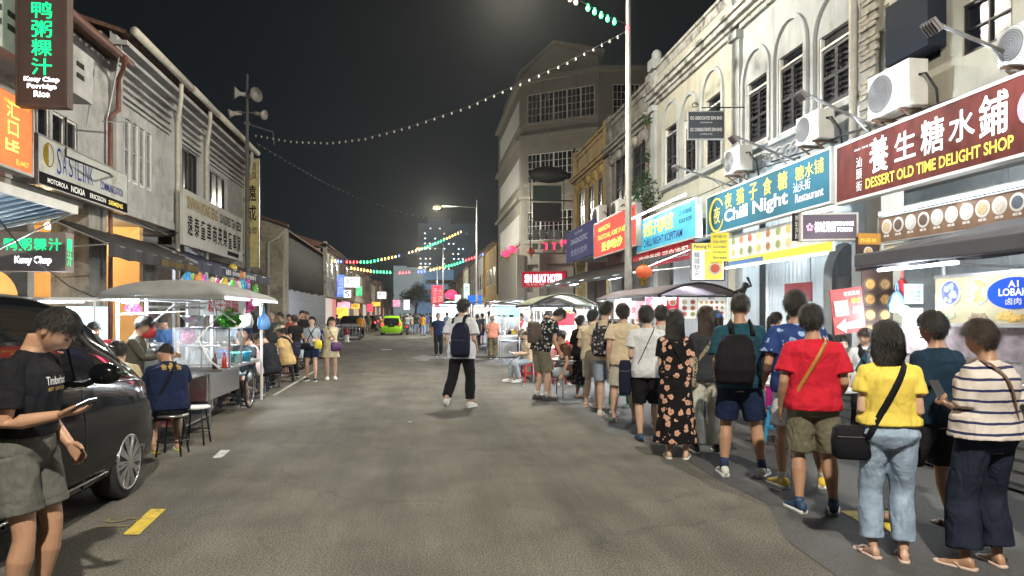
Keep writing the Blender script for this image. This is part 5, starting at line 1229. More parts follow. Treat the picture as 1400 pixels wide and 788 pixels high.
# rooftop style frame sign
T_ = thing('unlit_rack_sign', 'dark unlit rack of stacked sign letters on a mast', 'sign', at(757, 300, 40)); b = MB()
b.tube([(1.25, 0, -5), (1.25, 0, 4.2)], .06, 6)
for z in (-2.0, -1.1, 0, 1.1, 2.4): b.bar((-1.4, 0, z), (1.3, 0, z), .07)
for x in (-1.4, .6): b.bar((x, 0, -2), (x, 0, 2.4), .06)
b.build('mast', BLK, T_)
for i, (z, h, m) in enumerate(((2.6, .8, BLK), (1.5, .9, mat('dark green plate', (.02, .05, .045), .6)), (.4, 1.1, BLK), (-.9, .8, mat('grey letters', (.12, .13, .14), .6)), (-1.6, .5, mat('grey letters', (.12, .13, .14), .6)))):
    b = MB(); 
    if i == 0: b.sphere((-.3, 0, z), (1.2, .3, .5), 14, 8)
    elif i < 3: b.box((-.4, 0, z), (1.7, .12, h))
    else:
        for k in range(5): b.box((-1.1+k*.45, 0, z), (.32, .08, h*.7)); 
    b.build('letter_plate', m, T_)
# lanterns
LR = glow('red lantern silk', (1, .03, .10), 1.5)
def lantern(label, c, r, m=LR):
    T_ = thing('paper_lantern', label, 'lantern', c, 0, 'red lanterns'); b = MB()
    for k in range(1): b.sphere((0, 0, 0), (r, r, r*.82), 16, 10)
    b.build('shade', m, T_, True); b = MB(); b.lathe((0, 0, r*.75), [(r*.35, 0), (r*.35, r*.18)], 10); b.lathe((0, 0, -r*.95), [(r*.35, 0), (r*.35, r*.18)], 10)
    for k in range(6): b.tube([(.06*cos(k), .06*sin(k), -r*.9), (.08*cos(k), .08*sin(k), -r*1.7)], .012, 4)
    b.tube([(0, 0, r*.9), (0, 0, r*1.6)], .01, 4); b.build('tassel', P_GOLD, T_)
lantern('left red lantern of the pair in the tower opening', at(744, 337, 50), .33); lantern('right red lantern of the pair in the tower opening', at(757.5, 337, 50), .33)
lantern('red lantern on the street side of the tower, near one', at(700, 341, 56), .36); lantern('red lantern on the street side of the tower, far one', at(691, 347, 62), .36); lantern('faintly glowing brown lantern at the left of the tower opening', at(726, 344, 50), .30, mat('brown lantern', (.3, .06, .03), .6, emit=(.3, .05, .03), es=.2)); lantern('red lantern half hidden behind the rack sign mast', at(771.5, 333, 50), .33)  # brown lantern has a faint glow put into its material
lantern('small red lantern over the far right shops, left', at(617, 403, 95), .8); lantern('orange lantern hanging on the red banner', at(880, 372, 16.5), .2, mat('orange lantern', (.7, .12, .04), .6, emit=(.7, .12, .04), es=.12))
lamp('lantern_light', 'POINT', at(750, 343, 47.5), 40, (1, .1, .2), size=.4); lamp('neon_light', 'POINT', at(744, 392, 43), 30, (1, .2, .35), size=.4)
# ---- air conditioners
def aircon(label, c, rz, w=.85, h=.62, d=.34):
    T_ = thing('air_conditioner', label, 'air conditioner', c, rz, 'outdoor air conditioner units'); b = MB(); b.box((0, 0, 0), (w, d, h)); b.build('casing', WHITE, T_, bevel=.02)
    b = MB(); 
    for k in range(7): b.tube([(-w*.18+.035*(k+1)*cos(a), -d/2-.012, .035*(k+1)*sin(a)) for a in [2*pi*i/20 for i in range(21)]], .004, 4)
    b.build('fan_grille', GREY, T_)
    b = MB(); b.tube([(-w*.18, -d/2-.001, 0), (-w*.18, -d/2-.008, 0)], h*.42, 24); b.build('fan_opening', mat('dark grey recess', (.14, .14, .15), .7), T_)
    b = MB(); 
    for x in (-w*.32, w*.32): b.bar((x, -d*.6, -h/2-.03), (x, d*.9, -h/2-.03), .05, .04); b.bar((x, -d*.4, -h/2-.05), (x, d*.9, -h/2-.35), .03)
    b.build('bracket', mat('rusty bracket', (.12, .07, .05), .8), T_); b = MB(); b.tube([(w/2, 0, .1), (w/2+.08, .05, .1), (w/2+.12, .2, -.15), (w/2+.05, .3, -.5)], .02, 6); b.build('pipe', CABLE, T_)
for lb, px, py, sc in (('air conditioner unit beside the dessert sign top', 1226, 125, 1.15), ('air conditioner unit between the arched windows over the teal sign', 1114, 176, .9), ('air conditioner unit over the left part of the teal sign', 1009, 220, .95), ('air conditioner at the very right edge over the dessert sign', 1408, 58, .75),
                   ('air conditioner on the ochre house', 820, 296, 1.3), ('air conditioner on the weathered house beside the pole', 846, 287, 1.1), ('air conditioner on the weathered house next to the bush', 868, 283, 1.1)):
    X = XR-.42; aircon(lb, (X, YX(px, X), ZX(px, py, X)), -pi/2, .85*sc, .62*sc)
# ---- flood lights on arms
for i, (bx, by, hx, hy) in enumerate(((1400, 82, 1274, 30), (1208, 180, 1096, 126), (1092, 222, 1003, 186), (1007, 257, 924, 227))):
    Xw = XR-.1; s0 = sx(bx, Xw); p0 = at(bx, by, s0); Xh = 5.9; p1 = at(hx, hy, sx(hx, Xh))
    T_ = thing('flood_light', ['flood light on an arm in front of the cream house', 'flood light on an arm above the gap between both long signs', 'flood light on an arm over the middle of the teal sign', 'flood light on an arm at the left end of the teal sign'][i], 'lamp', p0, 0, 'flood lights on arms'); d = p1-p0
    b = MB(); b.tube([(0, 0, 0), d], .025, 6); b.tube([(0, 0, -.3), d*.4], .018, 6); b.bar((0, 0, -.35), (0, 0, .12), .06); b.build('arm', GREY, T_)
    b = MB(); M = Matrix.Rotation(radians(-42), 3, 'Y'); b.box(d+V((0, 0, -.06)), (.04, .22, .17), M); 
    for k in range(5): b.box(d+M @ V((-.032, -.09+k*.045, 0))+V((0, 0, -.06)), (.025, .008, .16), M)
    b.build('lamp_head', mat('pale lamp housing', (.35, .33, .36), .5, .3), T_)
    lamp('flood_beam', 'SPOT', p1+V((.05, 0, -.12)), 150, (.86, .94, 1), target=(XR, p1.y-.3, 4.6), size=.12, angle=radians(125), blend=.8)
# ---- wires
def wire(label, pts, r=.012, name='cable', cat='cable'):
    b = MB(); b.tube(pts, r, 5); o = b.build(name, CABLE); c = V(pts[0]); tag(o, label, cat); return o
def sag(p, q, s, n=14): p = V(p); q = V(q); return [p.lerp(q, i/n)-V((0, 0, 4*s*(i/n)*(1-i/n))) for i in range(n+1)]
X = XR-.15
wire('thick black cable sloping above the dessert sign', [(X-.1, YX(x, X), ZX(x, y, X)) for x, y in ((1400, 103), (1330, 130), (1270, 150), (1200, 172), (1160, 185), (1110, 207), (1060, 222))], .022)
wire('second black cable below the thick one on the cream wall', [(X-.12, YX(x, X), ZX(x, y, X)) for x, y in ((1400, 112), (1300, 150), (1210, 183), (1176, 192))], .012)
wire('black cable looping along the foot of the arched house', [(X-.1, YX(x, X), ZX(x, y, X)) for x, y in ((1100, 215), (1040, 232), (1000, 250), (960, 268), (900, 283), (872, 290))], .014)
wire('black cable bundle at the gutter of the white house', [(XL+.25, YX(x, XL), ZX(x, y, XL)) for x, y in ((150, 290), (180, 305), (215, 322), (232, 318), (240, 300))], .02)
wire('pale cable slung from the blue awning to the concrete column', [at(0, 302, 10), at(30, 340, 11), at(55, 362, 12), at(95, 392, 13.4), at(130, 407, 14)], .012)
T_ = thing('wall_bracket', 'thin black bracket frame projecting above the phone shop sign', 'bracket'); b = MB(); pp = [LF.p(YX(90, XL), 6.1, 0), at(90, 214, 14.5), at(150, 238, 16.0), LF.p(YX(158, XL), 5.2, 0)]; b.tube(pp, .025, 5, up=(1, 0, 0)); b.build('rail', BLK, T_)
T_ = thing('wall_mast', 'slim leaning metal mast stayed to the white house gutter', 'mast'); b = MB(); b.tube([at(166, 62, 17), at(147, 160, 16.5)], .02, 6); b.tube([at(145, 60, 17.5), at(178, 64, 17)], .02, 6); b.tube([at(140, 166, 16), at(186, 168, 17.5)], .018, 6); b.build('rod', GREY, T_)
# ---- loudspeaker pole
T_ = thing('loudspeaker_pole', 'tall dark pole carrying four horn loudspeakers', 'pole', at(338, 400, 27.5)); T_.location.z = 0
b = MB(); b.tube([(0, 0, 0), (0, 0, 7), (0, 0, 11.3)], [.10, .08, .05], 10); b.bar((-.6, 0, 9.75), (.6, 0, 9.75), .05); b.tube([(0, 0, 9.3), (1.0, 0, 9.0), (1.05, 0, 8.5)], .03, 6)
for z in (6.2, 7.3, 8.3, 9.3): b.box((0, 0, z), (.22, .16, .12))
b.build('pole', mat('dark pole', (.10, .10, .105), .6, .3), T_)
HORN = mat('pale horn', (.36, .35, .33), .6)
for dx, z, r, dr in ((.22, 10.45, .30, V((.75, -.6, 0))), (-.28, 10.5, .26, V((-.85, -.4, 0))), (.5, 9.7, .20, V((.8, -.4, -.2))), (-.5, 9.7, .20, V((-.8, -.4, -.2)))):
    dr = dr.normalized(); b = MB(); c = V((dx, 0, z)); b.tube([c-dr*.28, c-dr*.14, c, c+dr*.1, c+dr*.22], [.08, .09, .08, r*.6, r], 18, True); b.build('horn', HORN, T_, True)
# ---- street lamps
def street_lamp(label, x, y, h, arm, power, zlamp=None):
    T_ = thing('street_lamp', label, 'street lamp', (x, y, 0), 0, 'street lamps'); b = MB(); b.tube([(0, 0, 0), (0, 0, 3), (0, 0, h+.6)], [.105, .09, .055], 12); b.lathe((0, 0, 0), [(.17, .0), (.17, .5), (.11, .56)], 12); b.build('pole', GALV, T_, True)
    b = MB(); b.tube([(0, 0, h), (-arm*.5, 0, h+.08), (-arm, 0, h+.05)], [.04, .035, .03], 8); b.build('arm', GALV, T_, True)
    b = MB(); b.loft([(V((-arm-.35, 0, h+.05)), V((0, 1, 0)), V((0, 0, 1)), .06, .04), (V((-arm-.2, 0, h+.07)), V((0, 1, 0)), V((0, 0, 1)), .14, .08), (V((-arm+.25, 0, h+.07)), V((0, 1, 0)), V((0, 0, 1)), .14, .08), (V((-arm+.4, 0, h+.05)), V((0, 1, 0)), V((0, 0, 1)), .06, .05)], 12, 3); b.build('lamp_head', GREY, T_, True)
    b = MB(); b.box((-arm, 0, h-.05), (.46, .26, .13)); b.build('lamp_glass', LAMPG, T_)
    lamp('lamp_light', 'POINT', (-arm, 0, h-.16), power, (1, .93, .77), size=.16, parent=T_)
P1 = at(859, 0, 17.0)
street_lamp('tall galvanised street lamp beside the orange red sign', P1.x, P1.y, 9.75, 2.9, 3300)
P2 = at(652, 0, 53); street_lamp('second street lamp beyond the backpack walker, lit', P2.x, P2.y, 9.9, 3.1, 4200)
P3 = at(606, 0, 86); street_lamp('third street lamp farther down the street', P3.x, P3.y, 9.9, 3.0, 3000)
P4 = at(598, 0, 120); street_lamp('fourth and farthest street lamp', P4.x, P4.y, 9.9, 3.0, 3000)
street_lamp('street lamp standing behind the viewer on the right kerb', 4.4, -3.5, 9.75, 4.0, 7500)

# tubes added under the right hand arcade to light the queue and the tables
tube_light('added tube light under the dessert shop arcade', (8.6, 8.2, 3.95), (8.6, 9.4, 3.95), 700); tube_light('added tube light under the white house arcade', (8.4, 13.5, 4.0), (8.4, 14.7, 4.0), 800)

# ================================================================= string lights
BULBC = {'g': glow('green bulb', (.05, 1, .25), 7), 'r': glow('red bulb', (1, .05, .06), 7), 'y': glow('amber bulb', (1, .55, .12), 6), 'b': glow('blue bulb', (.08, .12, 1), 6), 'w': glow('dim white bulb', (.34, .32, .26), .16), 'k': mat('unlit bulb', (.25, .25, .22), .4), 'o': glow('warm white bulb', (1, .72, .42), 2.2)}
def string_lights(label, pts, n, r, seq):
    r *= .8 if seq == 'w' else .62
    P_ = [at(*p) for p in pts]; T_ = thing('string_light', label, 'string lights', P_[0]); o = P_[0]; b = MB(); b.tube([p-o for p in P_], .012, 5); b.build('wire', CABLE, T_)
    L_ = [0]
    for i in range(len(P_)-1): L_.append(L_[-1]+(P_[i+1]-P_[i]).length)
    src = {}; i0 = 0
    for k in range(n):
        d = L_[-1]*(k+.5)/n
        while L_[i0+1] < d: i0 += 1
        p = P_[i0].lerp(P_[i0+1], (d-L_[i0])/(L_[i0+1]-L_[i0])); c = seq[int(k*len(seq)/n)] if len(seq) > 1 else seq
        if c == ' ': continue
        if c not in src: b = MB(); b.sphere((0, 0, -r*1.2), (r, r, r*1.35), 8, 6); b.tube([(0, 0, -r*.2), (0, 0, r*.9)], r*.5, 6); src[c] = b.build('bulb', BULBC[c], T_, True); q = src[c]
        else: q = inst(src[c], T_)
        q.location = p-o-V((0, 0, r*.5))
def sl(pp, s0, s1): n = len(pp)-1; return [(x, y, lerp(s0, s1, i/n)) for i, (x, y) in enumerate(pp)]
string_lights('long string of dim white bulbs from the loudspeaker pole to the street lamp', sl([(346, 184), (400, 193), (450, 195), (500, 189), (560, 173), (640, 146), (700, 119), (770, 88), (820, 62), (862, 40)], 27.5, 17), 50, .034, 'w')
string_lights('thin sagging string with unlit bulbs running away from the loudspeaker pole', sl([(350, 195), (400, 225), (440, 248), (490, 271), (560, 293), (620, 303), (652, 304)], 27.5, 53), 46, .04, 'k')
string_lights('short string of green bulbs and one red bulb at the top of the street lamp', sl([(775, -8), (800, 5), (830, 22), (862, 36)], 15, 17), 10, .075, 'oo ggggg r')
string_lights('upper coloured string in the distance with green and amber bulbs', sl([(452, 355), (475, 357), (505, 357), (540, 350), (575, 340), (600, 330), (632, 315)], 60, 74), 42, .12, 'yb rrggggyyyb ooogggggyyyo')
string_lights('lower coloured string in the distance between both house rows', sl([(478, 365), (510, 370), (545, 372), (580, 370), (620, 361), (662, 346)], 62, 70), 44, .12, 'yyyyyggggg rrr  bb yyyygggggrrrr b')
# ================================================================= street furniture
PCOL = {'red': mat('red plastic', (.50, .02, .03), .4), 'blue': mat('sky blue plastic', (.05, .34, .60), .4), 'dark': mat('dark grey plastic', (.045, .05, .065), .45), 'green': mat('green plastic', (.02, .28, .17), .4), 'grey': mat('grey blue plastic', (.13, .16, .2), .45)}
def round_stool(label, x, y, top=STEEL):
    T_ = thing('metal_stool', label, 'stool', (x, y, 0)); b = MB(); b.lathe((0, 0, .445), [(.165, 0), (.172, .01), (.172, .022), (.16, .028), (0, .03)], 24); b.build('seat', top, T_, True)
    for i in range(4):
        a = pi/4+i*pi/2; b = MB(); b.tube([(.12*cos(a), .12*sin(a), .445), (.145*cos(a), .145*sin(a), .3), (.19*cos(a), .19*sin(a), 0)], .011, 8); b.build('leg', BLK, T_, True)
    b = MB(); b.tube([(.165*cos(a*pi/10), .165*sin(a*pi/10), .17) for a in range(21)], .008, 6); b.build('foot_ring', BLK, T_, True)
def plastic_stool(label, x, y, col, rz=0, h=.45, group=None, back=False):
    m = PCOL[col]; T_ = thing('plastic_stool' if not back else 'plastic_chair', label, 'chair' if back else 'stool', (x, y, 0), rz, group); b = MB(); b.box((0, 0, h-.012), (.30, .30, .024)); b.box((0, 0, h-.045), (.285, .285, .04)); b.build('seat', m, T_, bevel=.012)
    for sx_ in (-1, 1):
        for sy in (-1, 1):
            b = MB(); b.loft([(V((sx_*.125, sy*.125, h-.06)), V((1, 0, 0)), V((0, 1, 0)), .026, .026), (V((sx_*.165, sy*.165, 0)), V((1, 0, 0)), V((0, 1, 0)), .018, .018)], 8, 5); b.build('leg', m, T_)
    b = MB()
    for s in (-1, 1): b.bar((-.145, s*.145, .2), (.145, s*.145, .2), .012, .03); b.bar((s*.145, -.145, .2), (s*.145, .145, .2), .012, .03)
    b.build('stretcher', m, T_)
    if back:
        for k in range(4): b = MB(); b.bar((-.10+k*.067, .14, h), (-.10+k*.067, .19, h+.36), .035, .012); b.build('back_slat', m, T_)
        b = MB(); b.bar((-.15, .19, h+.38), (.15, .19, h+.38), .03, .07); b.build('backrest', m, T_)
def table(label, x, y, rz, w, d, h=.74, m=STEEL, round_=False):
    T_ = thing('round_table' if round_ else 'folding_table', label, 'table', (x, y, 0), rz); b = MB()
    if round_: b.lathe((0, 0, h-.03), [(w/2-.01, 0), (w/2, .01), (w/2, .03), (0, .031)], 28)
    else: b.box((0, 0, h-.015), (w, d, .03))
    b.build('tabletop', m, T_, bevel=.004)
    for sx_ in (-1, 1):
        for sy in (-1, 1): b = MB(); k = .32 if round_ else .46; b.tube([(sx_*w*k, sy*d*k, h-.03), (sx_*w*(k+.02), sy*d*(k+.01), 0)], .016, 6); b.build('leg', GREY, T_)
    b = MB(); b.bar((-w*.4, -d*.4, h-.06), (w*.4, -d*.4, h-.06), .02, .04); b.bar((-w*.4, d*.4, h-.06), (w*.4, d*.4, h-.06), .02, .04); b.build('apron', GREY, T_)
    return T_
CER = mat('white bowl', (.7, .7, .68), .3); SOUP = mat('noodle soup', (.38, .2, .08), .5, var=.4, scale=60); VEG = mat('lettuce', (.10, .42, .05), .5, var=.4, scale=30)
def bowl(label, c, r=.09, m=CER, fill=SOUP, name='bowl', group=None):
    T_ = thing(name, label, name, c, 0, group); b = MB(); b.lathe((0, 0, 0), [(r*.45, 0), (r*.5, .006), (r*.8, r*.35), (r, r*.62), (r*.95, r*.62), (r*.75, r*.35), (0, r*.2)], 18, False); b.build('dish', m, T_, True)
    if fill: b = MB(); b.lathe((0, 0, r*.48), [(r*.84, 0), (r*.4, .008), (0, .012)], 14, False); b.build('food', fill, T_, True)
def pot(label, c, r=.2, h=.28, m=STEEL, lid=True):
    T_ = thing('cooking_pot', label, 'pot', c); b = MB(); b.lathe((0, 0, 0), [(r*.95, 0), (r, .02), (r, h), (r*1.05, h+.01), (r*.98, h+.01), (r*.95, .03)], 22); b.build('body', m, T_, True)
    for s in (-1, 1): b = MB(); b.tube([(s*r, -.05, h*.7), (s*(r+.05), -.04, h*.72), (s*(r+.05), .04, h*.72), (s*r, .05, h*.7)], .008, 6); b.build('handle', m, T_)
    if lid: b = MB(); b.lathe((0, 0, h+.012), [(r, 0), (r*.6, .03), (.02, .045), (.02, .07), (0, .075)], 20); b.build('lid', m, T_, True)
def bottle(label, c, m, h=.22):
    T_ = thing('bottle', label, 'bottle', c); b = MB(); b.lathe((0, 0, 0), [(.032, 0), (.035, .01), (.035, h*.65), (.015, h*.82), (.013, h)], 12); b.build('glass', m, T_, True); b = MB(); b.lathe((0, 0, h), [(.016, 0), (.016, .02), (0, .021)], 10); b.build('cap', PCOL['red'], T_)
def canopy(par, x0, x1, y0, y1, z, rise, m, side='x', rim=BLK, sagn=0, n=14):
    """barrel canopy in the local frame, arching across x"""
    b = MB(); rings = []
    for i in range(n+1):
        t = i/n; x = lerp(x0, x1, t); zz = z+rise*sin(pi*t)
        rings.append([(x, y0, zz), (x, (y0+y1)/2, zz-.03*sin(pi*t)+.02), (x, y1, zz), (x, y1, zz-.03), (x, y0, zz-.03)])
    b.ring_faces(rings, True); b.build('canopy', m, par, True)
    b = MB()
    for yy in (y0, y1): b.tube([(lerp(x0, x1, i/n), yy+.012*(1 if yy == y1 else -1), z+rise*sin(pi*i/n)-.03) for i in range(n+1)], .022, 6); b.bar((x0, yy, z-.05), (x1, yy, z-.05), .03)
    for xx in (x0, x1): b.bar((xx, y0, z-.03), (xx, y1, z-.03), .03)
    b.build('canopy_frame', rim, par)
# ---- left cart
CT_ = thing('food_cart', 'white framed noodle cart under a grey barrel canopy on the left kerb', 'food stall', (-3.35, 9.4, 0))
b = MB(); rings = []
for i in range(13):
    t = i/12; yy = .05+3.4*t; zz = 1.90; hh = .13+.10*sin(pi*min(1, t*.9+.1))
    rings.append([V((x, yy, zz+hh*sin(pi*(x+.75)/1.5)**.7 if -.74 < x < .74 else zz)) for x in [(-.75+1.5*j/12) for j in range(13)]]+[V((.75, yy, zz-.07)), V((-.75, yy, zz-.07))])
b.ring_faces(rings, True); b.build('canopy', CANVAS_G, CT_, True)
b = MB(); b.bar((.76, .05, 1.84), (.76, 3.45, 1.84), .04, .05); b.bar((-.76, .05, 1.84), (-.76, 3.45, 1.84), .04); b.bar((-.76, .04, 1.84), (.76, .04, 1.84), .04)
b.build('canopy_frame', ALU, CT_)
for x, y in ((-.28, .3), (.05, 2.0), (-.65, .3), (-.65, 3.0), (.55, 3.2)): b = MB(); b.tube([(x, y, .1), (x, y, 1.9)], .024, 8); b.build('post', WHITE, CT_)
b = MB(); b.box((-.05, 1.95, .82), (1.2, 2.3, .05)); b.box((-.15, 2.0, .55), (.8, 1.8, .42)); b.build('counter', STEEL, CT_, bevel=.01)
b = MB(); b.bar((-.28, .3, 1.72), (.55, 2.0, 1.72), .03); b.bar((-.65, .3, 1.62), (.2, .3, 1.66), .02); b.tube([(-.28, .3, 1.45), (0, .5, 1.75), (.4, .7, 1.78), (.7, .9, 1.5)], .012, 6); b.build('rail', WHITE, CT_)
def wheel(par, c, r, w=.05, spokes=18, axis='x', name='wheel'):
    b = MB(); b.tube([(c[0], c[1]+r*cos(a*pi/14), c[2]+r*sin(a*pi/14)) for a in range(29)], w/2, 8); o = b.build(name, RUBD, par, True)
    b = MB(); b.tube([(c[0], c[1]+r*.92*cos(a*pi/14), c[2]+r*.92*sin(a*pi/14)) for a in range(29)], w*.22, 6)
    for k in range(spokes): a = 2*pi*k/spokes; b.bar((c[0]+.015*(-1)**k, c[1], c[2]), (c[0], c[1]+r*.92*cos(a), c[2]+r*.92*sin(a)), .004)
    b.tube([(c[0]-.04, c[1], c[2]), (c[0]+.04, c[1], c[2])], .025, 8); b.build('rim', STEEL, o)
    return o
wheel(CT_, (.42, 2.9, .34), .32, .045)
wheel(CT_, (-1.1, 2.9, .34), .32, .045)
table('steel side table with a lower shelf at the front of the noodle cart', -3.45, 9.75, 0, .95, 1.15, .80)
b = MB(); b.box((0, 0, 0), (.9, 1.1, .02)); o = b.build('shelf_board', STEEL); o.location = (-3.45, 9.75, .18); tag(o, 'lower steel shelf under the side table of the noodle cart', 'shelf')
T_ = thing('display_case', 'glass display case with metal frame on the noodle cart', 'display case', (-3.08, 10.5, .86)); b = MB()
for x in (-.38, 0, .38):
    for y in (-.32, .32): b.bar((x, y, 0), (x, y, .56), .022)
for z in (.0, .56):
    for y in (-.32, .32): b.bar((-.39, y, z), (.39, y, z), .025)
    for x in (-.38, .38): b.bar((x, -.32, z), (x, .32, z), .024)
b.build('case_frame', STEEL, T_); GLS = mat('thin clear pane', (.85, .9, .95), .05, var=0, alpha=.16)
for y in (-.33, .33): b = MB(); b.box((0, y, .28), (.74, .004, .53)); b.build('pane', GLS, T_)
b = MB(); b.box((0, 0, .30), (.74, .62, .012)); b.build('tray', STEEL, T_)
for i in range(5): bowl('small dish in the display case, number %s from the road' % ['one', 'two', 'three', 'four', 'five'][i], (-3.38+i*.15, 10.35+(i % 2)*.25, 1.175), .065, CER, [SOUP, VEG, SOUP, mat('meat slices', (.35, .12, .08), .5, var=.3, scale=50), VEG][i], 'dish')
pot('large steel stock pot behind the display case', (-3.75, 10.3, .83), .22, .34); pot('wide steel pot at the near end of the noodle cart', (-3.72, 9.75, .83), .19, .3)
def leafball(label, c, r, m, nm='lettuce_bag', cat='vegetables'):
    T_ = thing(nm, label, cat, c); q = random.Random(5); b = MB()
    for i in range(240):
        d = V((q.gauss(0, 1), q.gauss(0, 1), q.gauss(0, 1))).normalized()*r*q.uniform(.5, 1); a = V((q.uniform(-1, 1), q.uniform(-1, 1), q.uniform(-1, 1)))*.05; e = V((q.uniform(-1, 1), q.uniform(-1, 1), q.uniform(-1, 1)))*.04
        b.add([d-a, d+e, d+a, d-e], [(0, 1, 2, 3)])
    b.build('leaves', m, T_); b = MB(); b.sphere((0, 0, 0), r*.6, 10, 8); b.build('heart', m, T_, True)
leafball('bright green lettuce heap on top of the display case', (-2.84, 10.7, 1.56), .17, VEG)
leafball('pink plastic bag bundle hung at the cart canopy edge', (-2.66, 10.9, 1.76), .13, mat('pink bag', (.75, .18, .45), .35, var=.3)); leafball('pink plastic bag hanging inside the cart', (-3.3, 10.3, 1.30), .10, mat('pink bag', (.75, .18, .45), .35)); leafball('small pink bag hanging at the back left of the cart', (-4.0, 10.2, 1.70), .08, mat('pink bag', (.75, .18, .45), .35))
bowl('steel bowl on a bracket above the display case', (-3.3, 10.5, 1.50), .17, STEEL, None, 'steel bowl'.replace(' ', '_'))
s = board('menu_plate', 'white cart menu plate with red characters', 'menu board', (-2.9, 10.6, 1.74), (.97, .22), .62, .28, .02, mat('white plate', (.7, .7, .68), .5), None); put(s, '粿汁湯麵', 0, 0, .42, .18, mat('red print', (.6, .03, .03), .5, var=0), .01)
b = MB(); b.tube([(0, 0, 0), (.1, -.1, -.3), (-.12, -.2, -.6), (.05, -.25, -.9), (.2, -.3, -1.02)], .014, 6); o = b.build('hose', WHITE, None, True); o.location = (-2.95, 10.2, 1.88); tag(o, 'white curling hose hanging from the cart canopy', 'hose')
BUCK = {'turquoise': mat('turquoise plastic', (.03, .5, .5), .35), 'blue': PCOL['blue']}
for i, (nm, x, y) in enumerate((('turquoise', -2.95, 11.4), ('turquoise', -2.85, 11.2), ('blue', -2.8, 11.5))):
    b = MB(); b.lathe((0, 0, 0), [(.07, 0), (.085, .15), (.09, .16), (.08, .15), (.065, .01)], 16); o = b.build('plastic_tub', BUCK[nm], None, True); o.location = (x, y, .86); tag(o, ['turquoise tub on the cart nearest the glass case', 'second turquoise tub on the cart, towards the road', 'blue tub among the bowls on the cart'][i], 'tub')
table('long pale table beyond the noodle cart where diners sit', -3.75, 13.95, 0, 1.0, 2.3, .78, mat('pale laminate', (.45, .46, .45), .5))
for i, (x, y) in enumerate(((-3.4, 13.0), (-3.5, 13.5), (-3.35, 14.1), (-3.7, 14.6), (-3.9, 13.3))): bowl('white bowl %s on the pale diners table' % ['nearest', 'second', 'in the middle', 'farthest', 'on the inner side'][i], (x, y, .785), .095, CER, SOUP)
b = MB(); b.lathe((0, 0, 0), [(.05, 0), (.055, .14), (.0, .141)], 14); o = b.build('drink_cup', mat('milky cup', (.75, .78, .78), .3)); o.location = (-3.45, 13.3, .785); tag(o, 'pale drinks cup on the diners table', 'cup')
for i, (lb, x, y, z, r, m) in enumerate((('dark red bundle under the steel side table', -3.5, 9.8, .28, .22, PCOL['red']), ('grey sack under the noodle cart', -3.4, 10.9, .2, .2, PCOL['grey']), ('dark bundle beneath the noodle cart', -3.8, 9.9, .55, .16, PCOL['dark']))):
    b = MB(); b.sphere((0, 0, 0), (r*1.4, r, r*.6), 12, 8); b.sphere((r*.5, .05, r*.3), (r*.6, r*.5, r*.4), 8, 6); o = b.build('bundle', m, None, True); o.location = (x, y, z); tag(o, lb, 'bundle')
tube_light('bright bulb tube at the near post of the noodle cart', (-3.9, 9.6, 1.80), (-3.7, 9.6, 1.80), 170, r=.03); tube_light('tube under the middle of the cart canopy', (-3.3, 10.9, 1.82), (-2.8, 10.9, 1.82), 190); tube_light('tube under the far end of the cart canopy', (-3.3, 12.7, 1.80), (-2.8, 12.7, 1.80), 190)
# drinks stall behind the cart
D_ = thing('drinks_stall', 'lit drinks stall with red and white counter behind the noodle cart', 'food stall', (-6.9, 14.3, .12)); b = MB(); b.box((0, 0, .5), (1.5, .7, 1.0)); b.build('counter', PCOL['red'], D_, bevel=.01)
b = MB(); b.box((0, -.36, .75), (1.4, .02, .25)); b.build('counter_panel', WHITE, D_)
for x in (-.72, .72): b = MB(); b.bar((x, -.3, 1), (x, -.3, 1.75), .04); b.build('post', WHITE, D_)
b = MB(); b.box((0, .1, 1.79), (1.7, .9, .06)); b.build('top', WHITE, D_); b = MB(); b.box((0, .3, 1.3), (1.4, .02, .7)); b.build('backboard', face('cyan back panel', (.25, .5, .55), .5), D_)
for i in range(6): bottle('drinks bottle on the red counter, number %s from the left' % ['one', 'two', 'three', 'four', 'five', 'six'][i], (-7.4+i*.2, 14.1, 1.125), [TOY[1], TOY[4], TOY[3]][i % 3], .26)
tube_light('tube light under the drinks stall top', (-7.4, 14.05, 1.86), (-6.4, 14.05, 1.86), 260)
round_stool('round stool whose seat carries the man in the navy shirt', *gnd(236, 622).xy); round_stool('empty round stool with pale seat beside the navy shirted man', *gnd(268, 607).xy, WHITE)
for i, (px, py) in enumerate(((342, 540), (362, 535), (378, 528), (397, 522), (322, 556), (352, 520))):
    plastic_stool(['dark plastic stool under the diner in the black jersey', 'dark plastic stool between the jersey and the tan shirt', 'dark plastic stool under the man in the tan shirt', 'dark plastic stool at the road end of the table', 'dark plastic stool under the grey shorts diner', 'dark plastic stool at the far side of the table'][i], gnd(px, py).x-.1, gnd(px, py).y, 'dark' if i != 4 else 'grey', .1*i, .46, 'dark plastic stools at the left stall')
# ================================================================= right hand stalls
A1 = thing('lobak_stall', 'A1 Lobak food stall with a wide yellow banner and blue oval', 'food stall', (5.95, 6.4, 0), -pi/2)
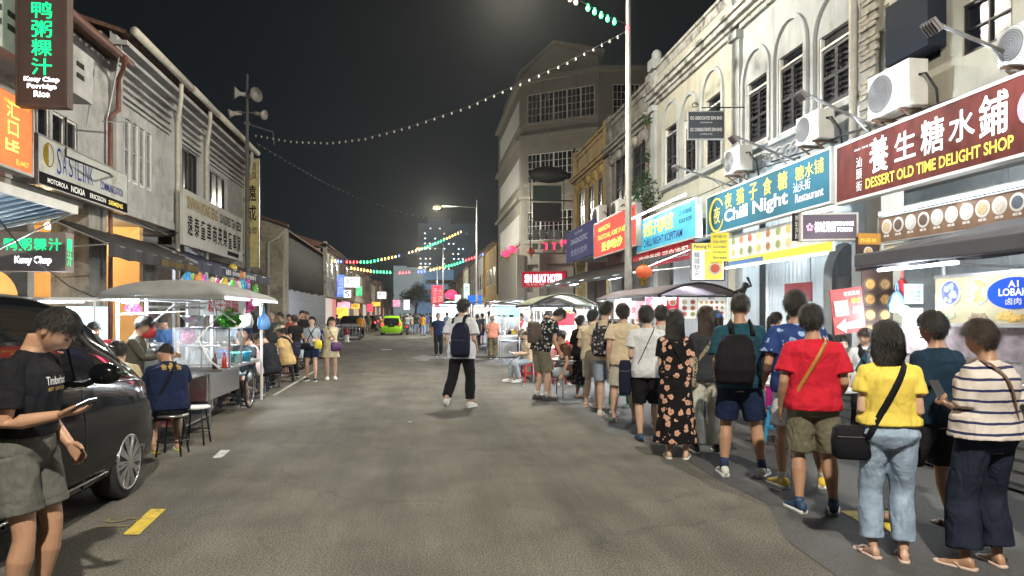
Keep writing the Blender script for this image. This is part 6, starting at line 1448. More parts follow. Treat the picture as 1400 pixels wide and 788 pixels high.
# local x runs towards the viewer (world -y), local -y faces the road
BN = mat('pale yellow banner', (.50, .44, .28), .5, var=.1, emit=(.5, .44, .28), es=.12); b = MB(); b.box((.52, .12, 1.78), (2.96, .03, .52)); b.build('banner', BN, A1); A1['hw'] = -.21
b = MB()
for z in (1.50, 2.06): b.bar((-.98, .12, z), (2.0, .12, z), .035)
for x in (-2.32, -.9, .6, 1.95): b.tube([(x, .16, .1), (x, .16, 2.2)], .022, 6)
b.build('banner_frame', ALU, A1)
BL = mat('blue oval', (.01, .07, .55), .6, spec=.1, emit=(.01, .07, .55), es=.15, var=.03); b = MB(); b.lathe((0, 0, 0), [(0, 0), (1, 0), (1, .012), (0, .012)], 36, False)
o = b.build('oval_badge', BL, A1); o.scale = (.33, .165, 1); o.rotation_euler = (pi/2, 0, 0); o.location = (.13, .104, 1.84)
A1['hw'] = -.19
put(A1, 'A1', .13, 1.935, .13, .07, P_WHITE, .03); put(A1, 'LOBAK', .13, 1.85, .36, .08, P_WHITE, .03); put(A1, '卤肉', .13, 1.755, .19, .07, P_WHITE, .008)
for nm, x, r, mm in (('dish_photo', -.72, .15, mat('fish ball print', (.12, .14, .40), .5, var=.6, scale=22, emit=(.12, .14, .40), es=.3)), ('dish_photo', -.33, .15, mat('egg print', (.50, .40, .14), .5, var=.7, scale=26, emit=(.50, .40, .14), es=.3))):
    b = MB(); b.lathe((0, 0, 0), [(0, 0), (r, 0), (r, .008), (r*.94, .012), (0, .012)], 28, False); o = b.build(nm, PLATE, A1); o.rotation_euler = (pi/2, 0, 0); o.location = (x, .104, 1.87)
    b = MB(); b.lathe((0, 0, .014), [(0, .004), (r*.88, .0)], 24, False); b.build('food_print', mm, o)
    b = MB(); q = random.Random(int(x*100)+150)
    for i in range(13): a = q.uniform(0, 6.3); rr_ = r*.7*q.random()**.5; b.sphere((rr_*cos(a), rr_*sin(a), .018), (.03, .03, .008), 8, 4)
    b.build('ball_print', [mat('light ball print', (.35, .42, .68), .4, emit=(.35, .42, .68), es=.3), mat('egg white print', (.72, .70, .55), .4, emit=(.72, .70, .55), es=.3)][x > -.5], o)
for x, w_, c in ((-.75, .26, (.45, .5, .35)), (-.32, .26, (.30, .22, .15)), (.15, .42, (.62, .38, .10))):
    b = MB(); q = random.Random(int(x*77)+99)
    for i in range(7): M = Matrix.Rotation(q.uniform(-.5, .5), 3, 'Y'); b.box((x+q.uniform(-w_/2, w_/2)*.7, .10-.003*i, 1.585+q.uniform(-.02, .03)), (w_*.45, .006, .045), M)
    b.build('snack_print', mat('snack print %.1f' % x, c, .5, var=.4, scale=30, emit=c, es=.25), A1)
b = MB(); b.box((.46, .10, 1.68), (.09, .012, .11)); b.box((.44, .10, 1.76), (.03, .012, .08)); b.build('thumb_print', P_WHITE, A1)
b = MB(); b.box((0, -.25, .42), (4.0, .72, .78)); b.build('counter', mat('grey steel counter', (.22, .23, .25), .4, .6, var=.1), A1, bevel=.01)
for k in range(6): b = MB(); b.box((0, -.62, .14+k*.11), (3.96, .02, .075)); b.build('counter_slat', GREY, A1)
b = MB(); b.box((0, -.25, .83), (4.1, .8, .03)); b.build('counter_top', STEEL, A1)
b = MB()
for x in (-2.0, -.7, .7, 2.0): b.bar((x, -.58, .845), (x, -.58, 1.18), .02)
b.bar((-2, -.58, 1.18), (2, -.58, 1.18), .025); b.build('glass_rail', STEEL, A1); b = MB(); b.box((0, -.585, 1.01), (3.96, .006, .32)); b.build('pane', GLS, A1)
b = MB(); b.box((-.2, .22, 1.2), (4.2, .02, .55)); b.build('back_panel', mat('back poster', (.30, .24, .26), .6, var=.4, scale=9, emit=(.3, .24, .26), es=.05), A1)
for i in range(9): bowl('steel food tray number %s along the lobak counter' % 'one two three four five six seven eight nine'.split()[i], (5.7+.15*(i % 2), 4.7+i*.42, .85), .15, STEEL, [SOUP, mat('fried snacks', (.55, .28, .08), .6, var=.4, scale=40), VEG][i % 3], 'food_tray')
aw = awning('long grey canvas awning with a thick front fold over the lobak stall', [(XR-.02, 2.2, 2.95), (XR-.02, 8.1, 2.95), (5.35, 7.7, 2.34), (5.35, 2.2, 2.34)], mat('slate awning canvas', (.10, .10, .125), .7, var=.1), val=.2)
b = MB(); b.bar((5.3, 2.2, 2.27), (5.3, 7.72, 2.27), .10, .17); b.build('roller_bar', mat('slate awning canvas', (.10, .10, .125), .7), aw, bevel=.02)
tube_light('long tube light under the grey awning, near one', (5.35, 3.6, 2.14), (5.35, 4.9, 2.14), 70); tube_light('long tube light under the grey awning, far one', (5.35, 6.2, 2.14), (5.35, 7.4, 2.14), 70)
b = MB(); b.sphere((0, 0, 0), .07, 12, 8); o = b.build('bulb', L_WHITE, None, True); o.location = at(1236, 425, 9.2); tag(o, 'bare white bulb glaring beside the price posters of the lobak stall', 'lamp'); lamp('bulb_light', 'POINT', at(1234, 427, 8.6), 60, (.92, .97, 1), size=.08)
# posters and banners around the lobak stall
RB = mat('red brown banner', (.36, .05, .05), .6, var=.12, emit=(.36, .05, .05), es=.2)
s = board('leaning_banner', 'leaning red banner with white arrow and shop front photograph', 'banner', at(1159, 425, 8.8), camdir(1, .1)[:2], .43, .58, .02, RB, None); s.rotation_euler[1] = radians(-7)
put(s, '老知風味', .07, .22, .22, .06, P_WHITE, .01); put(s, '早市', .12, .12, .14, .07, G_KY, .02); put(s, '營業時間\n7AM-12PM', .12, .0, .13, .09, P_WHITE, .005)
b = MB(); b.box((-.09, -.014, .04), (.19, .006, .20)); b.build('photo_print', mat('shop photo', (.3, .36, .38), .5, var=.5, scale=18), s)
b = MB(); b.prism([(-.19, -.012, -.19), (-.06, -.012, -.10), (-.06, -.012, -.15), (.19, -.012, -.13), (.19, -.012, -.23), (-.06, -.012, -.23), (-.06, -.012, -.28)], (0, -.006, 0)); b.build('arrow_print', P_WHITE, s)
DKF = [mat('fritter print %d' % i, c, .6, var=.5, scale=40, emit=c, es=.25) for i, c in enumerate([(.4, .22, .07), (.5, .3, .12), (.3, .2, .1)])]
s = board('dark_food_banner', 'tall dark banner with round photographs of fritters', 'banner', at(1199, 420, 9.4), camdir(1, .05)[:2], .44, 1.0, .02, mat('dark banner', (.06, .035, .03), .6, var=.2), None); dishes(s, 2, 4, -.21, .21, -.42, .42, .02, 6, mat('dark rim print', (.12, .08, .05), .6), DKF)
s = board('price_poster', 'green and pink price poster beside the bare bulb', 'poster', at(1249, 402, 9.0), camdir(1, .05)[:2], .25, .26, .02, mat('green poster', (.30, .42, .36), .5, var=.3, scale=30, emit=(.3, .42, .36), es=.3), None); put(s, 'PRICE LIST', 0, .09, .2, .04, mat('magenta print', (.5, .1, .3), .5, var=0), .02); put(s, 'RM 5.00\nRM 6.00\nRM 8.00', 0, -.03, .16, .13, P_BLACK)
s = board('white_price_sheet', 'bright white sheet hanging under the price poster', 'poster', at(1248, 433, 9.0), camdir(1, .05)[:2], .26, .22, .02, mat('white sheet', (.75, .77, .75), .5, emit=(.75, .77, .75), es=.5), None); put(s, 'A1 LOBAK\n1.50  2.00', 0, 0, .2, .1, P_BLUE)
s = board('fritter_poster', 'upper dark panel with a bowl picture at the pillar under the dessert sign', 'poster', at(1186, 348, 9.9), (1, 0), .36, .5, .03, mat('dark banner', (.06, .035, .03), .6), None); dishes(s, 1, 2, -.16, .16, -.2, .12, .03, 8, None, DKF); put(s, '炸蘋果', 0, .2, .26, .06, P_YEL, .01)
for i, (px, py, w_, h_, c) in enumerate(((1091, 400, .42, .24, (.28, .02, .04)), (1188, 327, .35, .16, (.6, .28, .05)))):
    s = board('small_plaque', ['dark red plaque on the white wall under the arch', 'orange strip plaque at the pillar top'][i], 'plaque', at(px, py, [13.0, 9.9][i]), (0, -1) if i == 0 else (1, 0), w_*(2.2 if i == 0 else 1), h_*(1.5 if i == 0 else 1), .03, mat('plaque %d' % i, c, .5), None)
ZF = XR-.05
MB_ = thing('meter_boxes', 'pair of grey electricity boxes on the white wall', 'electric box', (XR+2.85, 15.9, 2.25), -pi/2)
for i in range(2): b = MB(); b.box((-.35+i*.62, 0, 0), (.56, .18, .75)); o = b.build('box', mat('grey beige box', (.36, .37, .35), .5), MB_, bevel=.01); b = MB(); b.box((-.18+i*.62, -.10, 0), (.03, .02, .09)); b.build('handle', BLK, o)
# corrugated white shutters behind the queue (rolling doors of the kopitiam)
RD = mat('white corrugated shutter', (.50, .52, .54), .45, .2, var=.06)
for lb, y0, y1 in (('white corrugated folding shutter behind the canopy stall', Yb2+.6, Yb3-.6), ('white corrugated shutter under the teal sign', Yb1+2.6, Yb2-.5)):
    T_ = thing('folding_shutter', lb, 'shutter', (XR+.5, y0, .12)); n = int((y1-y0)/.16); q0 = None
    for i in range(n):
        if q0 is None: q = MB(); q.ring_faces([[V((0, 0, 0)), V((0, 0, 3.9)), V((.02, 0, 3.9)), V((.02, 0, 0))], [V((-.05, .05, 0)), V((-.05, .05, 3.9)), V((-.03, .05, 3.9)), V((-.03, .05, 0))], [V((-.05, .10, 0)), V((-.05, .10, 3.9)), V((-.03, .10, 3.9)), V((-.03, .10, 0))], [V((0, .155, 0)), V((0, .155, 3.9)), V((.02, .155, 3.9)), V((.02, .155, 0))]]); q0 = q.build('panel', RD, T_); o = q0
        else: o = inst(q0, T_)
        o.location = (0, i*.16, 0)
f3 = Fr((XR+.5, 0, 0), (0, -1, 0), (-1, 0, 0)); b = MB(); arch_wall(b, f3, -(Yb1+2.55), -(Yb1+.05), .12, 4.3, -(Yb1+2.1), -(Yb1+.75), 2.4, .2); o = b.build('arched_wall', PL_W); tag(o, 'white wall with an arched opening under the dish photograph board', 'wall')
# ---- canopy stall with menu boards
S1 = thing('canopy_stall', 'food stall with a dark grey barrel canopy behind the queue', 'food stall', (5.15, 14.2, 0)); canopy(S1, -.85, .75, -2.2, 2.2, 2.0, .22, mat('purple grey canopy', (.17, .14, .16), .6, var=.1), rim=BLK)
for x in (-.75, .65):
    for y in (-2.0, 2.0): b = MB(); b.tube([(x, y, 0), (x, y, 1.95)], .022, 6); b.build('post', ALU, S1)
b = MB(); b.box((-.1, 0, .45), (.9, 3.9, .8)); b.build('counter', STEEL, S1, bevel=.01)
b = MB(); b.bar((.72, -2.3, 2.0), (.80, -2.3, 2.2), .08); b.tube([(.6, -2.2, 2.02), (.85, -2.4, 2.15), (.8, -2.35, 2.3)], .03, 6); b.build('clamp', BLK, S1)
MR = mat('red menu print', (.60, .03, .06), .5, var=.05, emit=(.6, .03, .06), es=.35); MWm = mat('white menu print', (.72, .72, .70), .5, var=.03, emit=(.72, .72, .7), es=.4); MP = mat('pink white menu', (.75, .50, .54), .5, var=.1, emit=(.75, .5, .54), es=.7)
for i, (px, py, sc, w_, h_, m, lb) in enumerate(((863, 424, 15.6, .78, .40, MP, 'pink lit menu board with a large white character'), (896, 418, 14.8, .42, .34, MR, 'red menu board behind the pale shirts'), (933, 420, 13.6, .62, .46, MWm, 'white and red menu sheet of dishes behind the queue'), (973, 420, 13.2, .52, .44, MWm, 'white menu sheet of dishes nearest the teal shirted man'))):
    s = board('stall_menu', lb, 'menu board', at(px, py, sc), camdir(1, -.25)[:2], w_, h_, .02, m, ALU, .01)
    if i == 0: put(s, '天', .28, 0, .2, .22, mat('crimson print', (.6, .02, .1), .5, var=0)); put(s, '天香小食', -.12, .0, .45, .14, mat('crimson print', (.6, .02, .1), .5))
    if i == 1: put(s, '香\n辣', 0, 0, .2, .24, P_WHITE)
    if i == 2:
        b = MB(); b.box((-.19, -.013, 0), (.24, .005, .46)); b.build('red_print', MR, s); dishes(s, 1, 2, -.28, -.1, -.2, .2, .03, 4); dishes(s, 2, 3, -.04, .28, -.2, .16, .02, 6)
    if i == 3: dishes(s, 5, 3, -.24, .24, -.16, .14, .02, 11, MWm); put(s, 'MENU', 0, .17, .12, .04, P_BLACK, .01)
tube_light('tube light along the canopy stall, far one', (4.7, 15.0, 1.93), (4.7, 16.1, 1.93), 420); tube_light('tube light along the canopy stall, near one', (4.9, 12.7, 1.93), (4.9, 13.9, 1.93), 400)
pot('steel pot on the canopy stall counter', (5.0, 13.2, .86), .18, .25); bottle('orange bottle on the canopy stall counter', (4.8, 14.6, .86), TOY[4])
# black awnings of the sign row
awning('black awning sloping under the orange red and navy signs', [(XR, 17.8, 3.7), (XR, 33.5, 3.7), (6.0, 33.5, 3.05), (6.0, 18.8, 2.85)], CANVAS_B, val=.15)
tube_light('tube light beneath the black awning, far one', (6.3, 27, 2.85), (6.3, 28.4, 2.85), 200, group='tubes'); tube_light('tube light beneath the black awning, near one', (6.3, 21, 2.8), (6.3, 22.4, 2.8), 170, group='tubes')
# ---- small umbrella canopies and white stalls in the middle distance
def mid_stall(label, x, y, rz, w, d, z, m, power, boards=(), tubes=True, rise=.18, cm=STEEL):
    T_ = thing('hawker_stall', label, 'food stall', (x, y, 0), rz); canopy(T_, -w/2, w/2, -d/2, d/2, z, rise, m)
    for sx_ in (-1, 1):
        for sy in (-1, 1): b = MB(); b.tube([(sx_*w*.45, sy*d*.45, 0), (sx_*w*.45, sy*d*.45, z)], .02, 6); b.build('post', ALU, T_)
    b = MB(); b.box((0, 0, .42), (w*.85, d*.6, .8)); b.build('counter', cm, T_, bevel=.01)
    b = MB(); b.box((0, 0, 1.25), (w*.7, .02, .5)); b.build('glass', GLS, T_)
    for i, (bx, bz, bw, bh, bm) in enumerate(boards): b = MB(); b.box((bx, -d/2+.02, bz), (bw, .02, bh)); b.build('signboard', bm, T_)
    b = MB(); b.tube([(-w*.3, 0, z-.1), (w*.3, 0, z-.1)], .03, 6); b.build('tube', L_WHITE, T_)
    lamp('stall_light', 'POINT', (0, 0, z-.2), power*.95, (.9, .96, 1), size=.15, parent=T_)
    q = random.Random(int(x*10)+int(y))
    for i in range(5): b = MB(); xx = -w*.35+w*.7*i/4; hh = q.uniform(.12, .3); b.lathe((xx, q.uniform(-.1, .1), .82), [(.08, 0), (.09, hh), (0, hh+.01)], 10); b.build('jar', [STEEL, CER, TOY[1], PCOL['red'], TOY[4]][i], T_)
    return T_
p = at(757, 415, 17.5); mid_stall('stall with a faded green lens shaped canopy beside the bending man', p.x, p.y, 0, 1.6, 2.6, 1.86, CANVAS_T, 150, [(0, 1.5, .5, .3, MR)], rise=.26)
p = at(702, 415, 26); mid_stall('stall with white post and glass case past the seated cap wearer', p.x, p.y, 0, 2.1, 1.8, 1.98, mat('white canopy', (.5, .5, .5), .7), 260, [(-.4, 1.75, .9, .3, face('cyan print', (.3, .6, .65), .6))])
p = at(735, 420, 22); mid_stall('small stall with orange sign behind the green canopy', p.x+.6, p.y, .1, 1.6, 1.5, 1.95, CANVAS_B, 170, [(0, 1.7, .55, .35, face('orange print', (.8, .4, .08), .9))])
p = at(655, 418, 38); mid_stall('brightly lit white stall with food pictures beyond the pink shirt', p.x+.8, p.y, 0, 3.4, 2, 2.2, mat('white canopy', (.5, .5, .5), .7), 420, [(-.6, 1.75, 1.2, .5, MWm), (.8, 1.7, 1.0, .5, face('cyan print', (.3, .6, .65), .6))])
p = at(618, 425, 48); mid_stall('glaring white stall at the road junction left of the row', p.x, p.y, 0, 2.9, 2.2, 2.35, mat('white canopy', (.5, .5, .5), .7), 520, [(-.2, 1.5, 2.4, 1.2, face('white lit panel', (.8, .95, .95), .75))], cm=WHITE)
p = at(765, 430, 30); mid_stall('lit stall with red canopy towards the black awning', p.x+.3, p.y, 0, 2.6, 2, 2.1, mat('red canopy', (.4, .03, .03), .7), 320, [(0, 1.6, 1.6, .5, MWm)])
p = at(690, 430, 46); mid_stall('lit stall with blue canopy in front of the tower', p.x+.6, p.y, 0, 3.2, 2, 2.3, mat('blue canopy', (.04, .09, .2), .7), 420, [(0, 1.7, 2, .5, MWm)])
# upright lit signs near the tower
def lit_box(label, px, py, s_, w_, h_, m, txt=None, tm=P_WHITE, rd=(1, 0), group=None):
    c = at(px, py, s_); w_ *= .62; h_ *= .62; q = board('lit_sign', label, 'sign', c, rd, w_, h_, .2, m, None, group=group)
    if txt: put(q, txt, 0, 0, w_*.75, h_*.75, tm, .01)
NB = face('blue neon panel', (.10, .20, .95), 0.88, .5, 2.2); NW = face('white neon panel', (.85, .88, .95), 0.99, .5, 2.2); NG = face('green neon panel', (.05, .75, .3), 0.77, .5, 2.2); NR = face('red neon panel', (.95, .06, .10), 0.83, .5, 2.2); NO = face('amber neon panel', (1, .50, .08), 0.72, .5, 2.2); NP = face('pink neon panel', (.95, .35, .5), 0.72, .5, 2.2)
for a in (('blue and white upright neon sign at the start of the far left row', 466, 391, 62, 1.0, 3.2, NB, '酒\n店', P_WHITE), ('white lit box sign with dark print on the far left row', 481, 386, 66, 2.4, 1.6, NW, '中药行', P_BLACK), ('green neon plus number sign on the far left row', 491, 398, 74, 1.0, 1.6, NG, '7', P_WHITE), ('white S shaped small lit sign on the far left row', 475, 402, 62, 1.0, 1.1, NW, 'S', P_BLUE),
          ('amber lit doorway sign on the far left row', 468, 428, 60, 1.6, 1.5, NO, None, None), ('pink lit sign under the amber one', 470, 418, 62, 1.8, .9, NP, '超市', P_WHITE), ('small yellow lit sign on the far left row', 486, 419, 72, 1.4, .8, NO, '茶', P_BLACK), ('small red lit sign on the far left row', 506, 421, 90, 1.2, 1.6, NR, None, None),
          ('white lit round sign in the middle of the far left row', 522, 404, 110, 2.2, 1.8, NW, '旅店', P_BLACK), ('pink lit round sign farther along the left row', 542, 415, 140, 2.4, 2.2, NP, None, None), ('white lit sign near the end of the left row', 556, 417, 170, 2.4, 4, NW, None, None), ('orange lit sign in the middle of the far left row', 514, 416, 100, 2, 1, NO, None, None),
          ('tall red neon panel at the start of the far right row', 595, 405, 100, 1.6, 5, NR, '酒\n家', P_WHITE), ('red neon panel close to the pale upright sign', 602, 404, 100, 1.8, 4.6, NR, '大\n酒', P_WHITE), ('white green upright sign beside the ochre wing', 638, 402, 72, .9, 3.4, face('mint panel', (.5, .8, .65), 1.2), '药\n行', P_BLACK), ('blue lit canopy panel at the foot of the ochre wing', 649, 411, 66, 2.2, 1.6, face('blue panel', (.02, .12, .5), .8), None, None), ('white lit doorway glow beside the red neon', 626, 408, 90, 1.2, 1.4, NW, None, None)):
    lit_box(a[0], a[1], a[2], a[3], a[4], a[5], a[6], a[7], a[8])
# ---- tables and stools on the right
for i, (lb, px, py, col) in enumerate((('sky blue plastic stool between the teal and the blue shirted men', 1056, 608, 'blue'), ('sky blue plastic stool behind the red shirted man', 1098, 618, 'blue'), ('sky blue plastic stool partly hidden by the yellow top', 1162, 600, 'blue'), ('sky blue plastic stool farther in by the folding table', 1075, 570, 'blue'), ('sky blue plastic stool at the inner end of the table', 1110, 585, 'blue'), ('red plastic stool by the bending man', 768, 525, 'red'), ('red plastic stool among the far crowd', 572, 455, 'red'), ('green plastic stool seen between the legs of the queue', 847, 555, 'green'))):
    p = gnd(px, py); plastic_stool(lb, p.x+(.15 if i < 5 else 0), p.y, col, .2*i, .46 if i < 6 else .5)
table('white folding table with food beside the lobak stall', 4.75, 8.2, 0, .8, 1.9, .74, mat('white laminate', (.6, .61, .62), .4)); table('red topped table where the pink shirted vendor stands', 4.9, 10.6, 0, .8, 1.4, .76, PCOL['red'])
for i, (x, y) in enumerate(((4.6, 7.7), (4.9, 8.1), (4.6, 8.6), (4.9, 8.9), (4.8, 10.4), (5.0, 10.9))): bowl('bowl of noodles number %s along the right hand tables' % 'one two three four five six'.split()[i], (x, y, .745 if i < 4 else .765), .09)
leafball('green leafy vegetables behind the pink shirted vendor', (5.2, 11.0, .95), .14, VEG)
p = at(770, 490, 13.5); table('round cafe table between the bending man and the queue', p.x+.25, p.y, 0, .95, .95, .74, mat('white laminate', (.6, .61, .62), .4), True)
for i in range(4): bowl('bowl on the round cafe table, the %s one' % ['nearest', 'leftmost', 'farthest', 'middle'][i], (p.x+.25+[-.1, -.3, .1, .05][i], p.y+[-.3, 0, .3, 0][i], .745), .10, CER, SOUP if i % 2 else VEG)
for i, (px, py, rz) in enumerate(((678, 474, 1.3), (686, 488, .4))): p = gnd(px, py); plastic_stool(['dark chair with slatted back beside the hawker stall', 'dark chair seen edge on past the backpack walker'][i], p.x, p.y, 'dark', rz, .45, None, True)
p = at(700, 470, 23); table('small dark table beside the slatted chairs', p.x, p.y, 0, .8, .8, .74, PCOL['dark'])
b = MB(); b.box((0, 0, 0), (1.5, .9, .3)); o = b.build('crate_stack', PCOL['dark'], None, bevel=.03); p = gnd(665, 466); o.location = (p.x+.3, p.y, .16); tag(o, 'low dark crate on the ground under the white stall', 'crate')
SAUCE = [mat('chilli sauce', (.45, .03, .02), .3), mat('soy sauce', (.05, .02, .01), .25), mat('green sauce', (.10, .30, .05), .3)]
for i, (lb, x, y, z) in enumerate((('red sauce bottle on the white folding table, near end', 4.55, 7.5, .745), ('dark sauce bottle beside the red one on the folding table', 4.65, 7.45, .745), ('green sauce bottle at the far end of the folding table', 4.6, 8.9, .745), ('red sauce bottle on the red topped table', 4.75, 10.2, .765), ('dark sauce bottle on the pale diners table, near end', -3.4, 12.95, .785), ('red sauce bottle on the pale diners table, middle', -3.6, 13.8, .785), ('green sauce bottle on the cart counter by the glass case', -2.75, 10.1, .86), ('red sauce bottle on the cart counter by the glass case', -2.85, 10.0, .86), ('red sauce bottle on the canopy stall, towards the queue', 4.7, 13.7, .86), ('dark sauce bottle on the canopy stall, towards the queue', 4.7, 13.9, .86))): bottle(lb, (x, y, z), SAUCE[i % 3], .2)
BAGM = [mat('thin red plastic bag', (.55, .05, .06), .35), mat('thin white plastic bag', (.65, .66, .66), .35), mat('thin blue plastic bag', (.10, .25, .5), .35)]
for i, (lb, c) in enumerate((('red plastic bag hanging from the near post of the noodle cart', (-3.6, 9.62, 1.45)), ('white plastic bag hanging from the middle of the cart canopy', (-2.75, 11.3, 1.55)), ('blue plastic bag hanging from the far end of the cart canopy', (-2.7, 12.3, 1.5)), ('white plastic bag hanging at the canopy stall post', (4.45, 12.2, 1.5)), ('red plastic bag hanging at the canopy stall far post', (4.45, 16.1, 1.5)), ('white plastic bag hanging beside the bare bulb', tuple(at(1226, 412, 8.9))), ('blue plastic bag hanging near the green price poster', tuple(at(1233, 395, 9.1))))):
    T_ = thing('plastic_bag', lb, 'plastic bag', c); q = random.Random(i); b = MB(); n_ = 14
    b.ring_faces([[V((r_*cos(2*pi*j/n_)*(1+.18*sin(j*2.4+z*9)), r_*.55*sin(2*pi*j/n_)*(1+.18*cos(j*1.9)), z)) for j in range(n_)] for r_, z in ((.03, -.15), (.09, -.14), (.11, -.05), (.09, .05), (.035, .12), (.02, .14))]); b.build('bag', BAGM[i % 3], T_, True); b = MB(); b.tube([(-.02, 0, .13), (-.01, 0, .24), (.01, 0, .24), (.02, 0, .13)], .006, 5); b.build('bag_handle', BAGM[i % 3], T_)
# gas cylinders and buckets by the carts
for i, (lb, x, y) in enumerate((('green gas cylinder behind the noodle cart wheel', -3.9, 12.4), ('green gas cylinder under the canopy stall', 5.4, 12.0), ('green gas cylinder by the green lens canopy', 3.6, 15.0))):
    b = MB(); b.lathe((0, 0, 0), [(.13, 0), (.16, .03), (.16, .42), (.12, .52), (.05, .56), (.05, .6), (0, .61)], 18); o = b.build('gas_cylinder', PCOL['green'], None, True); o.location = (x, y, 0); tag(o, lb, 'gas cylinder')
# ================================================================= vehicles
CARGL = mat('tinted car glass', (.010, .012, .014), .04, var=0, spec=.7); CHROME = mat('chrome', (.75, .76, .78), .12, 1, var=0); TYRE = mat('tyre rubber', (.022, .022, .023), .75, var=.15, bump=.2, bscale=80); RIM = mat('machined alloy', (.60, .60, .62), .25, .9, var=.05); RIMD = mat('dark alloy', (.05, .05, .055), .4, .6, var=0)
def paint(name, col, metal=.3): return mat(name, col, .07, metal, var=0, coat=0, spec=.30)
CUTTERS = []
def car(label, loc, rz, st, paintm, wheels, wr, detail=1, tail=None, head=None, cab=(.1, .8), ws=(.6, .8), group=None, plate=None):
    T_ = thing('parked_car' if detail else 'car', label, 'car', loc, rz, group)
    def at_y(y):
        for i in range(len(st)-1):
            if st[i][0] <= y <= st[i+1][0]: t = (y-st[i][0])/(st[i+1][0]-st[i][0]); return [lerp(st[i][k], st[i+1][k], t) for k in range(1, 5)]
        return list(st[-1][1:])
    def ring(y, zb, zt, w, wrf):
        half = [(0, .20), (w*.86, .20), (w*.97, .27), (w, .45), (w*1.0, (zb+.45)/2+.02), (w*.975, zb-.02), (lerp(w*.975, wrf, .5)+.012, lerp(zb, zt, .52)), (wrf, zt-.055), (wrf*.86, zt-.008), (0, zt+.012)]
        return [V((x, y, z)) for x, z in half]+[V((-x, y, z)) for x, z in half[-2:0:-1]]
    ys = [s[0] for s in st]; L_ = ys[-1]; n = 44; yy = sorted(set([0, L_]+[L_*i/n for i in range(n+1)]))
    def sm(y): 
        a = at_y(max(0, y-.05)); c = at_y(min(L_, y+.05)); d = at_y(y); return [(a[k]+c[k]+2*d[k])/4 for k in range(4)]
    b = MB(); b.ring_faces([ring(y, *sm(y)) for y in yy]); body = b.build('body', paintm, T_, True)
    for wy in wheels:
        c = MB(); c.tube([(-1.5, wy, wr), (1.5, wy, wr)], wr*1.16, 32); cu = c.build('cutter', RIMD); cu.location = (0, 0, 0); cu.parent = T_; m = body.modifiers.new('c', 'BOOLEAN'); m.operation = 'DIFFERENCE'; m.object = cu; m.solver = 'EXACT'; CUTTERS.append(cu)
    BAKE.append(body)
    b = MB(); b.box((0, L_/2, .42), (st[2][3]*1.5, L_*.86, .42)); b.build('chassis', BLK, T_)
    def P(s, y, t, off=.008):
        zb, zt, w, wrf = sm(y); p = V((s*(w*.975), y, zb-.02)); q = V((s*(lerp(w*.975, wrf, .5)+.012), y, lerp(zb, zt, .52))); r_ = V((s*wrf, y, zt-.055))
        v = p.lerp(q, t*2) if t < .5 else q.lerp(r_, t*2-1); return v+V((s*off, 0, off*.3))
    def sidewin(y0, y1, t0=.10, t1=.93, nm='side_window', m=CARGL, off=.008, f=None):
        for s in (-1, 1):
            b = MB(); k = 14; rr = []
            for i in range(k+1):
                y = lerp(y0, y1, i/k); tt = t1 if not f else min(t1, f(y)); rr.append([P(s, y, lerp(t0, max(tt, t0+.02), j/6), off) for j in range(7)])
            b.ring_faces(rr, False, False); b.build(nm, m, T_, True)
    for (a, c) in cab: sidewin(a, c)
    def top(y0, y1, nm, k=10, x1=.94, m=CARGL):
        b = MB(); rr = []
        for i in range(k+1):
            y = lerp(y0, y1, i/k); zb, zt, w, wrf = sm(y); rr.append([V((wrf*x1*u, y, zt+.012+.008-.02*abs(u)**3*(1 if abs(u) > .8 else 0)-abs(u)**8*.02)) for u in [j/5-1 for j in range(11)]])
        b.ring_faces(rr, False, False); b.build(nm, m, T_, True)
    top(*ws, 'windscreen')
    for wy in wheels:
        for s in (-1, 1):
            zz = sm(wy)[2]; xo = s*(zz-.10)
            b = MB(); b.tube([(s*(zz-.21), wy, wr), (s*(zz-.20), wy, wr), (s*(zz-.03), wy, wr), (s*(zz-.015), wy, wr)], [wr*.93, wr, wr, wr*.95], 36); w_ = b.build('wheel', TYRE, T_, True)
            b = MB(); b.tube([(s*(zz-.012), wy, wr), (s*(zz-.004), wy, wr)], [wr*.76, wr*.72], 32); b.build('rim_dish', RIMD, w_)
            b = MB(); b.tube([(s*(zz-.004), wy+wr*.74*cos(a*pi/16), wr+wr*.74*sin(a*pi/16)) for a in range(33)], .012, 6)
            for k in range(10):
                a = 2*pi*k/10; 
                for da in (-.10, .10): b.bar((s*(zz+.004), wy+wr*.12*cos(a), wr+wr*.12*sin(a)), (s*(zz-.001), wy+wr*.72*cos(a+da), wr+wr*.72*sin(a+da)), .014, .03)
            b.tube([(s*(zz-.01), wy, wr), (s*(zz+.012), wy, wr)], wr*.16, 14); b.build('rim', RIM, w_)
    if tail:
        for s in (-1, 1): z, h, w_ = tail; b = MB(); b.sphere((s*(sm(.05)[2]-.10), .03, z), (w_, .06, h), 12, 8); b.build('tail_light', glow('tail light', (1, .03, .03), 3.5), T_, True)
        top(.02, .0+tail[0]*.0+.32, 'rear_window')
        b = MB(); b.box((0, -.02, .72), (.5, .02, .12)); b.build('number_plate', P_BLACK, T_); b = MB(); b.box((0, -.015, 1.12), (1.0, .02, .30)); b.build('rear_glass', CARGL, T_, bevel=.01)
    if head:
        for s in (-1, 1): b = MB(); b.sphere((s*.58, L_-.06, .66), (.16, .08, .07), 12, 8); b.build('headlight', mat('headlamp glass', (.6, .62, .65), .1, .2), T_, True)
        b = MB(); b.box((0, L_-.02, .58), (.8, .04, .16)); b.build('grille', BLK, T_); b = MB(); b.box((0, L_+.01, .40), (.5, .02, .11)); b.build('number_plate', P_BLACK, T_)
